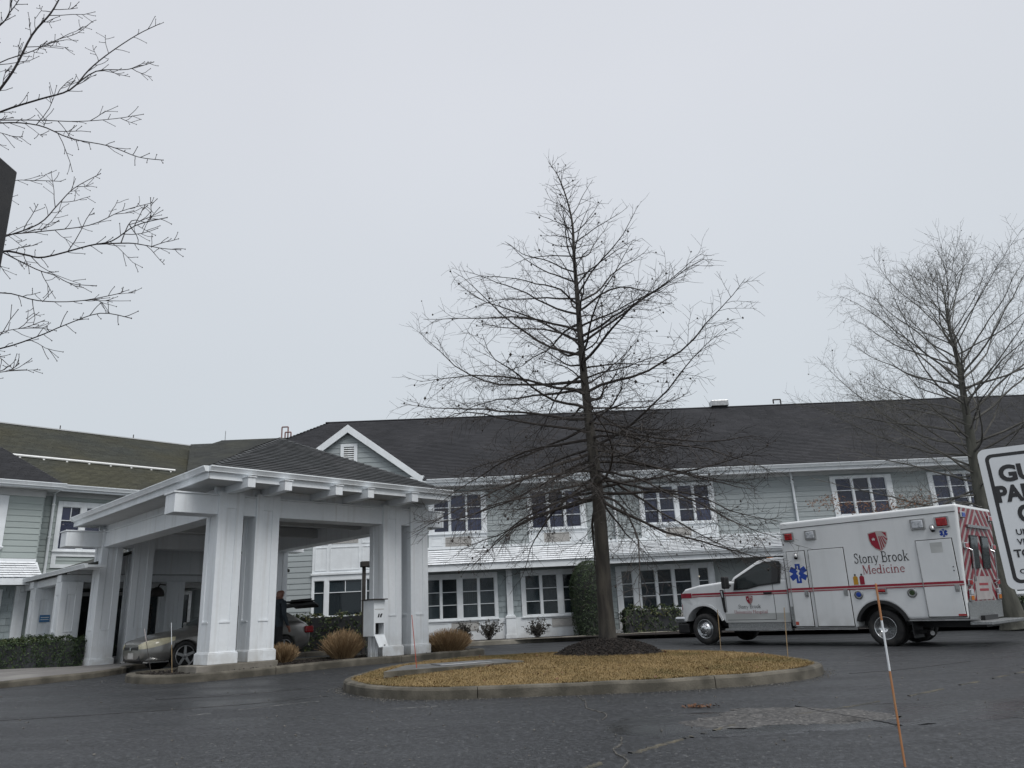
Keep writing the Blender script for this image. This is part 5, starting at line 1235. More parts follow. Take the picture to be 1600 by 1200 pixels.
# shield emblem, drawn in reader coordinates: u to the right, v up
def shield(parent, cx, cz, wd, hh, t, bg):
    base = AMB
    def pl(u, v, l): return (cx - u * wd, YS + t + l, cz + v * hh)
    outl = [(-.5, .42), (-.25, .47), (0, .5), (.25, .47), (.5, .42), (.5, .1), (.44, -.1), (.3, -.32), (.05, -.5), (-.22, -.36), (-.4, -.15), (-.48, .08)]
    o = tri_poly('shield_emblem', [outl], M['offwhite'], parent, lambda u, v, l: pl(u * 1.06, v * 1.06, l))
    left = [(-.48, .40), (-.25, .45), (-.08, .475), (-.06, .25), (.01, -.05), (.07, -.46), (-.2, -.34), (-.38, -.14), (-.46, .08)]
    tri_poly('shield_field', [left], M['red'], o, lambda u, v, l: pl(u, v, l + .0012))
    rays = []
    for i in range(4):
        x0 = -.02 + i * .13; x1 = .12 + i * .115
        zb_ = [-.46, -.34, -.18, .02][i]
        rays.append([(x0 * .55 + .06, .25 - i * .0), (x0 * .55 + .105, .25), (x1 + .06, zb_ + .05), (x1, zb_)])
    rays.append([(.26, .46), (.48, .41), (.48, .2)])
    tri_poly('shield_ray', rays, M['red'], o, lambda u, v, l: pl(u, v, l + .0012))
    st = []
    for i in range(10): r_ = .10 if i % 2 == 0 else .042; a = math.pi / 2 + i * math.pi / 5; st.append((-.24 + r_ * math.cos(a) * hh / wd * .9, .12 + r_ * math.sin(a)))
    tri_poly('shield_star', [st], M['sign_white'], o, lambda u, v, l: pl(u, v, l + .0024))
    return o
shield(AMB, -.20, 2.33, .42, .45, .003, 'amb')
# star of life
def star(parent, cx, cz, r_, t):
    def pl(u, v, l): return (cx - u, YS + t + l, cz + v)
    bars = []
    for a in (90, 30, 150):
        d = Vector((math.cos(rad(a)), math.sin(rad(a)))); n_ = Vector((-d.y, d.x)); w_ = r_ * .29
        bars.append([tuple(d * r_ + n_ * w_), tuple(-d * r_ + n_ * w_), tuple(-d * r_ - n_ * w_), tuple(d * r_ - n_ * w_)])
    o = tri_poly('star_emblem', bars, M['blue'], parent, pl)
    staff = [[(-.06 * r_, .8 * r_), (.06 * r_, .8 * r_), (.04 * r_, -.8 * r_), (-.04 * r_, -.8 * r_)], [(-.2 * r_, .36 * r_), (-.1 * r_, .5 * r_), (.2 * r_, .3 * r_), (.16 * r_, .16 * r_)],
             [(.2 * r_, .3 * r_), (.16 * r_, .14 * r_), (-.18 * r_, -.08 * r_), (-.2 * r_, .08 * r_)], [(-.18 * r_, .05 * r_), (-.16 * r_, -.1 * r_), (.14 * r_, -.34 * r_), (.18 * r_, -.2 * r_)]]
    tri_poly('staff', staff, M['sign_white'], o, lambda u, v, l: pl(u, v, l + .002))
    return o
star(d1, 1.87, 1.71, .235, .0235); star(AMB, -1.63, 2.39, .085, .004)
# gas bottle symbols above the stripe
for s_, m_ in ((.47, 'yellow'), (.32, 'red')):
    bx = print_poly('bottle_symbol', [(s_ + .055, 1.375), (s_ + .055, 1.545), (s_ + .025, 1.575), (s_ - .025, 1.575), (s_ - .055, 1.545), (s_ - .055, 1.375)], M[m_], .004)
    o = print_poly('bottle_cap', [(s_ + .02, 1.58), (s_ + .02, 1.62), (s_ - .02, 1.62), (s_ - .02, 1.58)], M['ink'], .004, bx)
side('marker_sticker', 2.03, 2.11, .48, .56, M['orange_red'], AMB, .0225, .024); side('reflector', -1.78, -1.62, .64, .68, M['red_l'], AMB, .0225, .028)
# wheel arch trim, sills
def arch_trim(cx, cz, r0, r1, z0, m, nm, y0, y1, par=AMB):
    n_ = 20; mb = MB(); vs = []
    a0 = math.asin((z0 - cz) / r1)
    for i in range(n_ + 1):
        a = a0 + (math.pi - 2 * a0) * i / n_
        for r_, y in ((r0, y0), (r1, y0), (r1, y1), (r0, y1)): vs.append((cx + r_ * math.cos(a), y, max(z0 - .12, cz + r_ * math.sin(a))))
    mb.add(vs, [(i * 4 + j, (i + 1) * 4 + j, (i + 1) * 4 + (j + 1) % 4, i * 4 + (j + 1) % 4) for i in range(n_) for j in range(4)] + [(0, 1, 2, 3), tuple(range(n_ * 4, n_ * 4 + 4))])
    return mb.build(nm, m, par)
arch_trim(0, .40, .535, .61, .56, M['black'], 'arch_trim', YS - .25, YS + .03)
mb = MB(); mb.box(-2.0, -.55, YS - .06, YS + .004, .545, .575); mb.box(.60, 2.16, YS - .05, YS + .006, .365, .395); apart('sill_rail', mb, M['steel'])
# dark inner wheel housing and chassis
mb = MB(); mb.box(-.62, .62, -YS + .3, YS - .35, .45, 1.0); mb.box(-1.9, 5.2, -.45, .45, .38, .62); mb.box(4.2, 5.3, -.9, .75, .45, 1.1); apart('chassis', mb, M['black'])['kind'] = 'stuff'
# wheels
def wheel(x, y0, sgn, r=.40, wd=.24, dual=False, par=AMB, parname='wheel'):
    wv = empty(parname); wv.parent = par; wv.location = (x, y0, r - .005)
    mb = MB(); ax = (0, sgn, 0)
    mb.lathe([(r * .62, -wd), (r * .92, -wd), (r, -wd + .04), (r, -.05), (r * .965, -.015), (r * .80, 0), (r * .64, -.012), (r * .62, -.03)], (0, 0, 0), ax, 36); ty = mb.build('tyre', M['rubber'], wv, smooth=True)
    if dual:
        mb = MB(); mb.lathe([(r * .6, -wd * 2 - .08), (r * .95, -wd * 2 - .08), (r, -wd * 2), (r, -wd - .1), (r * .95, -wd - .04), (r * .6, -wd - .04)], (0, 0, 0), ax, 30); mb.build('inner_tyre', M['rubber'], wv, smooth=True)
        pr = [(r * .64, -.02), (r * .62, -.012), (r * .585, -.02), (r * .54, -.10), (r * .48, -.135), (r * .27, -.145), (r * .26, -.06), (r * .2, -.04), (0.01, -.035)]
    else:
        pr = [(r * .64, -.02), (r * .62, -.008), (r * .58, -.02), (r * .55, -.05), (r * .47, -.035), (r * .36, .0), (r * .34, .03), (r * .24, .04), (r * .22, .075), (r * .1, .085), (0.01, .086)]
    mb = MB(); mb.lathe(pr, (0, 0, 0), ax, 36); rim = mb.build('rim', M['chrome'], wv, smooth=True)
    me = None
    for i in range(10):
        a = 2 * math.pi * i / 10; rr = r * (.40 if dual else .30); hh = -.14 if dual else .036
        if me is None:
            q = MB(); q.lathe([(.014, 0), (.014, .025), (.006, .03)], (0, 0, 0), ax, 8); me = q.mesh('lug_nut', M['steel'])
        o = bpy.data.objects.new('lug_nut', me); COL.objects.link(o); o.parent = wv; o.location = (rr * math.cos(a), sgn * hh, rr * math.sin(a))
    return wv
wheel(WB, YS - .04, 1); wheel(0, YS - .06, 1, dual=True); wheel(WB, -YS + .04, -1); wheel(0, -YS + .06, -1, dual=True)
# cab
HC = 1.09
CAB = empty('cab'); CAB.parent = AMB
fcx = WB
lower = [(5.62, .72), (5.63, 1.18), (5.56, 1.36), (5.42, 1.46), (4.9, 1.555), (4.05, 1.63), (3.9, 1.66), (2.27, 1.66), (2.27, .53), (4.22, .53)] + [(x, z) for x, z in arch(fcx, .40, .64, .66, rev=True)][0:]
# order: walk the outline clockwise
lower = [(5.62, .70), (5.64, 1.18), (5.57, 1.37), (5.42, 1.465), (4.9, 1.555), (4.05, 1.62), (3.7, 1.60), (2.27, 1.60), (2.27, .53), (4.16, .53), (4.2, .60)] + arch(fcx, .40, .635, .60, 18, rev=True)[1:-1] + [(fcx + .61, .60)]
mb = MB(); mb.prism(lower, 'y', -HC, HC)
lc = mb.build('cab_body', M['amb'], CAB)
bm = bmesh.new(); bm.from_mesh(lc.data)
for v in bm.verts:                                              # narrow the nose and crown the bonnet
    if v.co.x > 5.0: v.co.y *= 1 - .13 * ((v.co.x - 5.0) / .64) ** 2
bmesh.ops.triangulate(bm, faces=[f for f in bm.faces if len(f.verts) > 4]); bm.to_mesh(lc.data); bm.free()
b_ = lc.modifiers.new('bevel', 'BEVEL'); b_.width = .07; b_.segments = 4; b_.limit_method = 'ANGLE'; b_.angle_limit = rad(40)
# bonnet crown
mb = MB(); vs = []; nxs, nys = 12, 10
for i in range(nxs + 1):
    s_ = 5.50 - (5.50 - 4.05) * i / nxs; z0 = 1.43 + (1.635 - 1.43) * (i / nxs) ** .7
    for j in range(nys + 1):
        y = -1 + 2 * j / nys; vs.append((s_ - .05 * y * y, y * .92 * HC * (1 - .13 * max(0, (s_ - 5.0) / .64) ** 2), z0 + .045 * (1 - y ** 4) - .005))
mb.add(vs, [(i * (nys + 1) + j, (i + 1) * (nys + 1) + j, (i + 1) * (nys + 1) + j + 1, i * (nys + 1) + j + 1) for i in range(nxs) for j in range(nys)]); mb.build('bonnet', M['amb'], CAB, smooth=True)
# greenhouse
GS = [(3.92, 1.585), (3.82, 1.72), (3.12, 2.10), (2.9, 2.15), (2.55, 2.165), (2.31, 2.12), (2.27, 1.585)]
def ghy(z): return 1.07 - (z - 1.585) * .26
mb = MB(); n_ = len(GS)
mb.add([(s_, ghy(z), z) for s_, z in GS] + [(s_, -ghy(z), z) for s_, z in GS], [tuple(range(n_))[::-1], tuple(range(n_, 2 * n_))] + [(i, (i + 1) % n_, n_ + (i + 1) % n_, n_ + i) for i in range(n_)])
mb.build('cab_roof', M['amb'], CAB, bevel=.05, seg=4, angle=20)
def ghp(poly, t, nm, m, par, flip=1):
    mb = MB(); n_ = len(poly); mb.add([(s_, flip * (ghy(max(z, 1.585)) + t), z) for s_, z in poly], [tuple(range(n_))]); return mb.build(nm, m, par)
# cab door with window
gap = [(4.07, .60), (4.07, 1.52), (3.76, 1.66)]
mb = MB(); mb.box(2.655, 2.667, HC - .002, HC + .003, .62, 1.55); mb.box(4.075, 4.087, HC - .002, HC + .003, .82, 1.55); mb.box(2.66, 4.08, HC - .002, HC + .003, .612, .624); mb.build('door_seam', M['ink'], CAB)
fr_ = [(3.80, 1.37), (3.40, 1.385), (3.05, 1.455), (2.43, 1.50), (2.40, 1.98), (2.46, 2.06), (2.86, 2.07), (3.10, 2.00), (3.74, 1.66)]
gl_ = [(3.72, 1.41), (3.40, 1.42), (3.04, 1.49), (2.48, 1.535), (2.455, 1.97), (2.50, 2.02), (2.84, 2.03), (3.08, 1.96), (3.66, 1.65)]
def flatpoly(poly, off, nm, m, par):
    mb = MB(); n_ = len(poly)
    mb.add([(s_, (HC if z < 1.585 else ghy(z) + .02) + off, z) for s_, z in poly], [tuple(range(n_))]); o = mb.build(nm, m, par); return o
# window lies on a plane that leans with the greenhouse
def lean(z): return HC + .014 - max(0, z - 1.60) * .24
def leanpoly(poly, off, nm, m, par):
    mb = MB(); n_ = len(poly); mb.add([(s_, lean(z) + off, z) for s_, z in poly] + [(s_, lean(z) + off - .02, z) for s_, z in poly], [tuple(range(n_)), tuple(range(n_, 2 * n_))[::-1]] + [(i, (i + 1) % n_, n_ + (i + 1) % n_, n_ + i) for i in range(n_)]); return mb.build(nm, m, par)
wfr = leanpoly(fr_, .012, 'window_frame', M['black'], CAB); leanpoly(gl_, .018, 'pane', M['glass_car'], CAB)
leanpoly([(2.66, 1.53), (2.64, 2.03), (2.46, 2.03), (2.48, 1.54)], .022, 'rear_quarter', M['black'], CAB)
mb = MB(); q = .018
mb.add([(3.87, -.93, 1.69), (3.87, .93, 1.69), (3.14, .83, 2.085), (3.14, -.83, 2.085)], [(0, 1, 2, 3)])
ws = mb.build('windscreen', M['glass_car'], CAB); ws.location = (.012, 0, .012)
# stripe and print on the cab
def cside(nm, s0, s1, z0, z1, m, t=.004):
    n_ = 6; mb = MB(); vs = []
    for i in range(n_ + 1):
        s_ = s0 + (s1 - s0) * i / n_; y = HC * (1 - .13 * max(0, (s_ - 5.0) / .64) ** 2) + t; vs += [(s_, y, z0), (s_, y, z1)]
    mb.add(vs, [(2 * i, 2 * i + 2, 2 * i + 3, 2 * i + 1) for i in range(n_)]); return mb.build(nm, m, CAB)
cside('stripe', 2.28, 5.15, 1.285, 1.335, M['red']); cside('stripe', 2.28, 5.15, 1.235, 1.255, M['red']); cside('stripe', 2.28, 5.15, 1.256, 1.284, M['offwhite'], .0045)
cside('stripe', 5.17, 5.60, 1.22, 1.35, M['red'], .006)
old = YS; YS = HC
shield(CAB, 3.37, 1.115, .20, .22, .004, 'amb')
serif_text('Stony Brook', lambda u: 3.72 - u, lambda v: .905 + v, .10, M['ink'], CAB, 'lettering', .66, .005)
serif_text('University Hospital', lambda u: 3.86 - u, lambda v: .775 + v, .085, M['redink'], CAB, 'lettering', .98, .005)
YS = old
# mirror, vent, handle, lamps, bumper, step
mb = MB(); mb.box(3.83, 3.97, HC + .12, HC + .34, 1.42, 1.74); mr_ = mb.build('mirror', M['black'], CAB, bevel=.04, seg=3)
mb = MB(); mb.tube([(3.9, HC - .05, 1.5), (3.9, HC + .15, 1.52)], .03, 8); mb.build('mirror_arm', M['black'], mr_)
mb = MB(); mb.prism([(4.235, 1.40), (4.12, 1.40), (4.10, .84), (4.13, .80), (4.17, .84)], 'y', HC - .001, HC + .018); vt_ = mb.build('side_vent', M['black'], CAB, bevel=.006)
mb = MB(); mb.prism([(4.215, 1.37), (4.16, 1.37), (4.14, 1.2), (4.17, 1.2)], 'y', HC + .019, HC + .024); mb.build('vent_trim', M['chrome'], vt_)
mb = MB(); mb.box(2.70, 2.93, HC + .006, HC + .045, 1.25, 1.30); mb.build('door_handle', M['black'], CAB, bevel=.012)
mb = MB(); mb.box(5.50, 5.88, -1.0, 1.0, .55, .72); mb.build('bumper', M['chrome'], CAB, bevel=.05, seg=3)
mb = MB(); mb.box(5.42, 5.80, -.98, .98, .27, .545); mb.build('air_dam', M['black'], CAB, bevel=.04)
mb = MB(); mb.box(5.60, 5.66, -.66, .66, .80, 1.25); mb.build('radiator_grille', M['black'], CAB, bevel=.02)
for s_ in (-1, 1):
    mb = MB(); mb.box(5.43, 5.645, s_ * .70, s_ * .955, .88, 1.20); hl = mb.build('headlight', M['lens'], CAB, bevel=.04, seg=3)
    mb = MB(); mb.box(5.40, 5.60, s_ * .93, s_ * .968, .90, 1.06); mb.build('side_marker', M['red_l'], hl, bevel=.01)
mb = MB(); mb.box(2.26, 4.16, HC - .10, HC + .06, .34, .40); mb.box(2.3, 4.1, HC - .06, HC - .02, .40, .53); mb.build('running_board', M['plate'], CAB, bevel=.012)
cside('lower_cladding', 2.28, 4.14, .56, .78, M['amb_dirty'], .002)
arch_trim(fcx, .40, .60, .66, .62, M['amb'], 'arch_trim', HC - .3, HC + .025, CAB)
mb = MB()
for y in (-.55, -.28, 0, .28, .55): mb.box(2.86, 3.0, y - .05, y + .05, 2.155, 2.19)
mb.build('roof_marker', M['amber'], CAB, bevel=.01)['kind'] = 'stuff'
mb = MB(); mb.box(2.244, 2.275, -HC + .05, HC - .02, .5, 2.1); mb.build('gap_seal', M['black'], CAB)
# rear end: chevrons, doors, lights, kick plate and step
RX = S0 - .004
def clip(poly, x0, x1, z0, z1):
    for ax, lim, sg in ((0, x0, 1), (0, x1, -1), (1, z0, 1), (1, z1, -1)):
        res = []
        for i in range(len(poly)):
            a, b = poly[i], poly[(i + 1) % len(poly)]; ina, inb = (a[ax] - lim) * sg >= 0, (b[ax] - lim) * sg >= 0
            if ina: res.append(a)
            if ina != inb: t = (lim - a[ax]) / (b[ax] - a[ax]); res.append((a[0] + (b[0] - a[0]) * t, a[1] + (b[1] - a[1]) * t))
        poly = res
        if not poly: break
    return poly
mb = MB(); mb.quad((RX + .002, -YS + .05, .92), (RX + .002, YS - .05, .92), (RX + .002, YS - .05, 2.93), (RX + .002, -YS + .05, 2.93)); rp = mb.build('rear_panel', M['white_shaded'], AMB)
polys = []
for s_ in (-1, 1):
    for k in range(-4, 14):
        z = k * .30
        p = clip([(0, z + 1.15), (s_ * 1.15, z), (s_ * 1.15, z + .16), (0, z + 1.31)], min(0.004 * s_, s_ * 1.09), max(.004 * s_, s_ * 1.09), .93, 2.92)
        if len(p) > 2: polys.append(p)
tri_poly('chevron', polys, M['red_shaded'], rp, lambda u, v, l: (RX - .003 - l * .2, u, v))
for s_ in (-1, 1):
    mb = MB(); a, b = sorted((s_ * .12, s_ * .62)); mb.box(RX - .03, RX - .005, a, b, 1.62, 2.34); rw = mb.build('rear_window', M['black'], AMB, bevel=.02)
    mb = MB(); mb.box(RX - .034, RX - .031, a + .04, b - .04, 1.66, 2.30); mb.build('pane', M['glass_car'], rw)
    for z, m_ in ((2.76, 'blue' if s_ > 0 else 'red_l'), (2.10, 'red_l'), (1.32, 'red_l'), (1.12, 'lens'), (1.0, 'amber')):
        a, b = sorted((s_ * .82, s_ * 1.05)); mb = MB(); mb.box(RX - .05, RX - .005, a, b, z - .07, z + .07); tl = mb.build('rear_light', M['chrome'], AMB, bevel=.02)
        mb = MB(); mb.box(RX - .058, RX - .051, a + .03, b - .03, z - .045, z + .045); mb.build('lens', M[m_], tl)
    mb = MB(); mb.tube([(RX - .02, s_ * .75, 1.3), (RX - .09, s_ * .75, 1.34), (RX - .09, s_ * .75, 2.0), (RX - .02, s_ * .75, 2.04)], .018, 8); mb.build('grab_rail', M['chrome'], AMB)
mb = MB(); mb.box(RX - .05, RX - .006, -.72, .72, 2.50, 2.56); mb.build('light_bar', M['steel'], AMB)
mb = MB(); mb.box(RX - .012, RX - .006, -.55, .55, .95, 1.45); mb.build('door_placard', M['white_shaded'], AMB)
mb = MB()
for z in (1.28, 1.16): mb.box(RX - .015, RX - .0125, -.3, .3, z - .025, z + .025)
mb.build('placard_print', M['redink'], AMB)['kind'] = 'stuff'
mb = MB(); mb.box(RX - .016, RX - .006, -YS + .03, YS - .03, .55, .92); mb.build('kick_plate', M['plate'], AMB)
mb = MB(); mb.box(RX - .42, RX - .0, -YS + .02, YS - .02, .45, .52); mb.build('step_bumper', M['plate'], AMB, bevel=.012)
mb = MB(); mb.tube([(.2, .55, .3), (-.75, .72, .3), (-.95, .95, .28)], .05, 10); mb.build('exhaust_pipe', M['steel'], AMB)
# the rear face leans in towards its foot
for o in list(bpy.data.objects):
    r_ = o
    while r_.parent: r_ = r_.parent
    if r_ is AMB and o.type == 'MESH' and o.location.length < 1e-6 and len(o.data.vertices) and max(v.co.x for v in o.data.vertices) < S0 + .03:
        for v in o.data.vertices: v.co.x += .20 * (3.0 - max(v.co.z, .45)) / 2.42
# mud flap
mb = MB(); mb.box(-.62, -.60, .55, YS - .05, .18, .60); mb.build('mud_flap', M['black'], AMB)
# windows seen through: dark cab interior
mb = MB(); mb.box(2.4, 3.6, -.9, .9, 1.30, 1.42); mb.box(2.45, 2.6, .3, .8, 1.3, 1.9); mb.build('cab_seat', M['dark'], CAB)
mb = MB(); tpts = [(3.25 + .02 * 0, .45 + .19 * math.cos(a), 1.52 + .19 * math.sin(a)) for a in [i * math.pi / 8 for i in range(17)]]; mb.tube(tpts, .018, 6); mb.build('steering_wheel', M['black'], CAB)

# ------------------------------------------------------------------ car under the canopy
cpx, cpy = cw(0, 0)
CAR = empty('parked_car', (*cw(1.16, 4.14), g(*cw(2.4, 4.1))), AL + math.pi, label='silver-brown coupe parked under the canopy with its rear hatch up', cat='car')
CAR.scale = (.93, 1, 1)
# x forward (its nose points out to the left), origin under the front axle
secs = [  # x, half width, z bottom, z shoulder, z top, top half width
    (.93, .42, .30, .50, .56, .34), (.90, .62, .23, .55, .64, .52), (.80, .74, .19, .62, .69, .60), (.55, .825, .17, .68, .76, .64), (.2, .855, .17, .72, .83, .66), (-.3, .865, .17, .77, .89, .66),
    (-.55, .868, .17, .80, .93, .66), (-1.5, .87, .17, .84, .95, .66), (-2.4, .87, .17, .88, .97, .66), (-2.9, .85, .19, .90, .99, .64), (-3.25, .80, .26, .88, .98, .58), (-3.42, .70, .34, .78, .92, .48), (-3.46, .58, .40, .66, .80, .40)]
mb = MB(); vs = []; ring = 16
for x, hw, zb_, zs_, zt_, tw in secs:
    half = [(0, zb_), (hw * .55, zb_), (hw * .90, zb_ + .03), (hw, zb_ + .16), (hw * 1.0, (zb_ + zs_) / 2 + .05), (hw * .985, zs_), (tw, zt_ - .015), (tw * .5, zt_), ]
    full = half + [(0, zt_ + .006)] + [(-a, b) for a, b in half[1:][::-1]]
    ring = len(full); vs += [(x, a, b) for a, b in full]
k = len(secs)
mb.add(vs, [(i * ring + j, i * ring + (j + 1) % ring, (i + 1) * ring + (j + 1) % ring, (i + 1) * ring + j) for i in range(k - 1) for j in range(ring)] + [tuple(range(ring)), tuple(range((k - 1) * ring, k * ring))[::-1]])
cb = mb.build('body', M['silver'], CAR, smooth=True)
ss_ = cb.modifiers.new('sub', 'SUBSURF'); ss_.levels = 2; ss_.render_levels = 2
cut = MB()
for wx in (0, -2.57):
    for s_ in (-1, 1): cut.lathe([(.335, 0), (.335, .30)], (wx, s_ * .64, .31), (0, s_, 0), 32)
co_ = cut.build('cutter', M['black'], CAR)
bo = cb.modifiers.new('arch', 'BOOLEAN'); bo.operation = 'DIFFERENCE'; bo.solver = 'EXACT'; bo.object = co_
apply_mods(cb)
for p in cb.data.polygons: p.use_smooth = True
bpy.data.objects.remove(co_)
cb.data.materials.clear(); cb.data.materials.append(M['silver'])
mb = MB()
for wx in (0, -2.57): mb.box(wx - .36, wx + .36, -.62, .62, .25, .66)
mb.build('wheel_well', M['black'], CAR)['kind'] = 'stuff'
# cabin
GC = [(-.38, .88, .66), (-.55, .93, .66), (-1.28, 1.30, .54), (-1.6, 1.36, .52), (-2.1, 1.36, .52), (-2.55, 1.28, .53), (-3.15, 1.0, .60)]
mb = MB(); vs = []
for x, z, hw in GC: vs += [(x, -hw - .12 * (1.36 - z), .88), (x, -hw, z - .01), (x, -hw * .5, z + .01), (x, hw * .5, z + .01), (x, hw, z - .01), (x, hw + .12 * (1.36 - z), .88)]
mb.add(vs, [(i * 6 + j, (i + 1) * 6 + j, (i + 1) * 6 + j + 1, i * 6 + j + 1) for i in range(len(GC) - 1) for j in range(5)]); mb.build('cabin', M['silver'], CAR, smooth=True)
def sideglass(pts, nm='pane'):
    for s_ in (-1, 1):
        mb = MB(); n_ = len(pts); mb.add([(x, s_ * (.655 - (z - .93) * .28 + .075), z) for x, z in pts], [tuple(range(n_))]); mb.build(nm, M['glass_car'], CAR)
sideglass([(-.72, .95), (-1.32, 1.26), (-1.95, 1.30), (-1.95, .95)]); sideglass([(-2.0, .95), (-2.0, 1.30), (-2.4, 1.25), (-2.75, 1.02)])
mb = MB(); mb.add([(-.50, -.60, .935), (-.50, .60, .935), (-1.25, .49, 1.315), (-1.25, -.49, 1.315)], [(0, 1, 2, 3)]); mb.build('windscreen', M['glass_car'], CAR).location = (.02, 0, .02)
# raised hatch lid
mb = MB(); mb.prism([(-2.50, 1.30), (-3.55, 1.42), (-3.72, 1.34), (-3.74, 1.26), (-3.60, 1.33), (-2.52, 1.24)], 'y', -.60, .60); mb.build('hatch_lid', M['black'], CAR, bevel=.03, seg=3)
mb = MB(); mb.box(-3.60, -3.2, -.58, .58, 1.42, 1.455); mb.box(-3.56, -3.50, -.50, .50, 1.455, 1.50); mb.build('spoiler', M['black'], CAR, bevel=.015)
# lamps, grille, plate, mirror
from mathutils.bvhtree import BVHTree
bm = bmesh.new(); bm.from_mesh(cb.data); bvh = BVHTree.FromBMesh(bm); bm.free()
for s_ in (-1, 1):
    lo_ = [(.93, .46, .50), (.88, .64, .50), (.72, .76, .525), (.50, .84, .58), (.26, .86, .66)]; up_ = [(.90, .40, .575), (.82, .54, .605), (.66, .66, .655), (.46, .74, .70), (.24, .80, .735)]
    mb = MB(); vs = []; nn_ = 6
    for (a, b) in zip(catmull(lo_, 5), catmull(up_, 5)):
        for j in range(nn_ + 1):
            q = a.lerp(b, j / nn_); q = Vector((q.x, s_ * q.y, q.z)); co, no, _i, _d = bvh.find_nearest(q)
            if no.dot(co - Vector((-.5, 0, .5))) < 0: no = -no
            vs.append(co + no * .008)
    kk = len(vs) // (nn_ + 1); mb.add(vs, [(i * (nn_ + 1) + j, (i + 1) * (nn_ + 1) + j, (i + 1) * (nn_ + 1) + j + 1, i * (nn_ + 1) + j + 1) for i in range(kk - 1) for j in range(nn_)]); mb.build('headlight', M['yellowed'], CAR, smooth=True)
    mb = MB(); mb.box(-3.43, -3.18, s_ * .66, s_ * .835, .66, .82); mb.build('tail_light', M['red_l'], CAR, bevel=.03, seg=3)
    mb = MB(); mb.box(-.85, -.68, s_ * .80, s_ * .98, .92, 1.04); mb.build('mirror', M['silver'], CAR, bevel=.03, seg=3)
mb = MB(); mb.box(.80, .915, -.50, .50, .24, .38); mb.box(.84, .93, -.42, .42, .47, .55); mb.build('grille', M['black'], CAR, bevel=.02)
mb = MB(); mb.lathe([(.05, 0), (.05, .012), (.03, .014)], (.935, 0, .51), (1, 0, .1), 18); mb.build('badge', M['chrome'], CAR)
mb = MB(); mb.box(.915, .93, -.16, .16, .30, .42); mb.build('number_plate', M['grille'], CAR)
mb = MB()
for s_ in (-1, 1): a, b = sorted((s_ * .55, s_ * .80)); mb.box(.35, .84, a, b, .21, .235)
mb.build('lip_trim', M['chrome'], CAR)
for wx in (0, -2.57):
    for s_ in (-1, 1):
        wv = empty('wheel'); wv.parent = CAR; wv.location = (wx, s_ * .845, .31)
        r = .31; ax = (0, s_, 0)
        mb = MB(); mb.lathe([(r * .70, -.2), (r * .95, -.2), (r, -.17), (r, -.03), (r * .96, -.005), (r * .74, 0), (r * .70, -.02)], (0, 0, 0), ax, 36); mb.build('tyre', M['rubber'], wv, smooth=True)
        mb = MB(); mb.lathe([(r * .72, -.02), (r * .70, .0), (r * .655, -.005), (r * .64, -.08), (.02, -.09)], (0, 0, 0), ax, 36, 0)
        for i in range(5):
            a = 2 * math.pi * i / 5 + .3; d = Vector((math.cos(a), 0, math.sin(a))); n_ = Vector((-d.z, 0, d.x))
            q0, q1 = d * .03, d * r * .67; oo = Vector((0, s_ * -.004, 0)); ob = Vector((0, s_ * -.05, 0))
            A = [q0 + n_ * .034 + oo, q0 - n_ * .034 + oo, q1 - n_ * .026 + oo, q1 + n_ * .026 + oo]; mb.add(A + [v + ob for v in A], [(0, 1, 2, 3), (4, 5, 6, 7), (0, 1, 5, 4), (1, 2, 6, 5), (2, 3, 7, 6), (3, 0, 4, 7)], 1)
        mb.lathe([(.05, -.01), (.045, .006), (.01, .01)], (0, 0, 0), ax, 16, 1); mb.build('rim', [M['black'], M['steel']], wv)
        mb = MB(); mb.lathe([(r * .73, -.015), (r * .725, .004), (r * .67, .002), (r * .66, -.03)], (0, 0, 0), ax, 36); mb.f = mb.f[:-2]; mb.m = mb.m[:-2]; mb.sh = mb.sh[:-2]; mb.build('rim_lip', M['steel'], wv, smooth=True)

# ------------------------------------------------------------------ person at the back of the car
def skin_body(name, verts, edges, radii, root, mats, facemat, parent=None, sub=2):
    me = bpy.data.meshes.new(name); me.from_pydata(verts, edges, []); o = bpy.data.objects.new(name, me); COL.objects.link(o)
    o.modifiers.new('skin', 'SKIN'); sv = me.skin_vertices
    if not sv: me.attributes  # created with the modifier below
    if not me.skin_vertices:
        bm = bmesh.new(); bm.from_mesh(me); bm.verts.layers.skin.verify(); bm.to_mesh(me); bm.free()
    for i, r_ in enumerate(radii):
        rr = r_ if hasattr(r_, '__len__') else (r_, r_); me.skin_vertices[0].data[i].radius = rr; me.skin_vertices[0].data[i].use_root = (i == root)
    s_ = o.modifiers.new('sub', 'SUBSURF'); s_.levels = sub; s_.render_levels = sub
    apply_mods(o)
    o.data.materials.clear()
    for m_ in mats: o.data.materials.append(m_)
    for p in o.data.polygons: p.use_smooth = True; p.material_index = facemat(p.center)
    if parent: o.parent = parent
    return o
V, Ed, Rr = [], [], []
def J(p, r, par=None):
    V.append(p); Rr.append(r); i = len(V) - 1
    if par is not None: Ed.append((par, i))
    return i
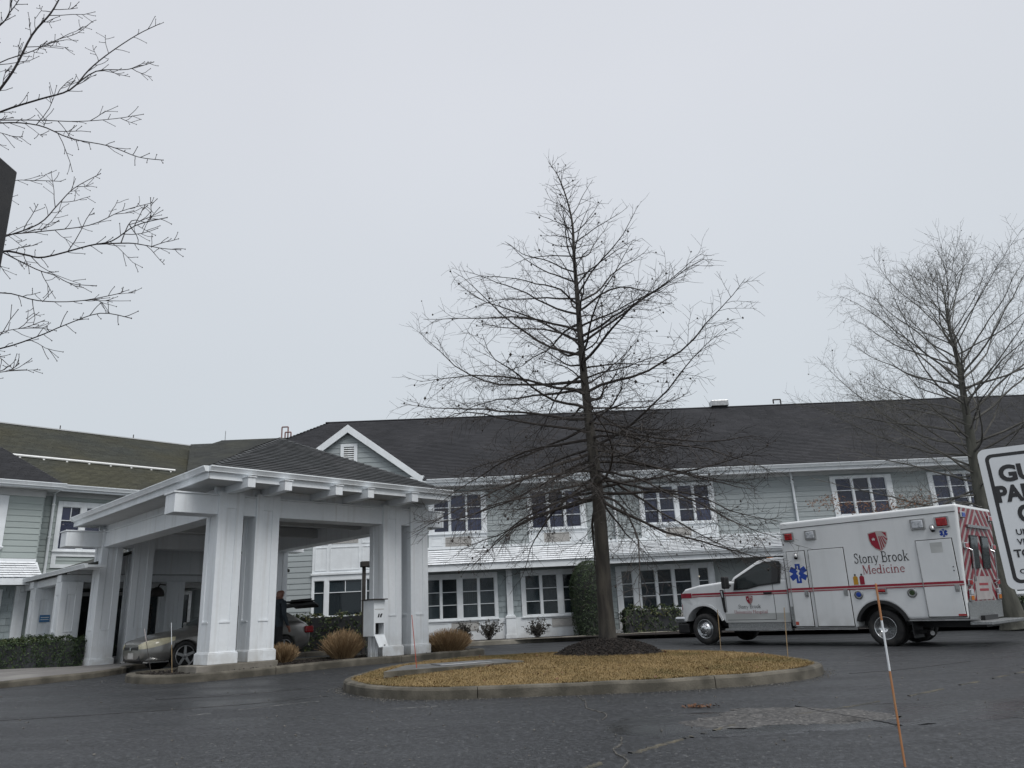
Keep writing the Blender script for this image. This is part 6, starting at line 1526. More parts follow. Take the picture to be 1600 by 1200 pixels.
# x forward, y left, z up; about 1.72 m, leaning slightly forward
pel = J((0, 0, .93), (.165, .125)); sp = J((.01, 0, 1.10), (.170, .125), pel); ch = J((.035, 0, 1.30), (.19, .13), sp); sh_ = J((.045, 0, 1.42), (.14, .095), ch); nk = J((.065, 0, 1.50), .058, sh_)
hd = J((.085, 0, 1.60), (.078, .092), nk); ht = J((.085, 0, 1.69), (.062, .075), hd)
nose = J((.185, 0, 1.60), .014, hd)
for s_ in (-1, 1):
    ear = J((.075, s_ * .092, 1.60), .016, hd)
    hp = J((0, s_ * .095, .86), .10, pel); kn = J((.03, s_ * .10, .48), .066, hp); an = J((-.01, s_ * .10, .09), .046, kn); to = J((.13, s_ * .115, .035), (.045, .034), an); J((.20, s_ * .12, .028), (.038, .026), to)
    so = J((.035, s_ * .205, 1.39), .066, sh_); el = J((-.02 + .02, s_ * .265, 1.12), .050, so); wr_ = J((.10, s_ * .26, .90), .036, el); pm = J((.135, s_ * .255, .83), (.028, .042), wr_)
    for f in range(4):
        y = s_ * .255 + (f - 1.5) * .018 ; l_ = (.065, .075, .072, .055)[f]
        a_ = J((.150, y, .785), .0105, pm); b_ = J((.165, y, .785 - l_ * .55), .0095, a_); J((.158, y, .785 - l_), .008, b_)
    th = J((.17, s_ * .225, .825), .012, pm); J((.195, s_ * .215, .785), .010, th)
def fm(c):
    if c.z > 1.475: return 0
    if c.z < .865 and abs(c.y) > .205: return 0
    if c.z > .86 or (abs(c.y) > .20 and c.z > .86): return 1
    return 2
px_, py_ = -6.62, 20.05
px_, py_ = cw(3.02, 2.78)
PER = empty('person', (px_, py_, g(px_, py_)), AL + rad(8), label='bald person in dark navy jacket standing at the raised car hatch', cat='person')
PER.scale = (1.12, 1.14, 1.0)
skin_body('body', V, Ed, Rr, pel, [M['skin'], M['jacket'], M['trousers']], fm, PER)
mb = MB()
for s_ in (-1, 1): mb.lathe([(.012, 0), (.009, .006), (.002, .009)], (.158, s_ * .032, 1.622), (1, s_ * .2, 0), 10)
mb.build('eye', M['ink'], PER)
mb = MB(); mb.box(.163, .172, -.024, .024, 1.548, 1.556); mb.build('mouth', M['skin'], PER)
mb = MB(); mb.lathe([(.088, -.01), (.095, .0), (.088, .045), (.07, .05)], (.055, 0, 1.455), (.15, 0, 1), 20); mb.build('collar', M['jacket'], PER, smooth=True)
# ------------------------------------------------------------------ trees
def vrot(v, axis, a): return Matrix.Rotation(a, 3, axis) @ v
def limb(start, d, length, r0, r1, nseg, bendz, wob, rnd):
    """points and radii of one branch: it starts along d, sags or rises by bendz along its length and wanders by wob"""
    pts = [Vector(start)]; rr = [r0]; d = Vector(d).normalized()
    for i in range(nseg):
        t = (i + 1) / nseg
        d = (d + Vector((rnd.gauss(0, wob), rnd.gauss(0, wob), rnd.gauss(0, wob) + bendz / nseg))).normalized()
        pts.append(pts[-1] + d * length / nseg); rr.append(r0 + (r1 - r0) * t ** 0.85)
    return pts, rr
def along(pts, t):
    f = t * (len(pts) - 1); i = min(int(f), len(pts) - 2); return pts[i].lerp(pts[i + 1], f - i), (pts[i + 1] - pts[i]).normalized()
def knob(mb, p, r, mi=0):
    p = Vector(p); mb.add([p + Vector(q) * r for q in ((1, 0, 0), (-1, 0, 0), (0, 1, 0), (0, -1, 0), (0, 0, 1.3), (0, 0, -1.3))],
                          [(0, 2, 4), (2, 1, 4), (1, 3, 4), (3, 0, 4), (2, 0, 5), (1, 2, 5), (3, 1, 5), (0, 3, 5)], mi)
def dress(mb, pts, r_at, L_, rnd, spacing, sec_len, sec_r, tw_len, tw_r, ang=(35, 65), bend=0.0, flat=0.6, knobs=0.05, start=0.18, tsp=.13):
    """side shoots and their twigs along a limb"""
    n = max(2, int(L_ / spacing)); side_ = rnd.choice((-1, 1))
    for i in range(n):
        t = start + (1 - start) * (i + rnd.random() * .8) / n
        if t > .985: continue
        p, d = along(pts, t); side_ = -side_
        up = Vector((0, 0, 1)); lat = d.cross(up)
        if lat.length < .1: lat = Vector((1, 0, 0))
        lat.normalize(); axis = vrot(lat.cross(d).normalized(), d, rnd.gauss(0, 1 - flat) * 1.6)
        sd_ = vrot(d, axis, side_ * rad(rnd.uniform(*ang)))
        l_ = sec_len * (0.45 + 0.75 * (1 - t)) * rnd.uniform(.55, 1.25)
        sp_, sr = limb(p, sd_, l_, sec_r * (1.15 - .5 * t), tw_r * .75, 4, bend, .13, rnd)
        mb.tube(sp_, sr, 3, 0, False)
        if rnd.random() < knobs * 2.5: knob(mb, sp_[-1], rnd.uniform(.016, .03))
        m_ = max(1, int(l_ / tsp)); s2 = rnd.choice((-1, 1))
        for k in range(m_):
            tt = .2 + .8 * (k + rnd.random()) / m_
            if tt > .98: continue
            q, dd = along(sp_, tt); s2 = -s2
            ax2 = vrot(axis, dd, rnd.gauss(0, .7)); td = vrot(dd, ax2, s2 * rad(rnd.uniform(30, 65)))
            l2 = tw_len * rnd.uniform(.4, 1.3)
            tp, tr = limb(q, td, l2, tw_r, tw_r * .55, 2, bend * .5, .12, rnd)
            mb.tube(tp, tr, 3, 0, False)
            if rnd.random() < knobs: knob(mb, tp[-1], rnd.uniform(.012, .024))
def lerp_tab(tab, z):
    for (a, va), (b, vb) in zip(tab[:-1], tab[1:]):
        if z <= b: t = max(0, (z - a) / (b - a)); return va + (vb - va) * t
    return tab[-1][1]

# --- the oak on the island
rt = random.Random(5)
tz0 = g(TREE.x, TREE.y) + .18
TR = [(1.61, 15.3, tz0 - .25), (1.61, 15.3, tz0 + .12), (1.615, 15.3, tz0 + .45), (1.62, 15.3, 1.56), (1.65, 15.3, 3.19), (1.60, 15.32, 4.79), (1.55, 15.3, 6.21), (1.54, 15.28, 7.7), (1.54, 15.3, 8.95), (1.55, 15.3, 9.9), (1.36, 15.3, 10.9), (1.10, 15.3, 11.45)]
RA = [.28, .205, .170, .152, .130, .105, .080, .055, .036, .023, .011, .004]
oak = empty('oak_tree', (TREE.x, TREE.y, tz0), label='tall bare conical oak with drooping lower branches on the grass island', cat='tree')
off = Vector((TREE.x, TREE.y, tz0))
TRs = catmull(TR, 6); RAs = []
for i in range(len(TRs)): f = i / 6; k = min(int(f), len(RA) - 2); RAs.append(RA[k] + (RA[k + 1] - RA[k]) * (f - k))
mb = MB(); mb.tube([p - off for p in TRs], RAs, 16); tk = mb.build('trunk', M['bark'], oak, smooth=True)
def trunk_at(z):
    for a, b, ra, rb in zip(TRs[:-1], TRs[1:], RAs[:-1], RAs[1:]):
        if a.z <= z <= b.z: t = (z - a.z) / (b.z - a.z); return a.lerp(b, t), ra + (rb - ra) * t
    return TRs[-1], RAs[-1]
LT = [(3.0, 3.5), (3.4, 3.9), (4, 4.3), (5, 4.4), (6, 4.4), (7, 4.2), (8, 3.4), (9, 2.5), (10, 1.7), (11, .95), (11.8, .4)]
ET = [(3.0, -18), (3.5, -12), (4, -7), (5, -1), (6, 8), (7, 12), (8, 18), (9, 26), (10, 37), (11, 52), (11.8, 60)]
nb = 118
for i in range(nb):
    t = (i + rt.random() * .6) / nb
    z = 3.45 + 7.9 * t ** 1.36
    az = i * 2.39996 + rt.gauss(0, .25)
    el = rad(lerp_tab(ET, z) + rt.gauss(0, 7)); kf = lerp_tab([(3, 1.2), (6.6, 1.15), (7.6, .95), (9, .80), (12, .8)], z); Lb = min(lerp_tab(LT, z), kf * (11.6 - z) / (math.cos(el) + kf * max(0, math.sin(el) + .1))) * rt.uniform(.76, 1.05)
    if z > 5 and rt.random() < .18: Lb *= .5
    p0, r_ = trunk_at(z)
    d = Vector((math.cos(az) * math.cos(el), math.sin(az) * math.cos(el), math.sin(el)))
    bend = -.22 + .40 * max(0, min(1, (z - 3.4) / 3.0)) + rt.gauss(0, .1)
    rb = min(r_ * .5, .010 + .0066 * Lb)
    pts, rr = limb(p0 - off, d, Lb, rb, .004, 11, bend, .105, rt)
    mb = MB(); mb.tube(pts, rr, 5, 0, False)
    up_ = max(0, min(1, (z - 5.2) / 3)); dress(mb, pts, rr, Lb, rt, .145 + .05 * up_, (.42 + .15 * Lb) * (1 - .2 * up_), .0075, .27, .0036, bend=bend * .4 - .05, knobs=.03, tsp=.09 + .045 * up_, ang=(28, 62))
    # a forked end
    mb.build('branch', M['bark'] if False else M['twig'], oak)

# --- the large tree behind the ambulance
rt = random.Random(9)
bz = .33; B0 = Vector((14.22, 23.0, bz))
bt = empty('vase_tree', B0, label='large bare rounded tree behind the ambulance rear', cat='tree')
TR2 = [(14.25, 23, bz - .1), (14.22, 23, bz + .25), (14.10, 23, 1.92), (14.12, 23, 4.2), (14.27, 23, 6.6), (14.38, 23, 8.3), (14.36, 23, 9.6), (14.45, 23, 10.8), (14.5, 23.1, 11.7)]
RA2 = [.44, .34, .26, .18, .115, .065, .038, .018, .005]
TRs = catmull(TR2, 6); RAs = []
for i in range(len(TRs)): f = i / 6; k = min(int(f), len(RA2) - 2); RAs.append(RA2[k] + (RA2[k + 1] - RA2[k]) * (f - k))
mb = MB(); mb.tube([p - B0 for p in TRs], RAs, 14); mb.build('trunk', M['bark_lichen'], bt, smooth=True)
LT2 = [(3.2, 4.4), (5, 5.0), (6.5, 5.5), (8, 4.8), (9.5, 3.4), (11, 1.6), (12.5, .8)]
ET2 = [(3.2, -4), (4.5, 6), (5.5, 16), (6.5, 27), (8, 38), (9.5, 44), (11, 50), (12.5, 60)]
nb = 92
for i in range(nb):
    t = (i + rt.random() * .6) / nb
    z = 3.2 + 7.8 * t ** 1.05; az = i * 2.39996 + rt.gauss(0, .3)
    Lb = lerp_tab(LT2, z) * rt.uniform(.7, 1.1); el = rad(lerp_tab(ET2, z) + rt.gauss(0, 8))
    p0, r_ = trunk_at(z)
    d = Vector((math.cos(az) * math.cos(el), math.sin(az) * math.cos(el), math.sin(el)))
    bend = -.1 if z < 4.6 else .38
    pts, rr = limb(p0 - B0, d, Lb, min(r_ * .5, .010 + .0062 * Lb), .0035, 12, bend, .10, rt)
    mb = MB(); mb.tube(pts, rr, 5, 0, False)
    dress(mb, pts, rr, Lb, rt, .19, .55 + .18 * Lb, .007, .36, .0035, bend=bend * .6, knobs=.015, flat=.3, tsp=.14, start=.32)
    mb.build('branch', M['twig_lichen_haze'], bt)
# rusty dead leaves still hanging on its lowest twigs
mb = MB()
for _ in range(620):
    c = Vector((rt.uniform(8.9, 12.6), 23 + rt.uniform(-.8, .6), 0)); c.z = 4.02 + .12 * math.sin(c.x * 2.2) + rt.gauss(0, .11) - .03 * (c.x - 9)
    a = Vector((rt.gauss(0, 1), rt.gauss(0, 1), rt.gauss(0, 1))).normalized(); b = a.orthogonal().normalized(); s_ = rt.uniform(.025, .055)
    mb.quad(c - a * s_, c + b * s_ * .5, c + a * s_, c - b * s_ * .5, 0, rt.random())
mb.v = [tuple(Vector(v) - B0) for v in mb.v]
lv_ = mb.build('dead_leaves', M['deadleaf'], bt); lv_['kind'] = 'stuff'
mb = MB()
pts, rr = limb(Vector((13.8, 23, 3.6)) - B0, Vector((-1, -.05, .12)), 5.1, .045, .006, 10, -.06, .05, rt); mb.tube(pts, rr, 5, 0, False); dress(mb, pts, rr, 5, rt, .2, .6, .008, .3, .0045, knobs=0); mb.build('branch', M['twig_lichen_haze'], bt)

# --- maple at the left edge, its trunk outside the picture
rt = random.Random(3)
ML0 = Vector((-6.85, 6.7, g(-6.85, 6.7)))
mt_ = empty('maple_tree', ML0, label='bare maple with budded twigs reaching in from the left edge', cat='tree')
mb = MB(); mb.tube([Vector(p) - ML0 for p in ((-6.85, 6.7, -.1), (-6.85, 6.7, .4), (-6.8, 6.68, 2.2), (-6.76, 6.65, 4.5), (-6.7, 6.6, 6.5), (-6.6, 6.6, 8.2), (-6.5, 6.6, 9.6))], [.24, .19, .165, .14, .10, .06, .02], 14); mb.build('trunk', M['bark'], mt_, smooth=True)
MP = [
    ('a', 0.0249, [(-6.21, 6.57, 4.79), (-5.69, 6.54, 5.89), (-5.34, 6.53, 6.6), (-5.09, 6.47, 6.97), (-4.91, 6.41, 7.37), (-4.74, 6.4, 7.64), (-4.64, 6.4, 7.93), (-4.43, 6.33, 8.24)]),
    ('b', 0.0170, [(-6.44, 6.63, 5.69), (-5.81, 6.61, 6.29), (-5.32, 6.69, 6.64), (-4.95, 6.72, 6.8), (-4.66, 6.77, 6.95), (-4.52, 6.83, 7.26), (-4.38, 6.92, 7.55), (-4.17, 7.06, 7.92), (-3.96, 7.13, 8.13)]),
    ('b2', 0.0099, [(-4.7, 6.83, 7.0), (-4.49, 6.9, 7.29), (-4.16, 6.95, 7.34), (-3.95, 7.08, 7.54)]),
    ('b3', 0.0118, [(-5.91, 6.91, 6.72), (-5.55, 7.0, 6.78), (-5.21, 7.12, 6.85), (-4.85, 7.25, 6.91), (-4.45, 7.31, 6.97), (-4.24, 7.51, 7.17)]),
    ('c', 0.0132, [(-6.32, 6.42, 5.92), (-5.55, 6.36, 6.17), (-4.97, 6.27, 6.17), (-4.55, 6.23, 6.09), (-4.14, 6.12, 5.84), (-3.75, 6.12, 5.73), (-3.41, 6.03, 5.53), (-3.1, 5.9, 5.39)]),
    ('d', 0.0100, [(-5.48, 6.48, 6.85), (-5.38, 6.64, 7.24), (-5.14, 6.75, 7.47), (-5.02, 6.95, 7.8), (-4.93, 7.13, 8.05), (-4.89, 7.3, 8.37)]),
    ('e', 0.0117, [(-5.77, 6.19, 6.7), (-5.32, 6.11, 7.0), (-4.9, 5.95, 7.06), (-4.66, 5.75, 7.02), (-4.46, 5.58, 6.99), (-4.28, 5.43, 7.06)]),
    ('f', 0.0146, [(-6.29, 6.75, 4.46), (-5.74, 6.81, 5.02), (-5.29, 6.96, 5.28), (-4.95, 7.02, 5.46), (-4.87, 7.16, 5.77), (-4.79, 7.27, 6.04), (-4.58, 7.38, 6.29)]),
    ('g', 0.0167, [(-6.12, 6.55, 4.43), (-5.42, 6.44, 4.78), (-4.86, 6.43, 4.83), (-4.56, 6.36, 4.74), (-4.37, 6.35, 4.7), (-3.9, 6.26, 4.75), (-3.66, 6.21, 4.76), (-3.44, 6.19, 4.9), (-3.1, 6.08, 4.9)]),
    ('g2', 0.0093, [(-3.77, 6.41, 4.87), (-3.62, 6.41, 4.84), (-3.4, 6.28, 4.74), (-3.18, 6.22, 4.66), (-2.99, 6.17, 4.61)]),
    ('g3', 0.0067, [(-3.76, 6.53, 5.03), (-3.67, 6.51, 5.14), (-3.47, 6.47, 5.1), (-3.49, 6.48, 5.37)]),
    ('h', 0.0122, [(-5.78, 7.07, 5.3), (-5.38, 7.16, 5.43), (-5.07, 7.21, 5.48), (-4.63, 7.38, 5.63), (-4.36, 7.51, 5.87), (-4.08, 7.65, 6.05)]),
    ('i', 0.0079, [(-4.81, 6.62, 4.84), (-4.69, 6.71, 4.77), (-4.49, 6.71, 4.69), (-4.4, 6.85, 4.66), (-4.26, 7.05, 4.72)]),
    ('j', 0.0115, [(-6.21, 6.73, 4.17), (-5.57, 6.72, 4.44), (-5.08, 6.82, 4.58), (-4.7, 6.83, 4.48), (-4.36, 6.91, 4.49), (-3.98, 6.92, 4.55), (-3.93, 6.97, 4.6)]),
    ('k', 0.0121, [(-5.8, 6.39, 3.53), (-5.19, 6.31, 3.7), (-4.59, 6.27, 3.76), (-4.24, 6.24, 3.85), (-3.92, 6.09, 3.88), (-3.54, 5.96, 3.92), (-3.2, 5.85, 3.81)]),
    ('l', 0.0090, [(-5.61, 6.97, 4.03), (-5.26, 7.15, 4.29), (-5.1, 7.28, 4.39), (-5.04, 7.48, 4.55)]),
    ('m', 0.0096, [(-5.9, 6.56, 3.33), (-5.34, 6.68, 3.65), (-4.85, 6.67, 3.68), (-4.78, 6.71, 3.71), (-4.74, 6.76, 3.79)]),
    ('n', 0.0071, [(-6.14, 6.86, 6.69), (-5.55, 6.94, 6.59), (-5.45, 7.09, 6.63), (-5.39, 7.16, 6.67)]),
    ('o', 0.0080, [(-6.2, 7.15, 5.76), (-5.55, 7.25, 6.14), (-5.29, 7.29, 6.18), (-5.07, 7.45, 6.26)]),
]
done = []
for nm, r0, P in MP:
    P = [Vector(p) for p in P]
    if nm in ('b2', 'g2', 'g3', 'i'):
        q = min((c for pp in done for c in pp), key=lambda c: (c - P[0]).length); P = [q] + P[1:]
    else: P = [Vector((-6.74, 6.64, P[0].z - .45)), P[0].lerp(Vector((-6.74, 6.64, P[0].z - .4)), .35)] + P[0:]
    pts = catmull(P, 4); done.append(pts)
    k = len(pts); rr = [max(.0038, r0 * .82 * (1 - .72 * (i / (k - 1)))) for i in range(k)]
    mb = MB(); mb.tube([p - ML0 for p in pts], rr, 6, 0, False)
    L_ = sum((b - a).length for a, b in zip(pts[:-1], pts[1:]))
    n = int(L_ / .14); s_ = 1
    for i in range(n):
        t = .25 + .75 * (i + rt.random()) / n
        if t > .99: continue
        p, d = along(pts, t); s_ = -s_
        ax = vrot(Vector((0, -1, 0)), d, rt.gauss(0, .7)); td = vrot(d, ax, s_ * rad(rt.uniform(30, 60)))
        l_ = min(rt.choice((.08, .12, .16, .28, .42)) * rt.uniform(.7, 1.2), .05 + (1 - t) * L_ * .5)
        tp, tr = limb(p, td, l_, .0042 if l_ > .2 else .0034, .0026, 4, .12, .12, rt); mb.tube([q - ML0 for q in tp], tr, 4, 0, False); knob(mb, tp[-1] - ML0, .0065)
        if l_ > .2:
            for j in range(3):
                q, dd = along(tp, rt.uniform(.3, .9)); td2 = vrot(dd, ax, rt.choice((-1, 1)) * rad(rt.uniform(30, 60)))
                t2, r2 = limb(q, td2, rt.uniform(.05, .14), .003, .0024, 3, .2, .1, rt); mb.tube([w_ - ML0 for w_ in t2], r2, 4, 0, False); knob(mb, t2[-1] - ML0, .006)
    knob(mb, pts[-1] - ML0, .007)
    mb.build('branch', M['twig_maple'], mt_)

# ------------------------------------------------------------------ shrubs and hedges
def leaf_quad(mb, c, s_, rnd, nrm=None, sh=None, asp=.5):
    a = Vector((rnd.gauss(0, 1), rnd.gauss(0, 1), rnd.gauss(0, 1)))
    if nrm is not None: a = a - nrm * a.dot(nrm) * .6
    a.normalize(); b = a.cross(nrm if nrm is not None and abs(a.dot(nrm)) < .95 else a.orthogonal()).normalized()
    b = vrot(b, a, rnd.gauss(0, .6))
    mb.quad(c - a * s_, c + b * s_ * asp, c + a * s_, c - b * s_ * asp, 0, rnd.random() if sh is None else sh)
def box_hedge(name, loc, rz, L_, D, H, mt, label, cat, n, leaf=.035, round_=.12, seed=1, group=None, top_light=.25, lump=.075):
    rnd = random.Random(seed); h = empty(name, loc, rz, label, cat, group)
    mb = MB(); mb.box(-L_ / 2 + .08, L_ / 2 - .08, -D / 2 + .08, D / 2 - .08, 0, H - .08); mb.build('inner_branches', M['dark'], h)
    mb = MB(); A = [(L_ * H, 0), (L_ * H, 1), (D * H, 2), (D * H, 3), (L_ * D * 1.2, 4)]; tot = sum(a for a, _ in A)
    for _ in range(n):
        r_ = rnd.random() * tot; f = 0
        for a, k in A:
            if r_ < a: f = k; break
            r_ -= a
        u_, v_ = rnd.uniform(-1, 1), rnd.uniform(-1, 1)
        if f < 2: p = Vector((u_ * L_ / 2, (-1 if f == 0 else 1) * D / 2, (v_ + 1) / 2 * H)); nn = Vector((0, -1 if f == 0 else 1, 0))
        elif f < 4: p = Vector(((-1 if f == 2 else 1) * L_ / 2, u_ * D / 2, (v_ + 1) / 2 * H)); nn = Vector((-1 if f == 2 else 1, 0, 0))
        else: p = Vector((u_ * L_ / 2, v_ * D / 2, H)); nn = Vector((0, 0, 1))
        # rounded corners and lumps
        ex_ = max(0, abs(p.x) - (L_ / 2 - round_)) / round_, max(0, abs(p.y) - (D / 2 - round_)) / round_, max(0, p.z - (H - round_)) / round_
        s2 = sum(e_ * e_ for e_ in ex_)
        if s2 > 1:
            q = 1 / math.sqrt(s2)
            p = Vector((math.copysign(min(abs(p.x), L_ / 2 - round_) + ex_[0] * q * round_, p.x), math.copysign(min(abs(p.y), D / 2 - round_) + ex_[1] * q * round_, p.y), min(p.z, H - round_) + ex_[2] * q * round_))
        p += nn * (noise.noise(p * 3.1 + Vector((seed, 0, 0))) * lump * 2 + rnd.gauss(-.02, .025))
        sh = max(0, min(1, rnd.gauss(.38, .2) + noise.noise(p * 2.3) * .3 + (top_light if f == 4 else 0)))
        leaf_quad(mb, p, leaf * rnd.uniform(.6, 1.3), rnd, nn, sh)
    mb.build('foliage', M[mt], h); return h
box_hedge('clipped_hedge', (-13.6, 21.15, .44), rad(-10), 4.7, 1.5, .80, 'hedge', 'long clipped dark green hedge beside the left pavement', 'hedge', 17000, .03, .15, 2)
box_hedge('evergreen_shrub', (-6.0, 24.2, .40), rad(8), 2.5, 1.0, 1.16, 'holly', 'loose glossy green shrub behind the canopy bed below the white bay', 'shrub', 3000, .05, .3, 3, lump=.12)
q = MAIN_M @ Vector((4.55, -.95, .46)); box_hedge('window_hedge', q, AZ, 2.1, .75, .86, 'holly', 'low dark broadleaf hedge under the window by the ambulance nose', 'hedge', 2400, .045, .2, 4, lump=.09, top_light=.05)
box_hedge('verge_hedge', (15.6, 24.5, .42), rad(4), 2.8, 1.1, .66, 'hedge', 'low green hedge behind the ambulance rear beside the big tree', 'hedge', 6000, .035, .15, 5)
# clipped yew column
q = MAIN_M @ Vector((2.42, -1.15, .46)); rnd = random.Random(8)
yw_ = empty('clipped_yew', q, 0, 'tall clipped round-topped dark yew behind the oak trunk', 'shrub')
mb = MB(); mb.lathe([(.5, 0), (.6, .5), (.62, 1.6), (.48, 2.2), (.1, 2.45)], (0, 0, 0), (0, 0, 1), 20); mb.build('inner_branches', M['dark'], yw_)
mb = MB()
for _ in range(15000):
    z = rnd.random() ** .9 * 2.58; a = rnd.uniform(0, 6.283)
    rr = .66 + .06 * min(1, z) if z < 1.75 else .72 * math.sqrt(max(0, 1 - ((z - 1.75) / .85) ** 2))
    rr += noise.noise(Vector((math.cos(a) * 2, math.sin(a) * 2, z * 1.6))) * .07 + rnd.gauss(-.02, .025)
    nn = Vector((math.cos(a), math.sin(a), .25 if z < 1.75 else .9)).normalized()
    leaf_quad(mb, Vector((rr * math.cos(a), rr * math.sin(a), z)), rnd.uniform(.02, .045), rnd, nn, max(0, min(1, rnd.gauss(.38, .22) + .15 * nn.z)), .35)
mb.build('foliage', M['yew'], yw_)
# small bronze-leaved shrubs in the strip
for i, (x, w_, h_, lab) in enumerate(((-2.14, .5, .72, 'small sparse bronze-leaved shrub nearest the white canopy column'), (-1.28, .72, .76, 'wider bronze-leaved shrub just left of the wall pilaster'), (.43, .60, .68, 'sparse bronze-leaved shrub right of the wall pilaster'))):
    rnd = random.Random(20 + i); q = MAIN_M @ Vector((x, -.85, .47)); s_ = empty('bronze_shrub', q, 0, lab, 'shrub', 'small shrubs along the building wall')
    mb = MB(); lf = MB()
    for k in range(34):
        a = rnd.uniform(0, 6.28); el = rnd.uniform(.6, 1.45); d = Vector((math.cos(a) * math.cos(el), math.sin(a) * math.cos(el), math.sin(el)))
        L_ = h_ * rnd.uniform(.6, 1.08); d.x *= w_ / h_ * 1.1
        pts, rr = limb(Vector((rnd.gauss(0, .04), rnd.gauss(0, .04), 0)), d, L_, .008, .003, 5, .1, .12, rnd); mb.tube(pts, rr, 4, 0, False)
        for j in range(30):
            p, dd = along(pts, rnd.uniform(.28, 1)); leaf_quad(lf, p + Vector((rnd.gauss(0, .035), rnd.gauss(0, .035), rnd.gauss(0, .035))), rnd.uniform(.025, .05), rnd)
    mb.build('stem', M['twig'], s_)['kind'] = 'stuff'; lf.build('foliage', M['shrubdark'], s_)
# ornamental grass tussocks
def tussock(name, loc, rx, ry, h_, n, seed, label, rz=0, clipped=True):
    rnd = random.Random(seed); s_ = empty(name, loc, rz, label, 'ornamental grass', 'dry ornamental grasses in the canopy bed')
    mb = MB()
    for _ in range(n):
        a = rnd.uniform(0, 6.283); q = math.sqrt(rnd.random()); bx, by = rx * .62 * q * math.cos(a), ry * .62 * q * math.sin(a)
        lean_ = .55 * q; d = Vector((math.cos(a) * lean_ * (rx / .35) * .8 + rnd.gauss(0, .16), math.sin(a) * lean_ + rnd.gauss(0, .16), 1)).normalized()
        L_ = h_ * (1 - .22 * q * q) * rnd.choice((rnd.uniform(.7, 1.0), rnd.uniform(.85, 1.18)))
        pts, rr = limb((bx, by, 0), d, L_, .006, .003, 3, -.25 * q, .1, rnd)
        sd_ = Vector((-d.y, d.x, 0)); sd_ = sd_.normalized() if sd_.length > .01 else Vector((1, 0, 0)); sd_ = vrot(sd_, d, rnd.uniform(0, 3))
        vs = []
        for p, r_ in zip(pts, rr): vs += [p - sd_ * r_, p + sd_ * r_]
        mb.add(vs, [(2 * i, 2 * i + 1, 2 * i + 3, 2 * i + 2) for i in range(3)], 0, max(0, min(1, rnd.gauss(.5, .22))))
    mb.build('blades', M['reed'], s_); return s_
def bz_(x, y): return g(x, y) + .11
tussock('ornamental_grass', (-4.12, 17.95, bz_(-4.12, 17.95)), .36, .36, .60, 2600, 31, 'rounded clump of dry tan ornamental grass left of the white cabinet')
tussock('ornamental_grass', (-5.28, 17.15, bz_(-5.28, 17.15)), .34, .30, .38, 1900, 32, 'small low clump of dry ornamental grass beside the near white column')
tussock('ornamental_grass', (-1.92, 19.75, bz_(-1.92, 19.75)), .62, .42, .52, 4200, 33, 'wide flat-topped clump of dry brown ornamental grass at the bed end', rad(40))

# ------------------------------------------------------------------ cabinet, brown lamp and post
cx_, cy_ = cw(4.26, .55); cbz = g(cx_, cy_)
CABN = empty('drop_box', (cx_, cy_, 0), AL, label='white metal drop box on a post with an open flap, beside a canopy column', cat='drop box')
mb = MB()
for r in rects_minus(-.15, .15, .96, 1.74, [(-.105, .125, 1.0, 1.24)]): mb.box(r[0], r[1], -.19, -.17, r[2], r[3])
mb.box(-.15, -.13, -.17, .22, .96, 1.74); mb.box(.13, .15, -.17, .22, .96, 1.74); mb.box(-.13, .13, .20, .22, .96, 1.74); mb.box(-.13, .13, -.17, .20, .96, .98); mb.box(-.13, .13, -.17, .20, 1.72, 1.74)
mb.build('housing', M['white_trim'], CABN)
mb = MB(); mb.box(-.12, .12, .02, .04, .99, 1.7); mb.box(-.128, .128, -.165, .02, 1.25, 1.26); mb.build('inside', M['black'], CABN)
mb = MB(); mb.box(-.19, .19, -.26, .25, 1.742, 1.765); mb.build('roof_plate', M['brown'], CABN, bevel=.004)
mb = MB(); mb.add([(-.13, -.20, .975), (.14, -.20, .975), (.15, -.33, .73), (-.10, -.33, .73), (-.13, -.18, .975), (.14, -.18, .975), (.15, -.315, .73), (-.10, -.315, .73)], [(0, 1, 2, 3), (7, 6, 5, 4), (0, 4, 5, 1), (1, 5, 6, 2), (2, 6, 7, 3), (3, 7, 4, 0)]); fl_ = mb.build('flap', M['white_trim'], CABN)
mb = MB(); mb.box(.04, .07, -.335, -.318, .76, .775); mb.build('latch', M['black'], fl_)
mb = MB(); mb.box(-.125, .125, -.193, -.19, 1.53, 1.545); mb.build('seam', M['grille'], CABN)
tri_poly('emblem', [[(-.06, -.04), (-.035, .04), (0.0, .04), (-.02, -.04)], [(.0, -.035), (.02, .03), (.05, .045), (.075, .04), (.04, -.045)]], M['ink'], CABN, lambda u_, v_, l: (u_ + .01, -.192 - l, 1.40 + v_))
mb = MB(); mb.box(-.09, .05, .0, .12, cbz - .05, .958); mb.build('post', M['white'], CABN, bevel=.004)
mb = MB(); mb.box(-.05, .03, -.10, -.02, cbz - .05, .957); mb.build('front_leg', M['white'], CABN)
LMP = empty('path_lamp', (-4.70, 23.0, .38), rad(20), label='dark brown square path lamp with flat wide head beside the bay', cat='lamp post')
mb = MB(); mb.box(-.05, .05, -.05, .05, 0, 2.48); mb.build('post', M['brown'], LMP, bevel=.006)
mb = MB(); mb.box(-.10, .46, -.16, .16, 2.482, 2.64); mb.build('lamp_head', M['brown'], LMP, bevel=.012)
mb = MB(); mb.box(.10, .42, -.12, .12, 2.468, 2.481); mb.build('lens', M['lens'], LMP)
PST = empty('brown_post', (-4.72, 6.0, g(-4.72, 6)), 0, label='near-black square post with slanted top at the left edge', cat='post')
h_ = 5.50 - g(-4.72, 6)
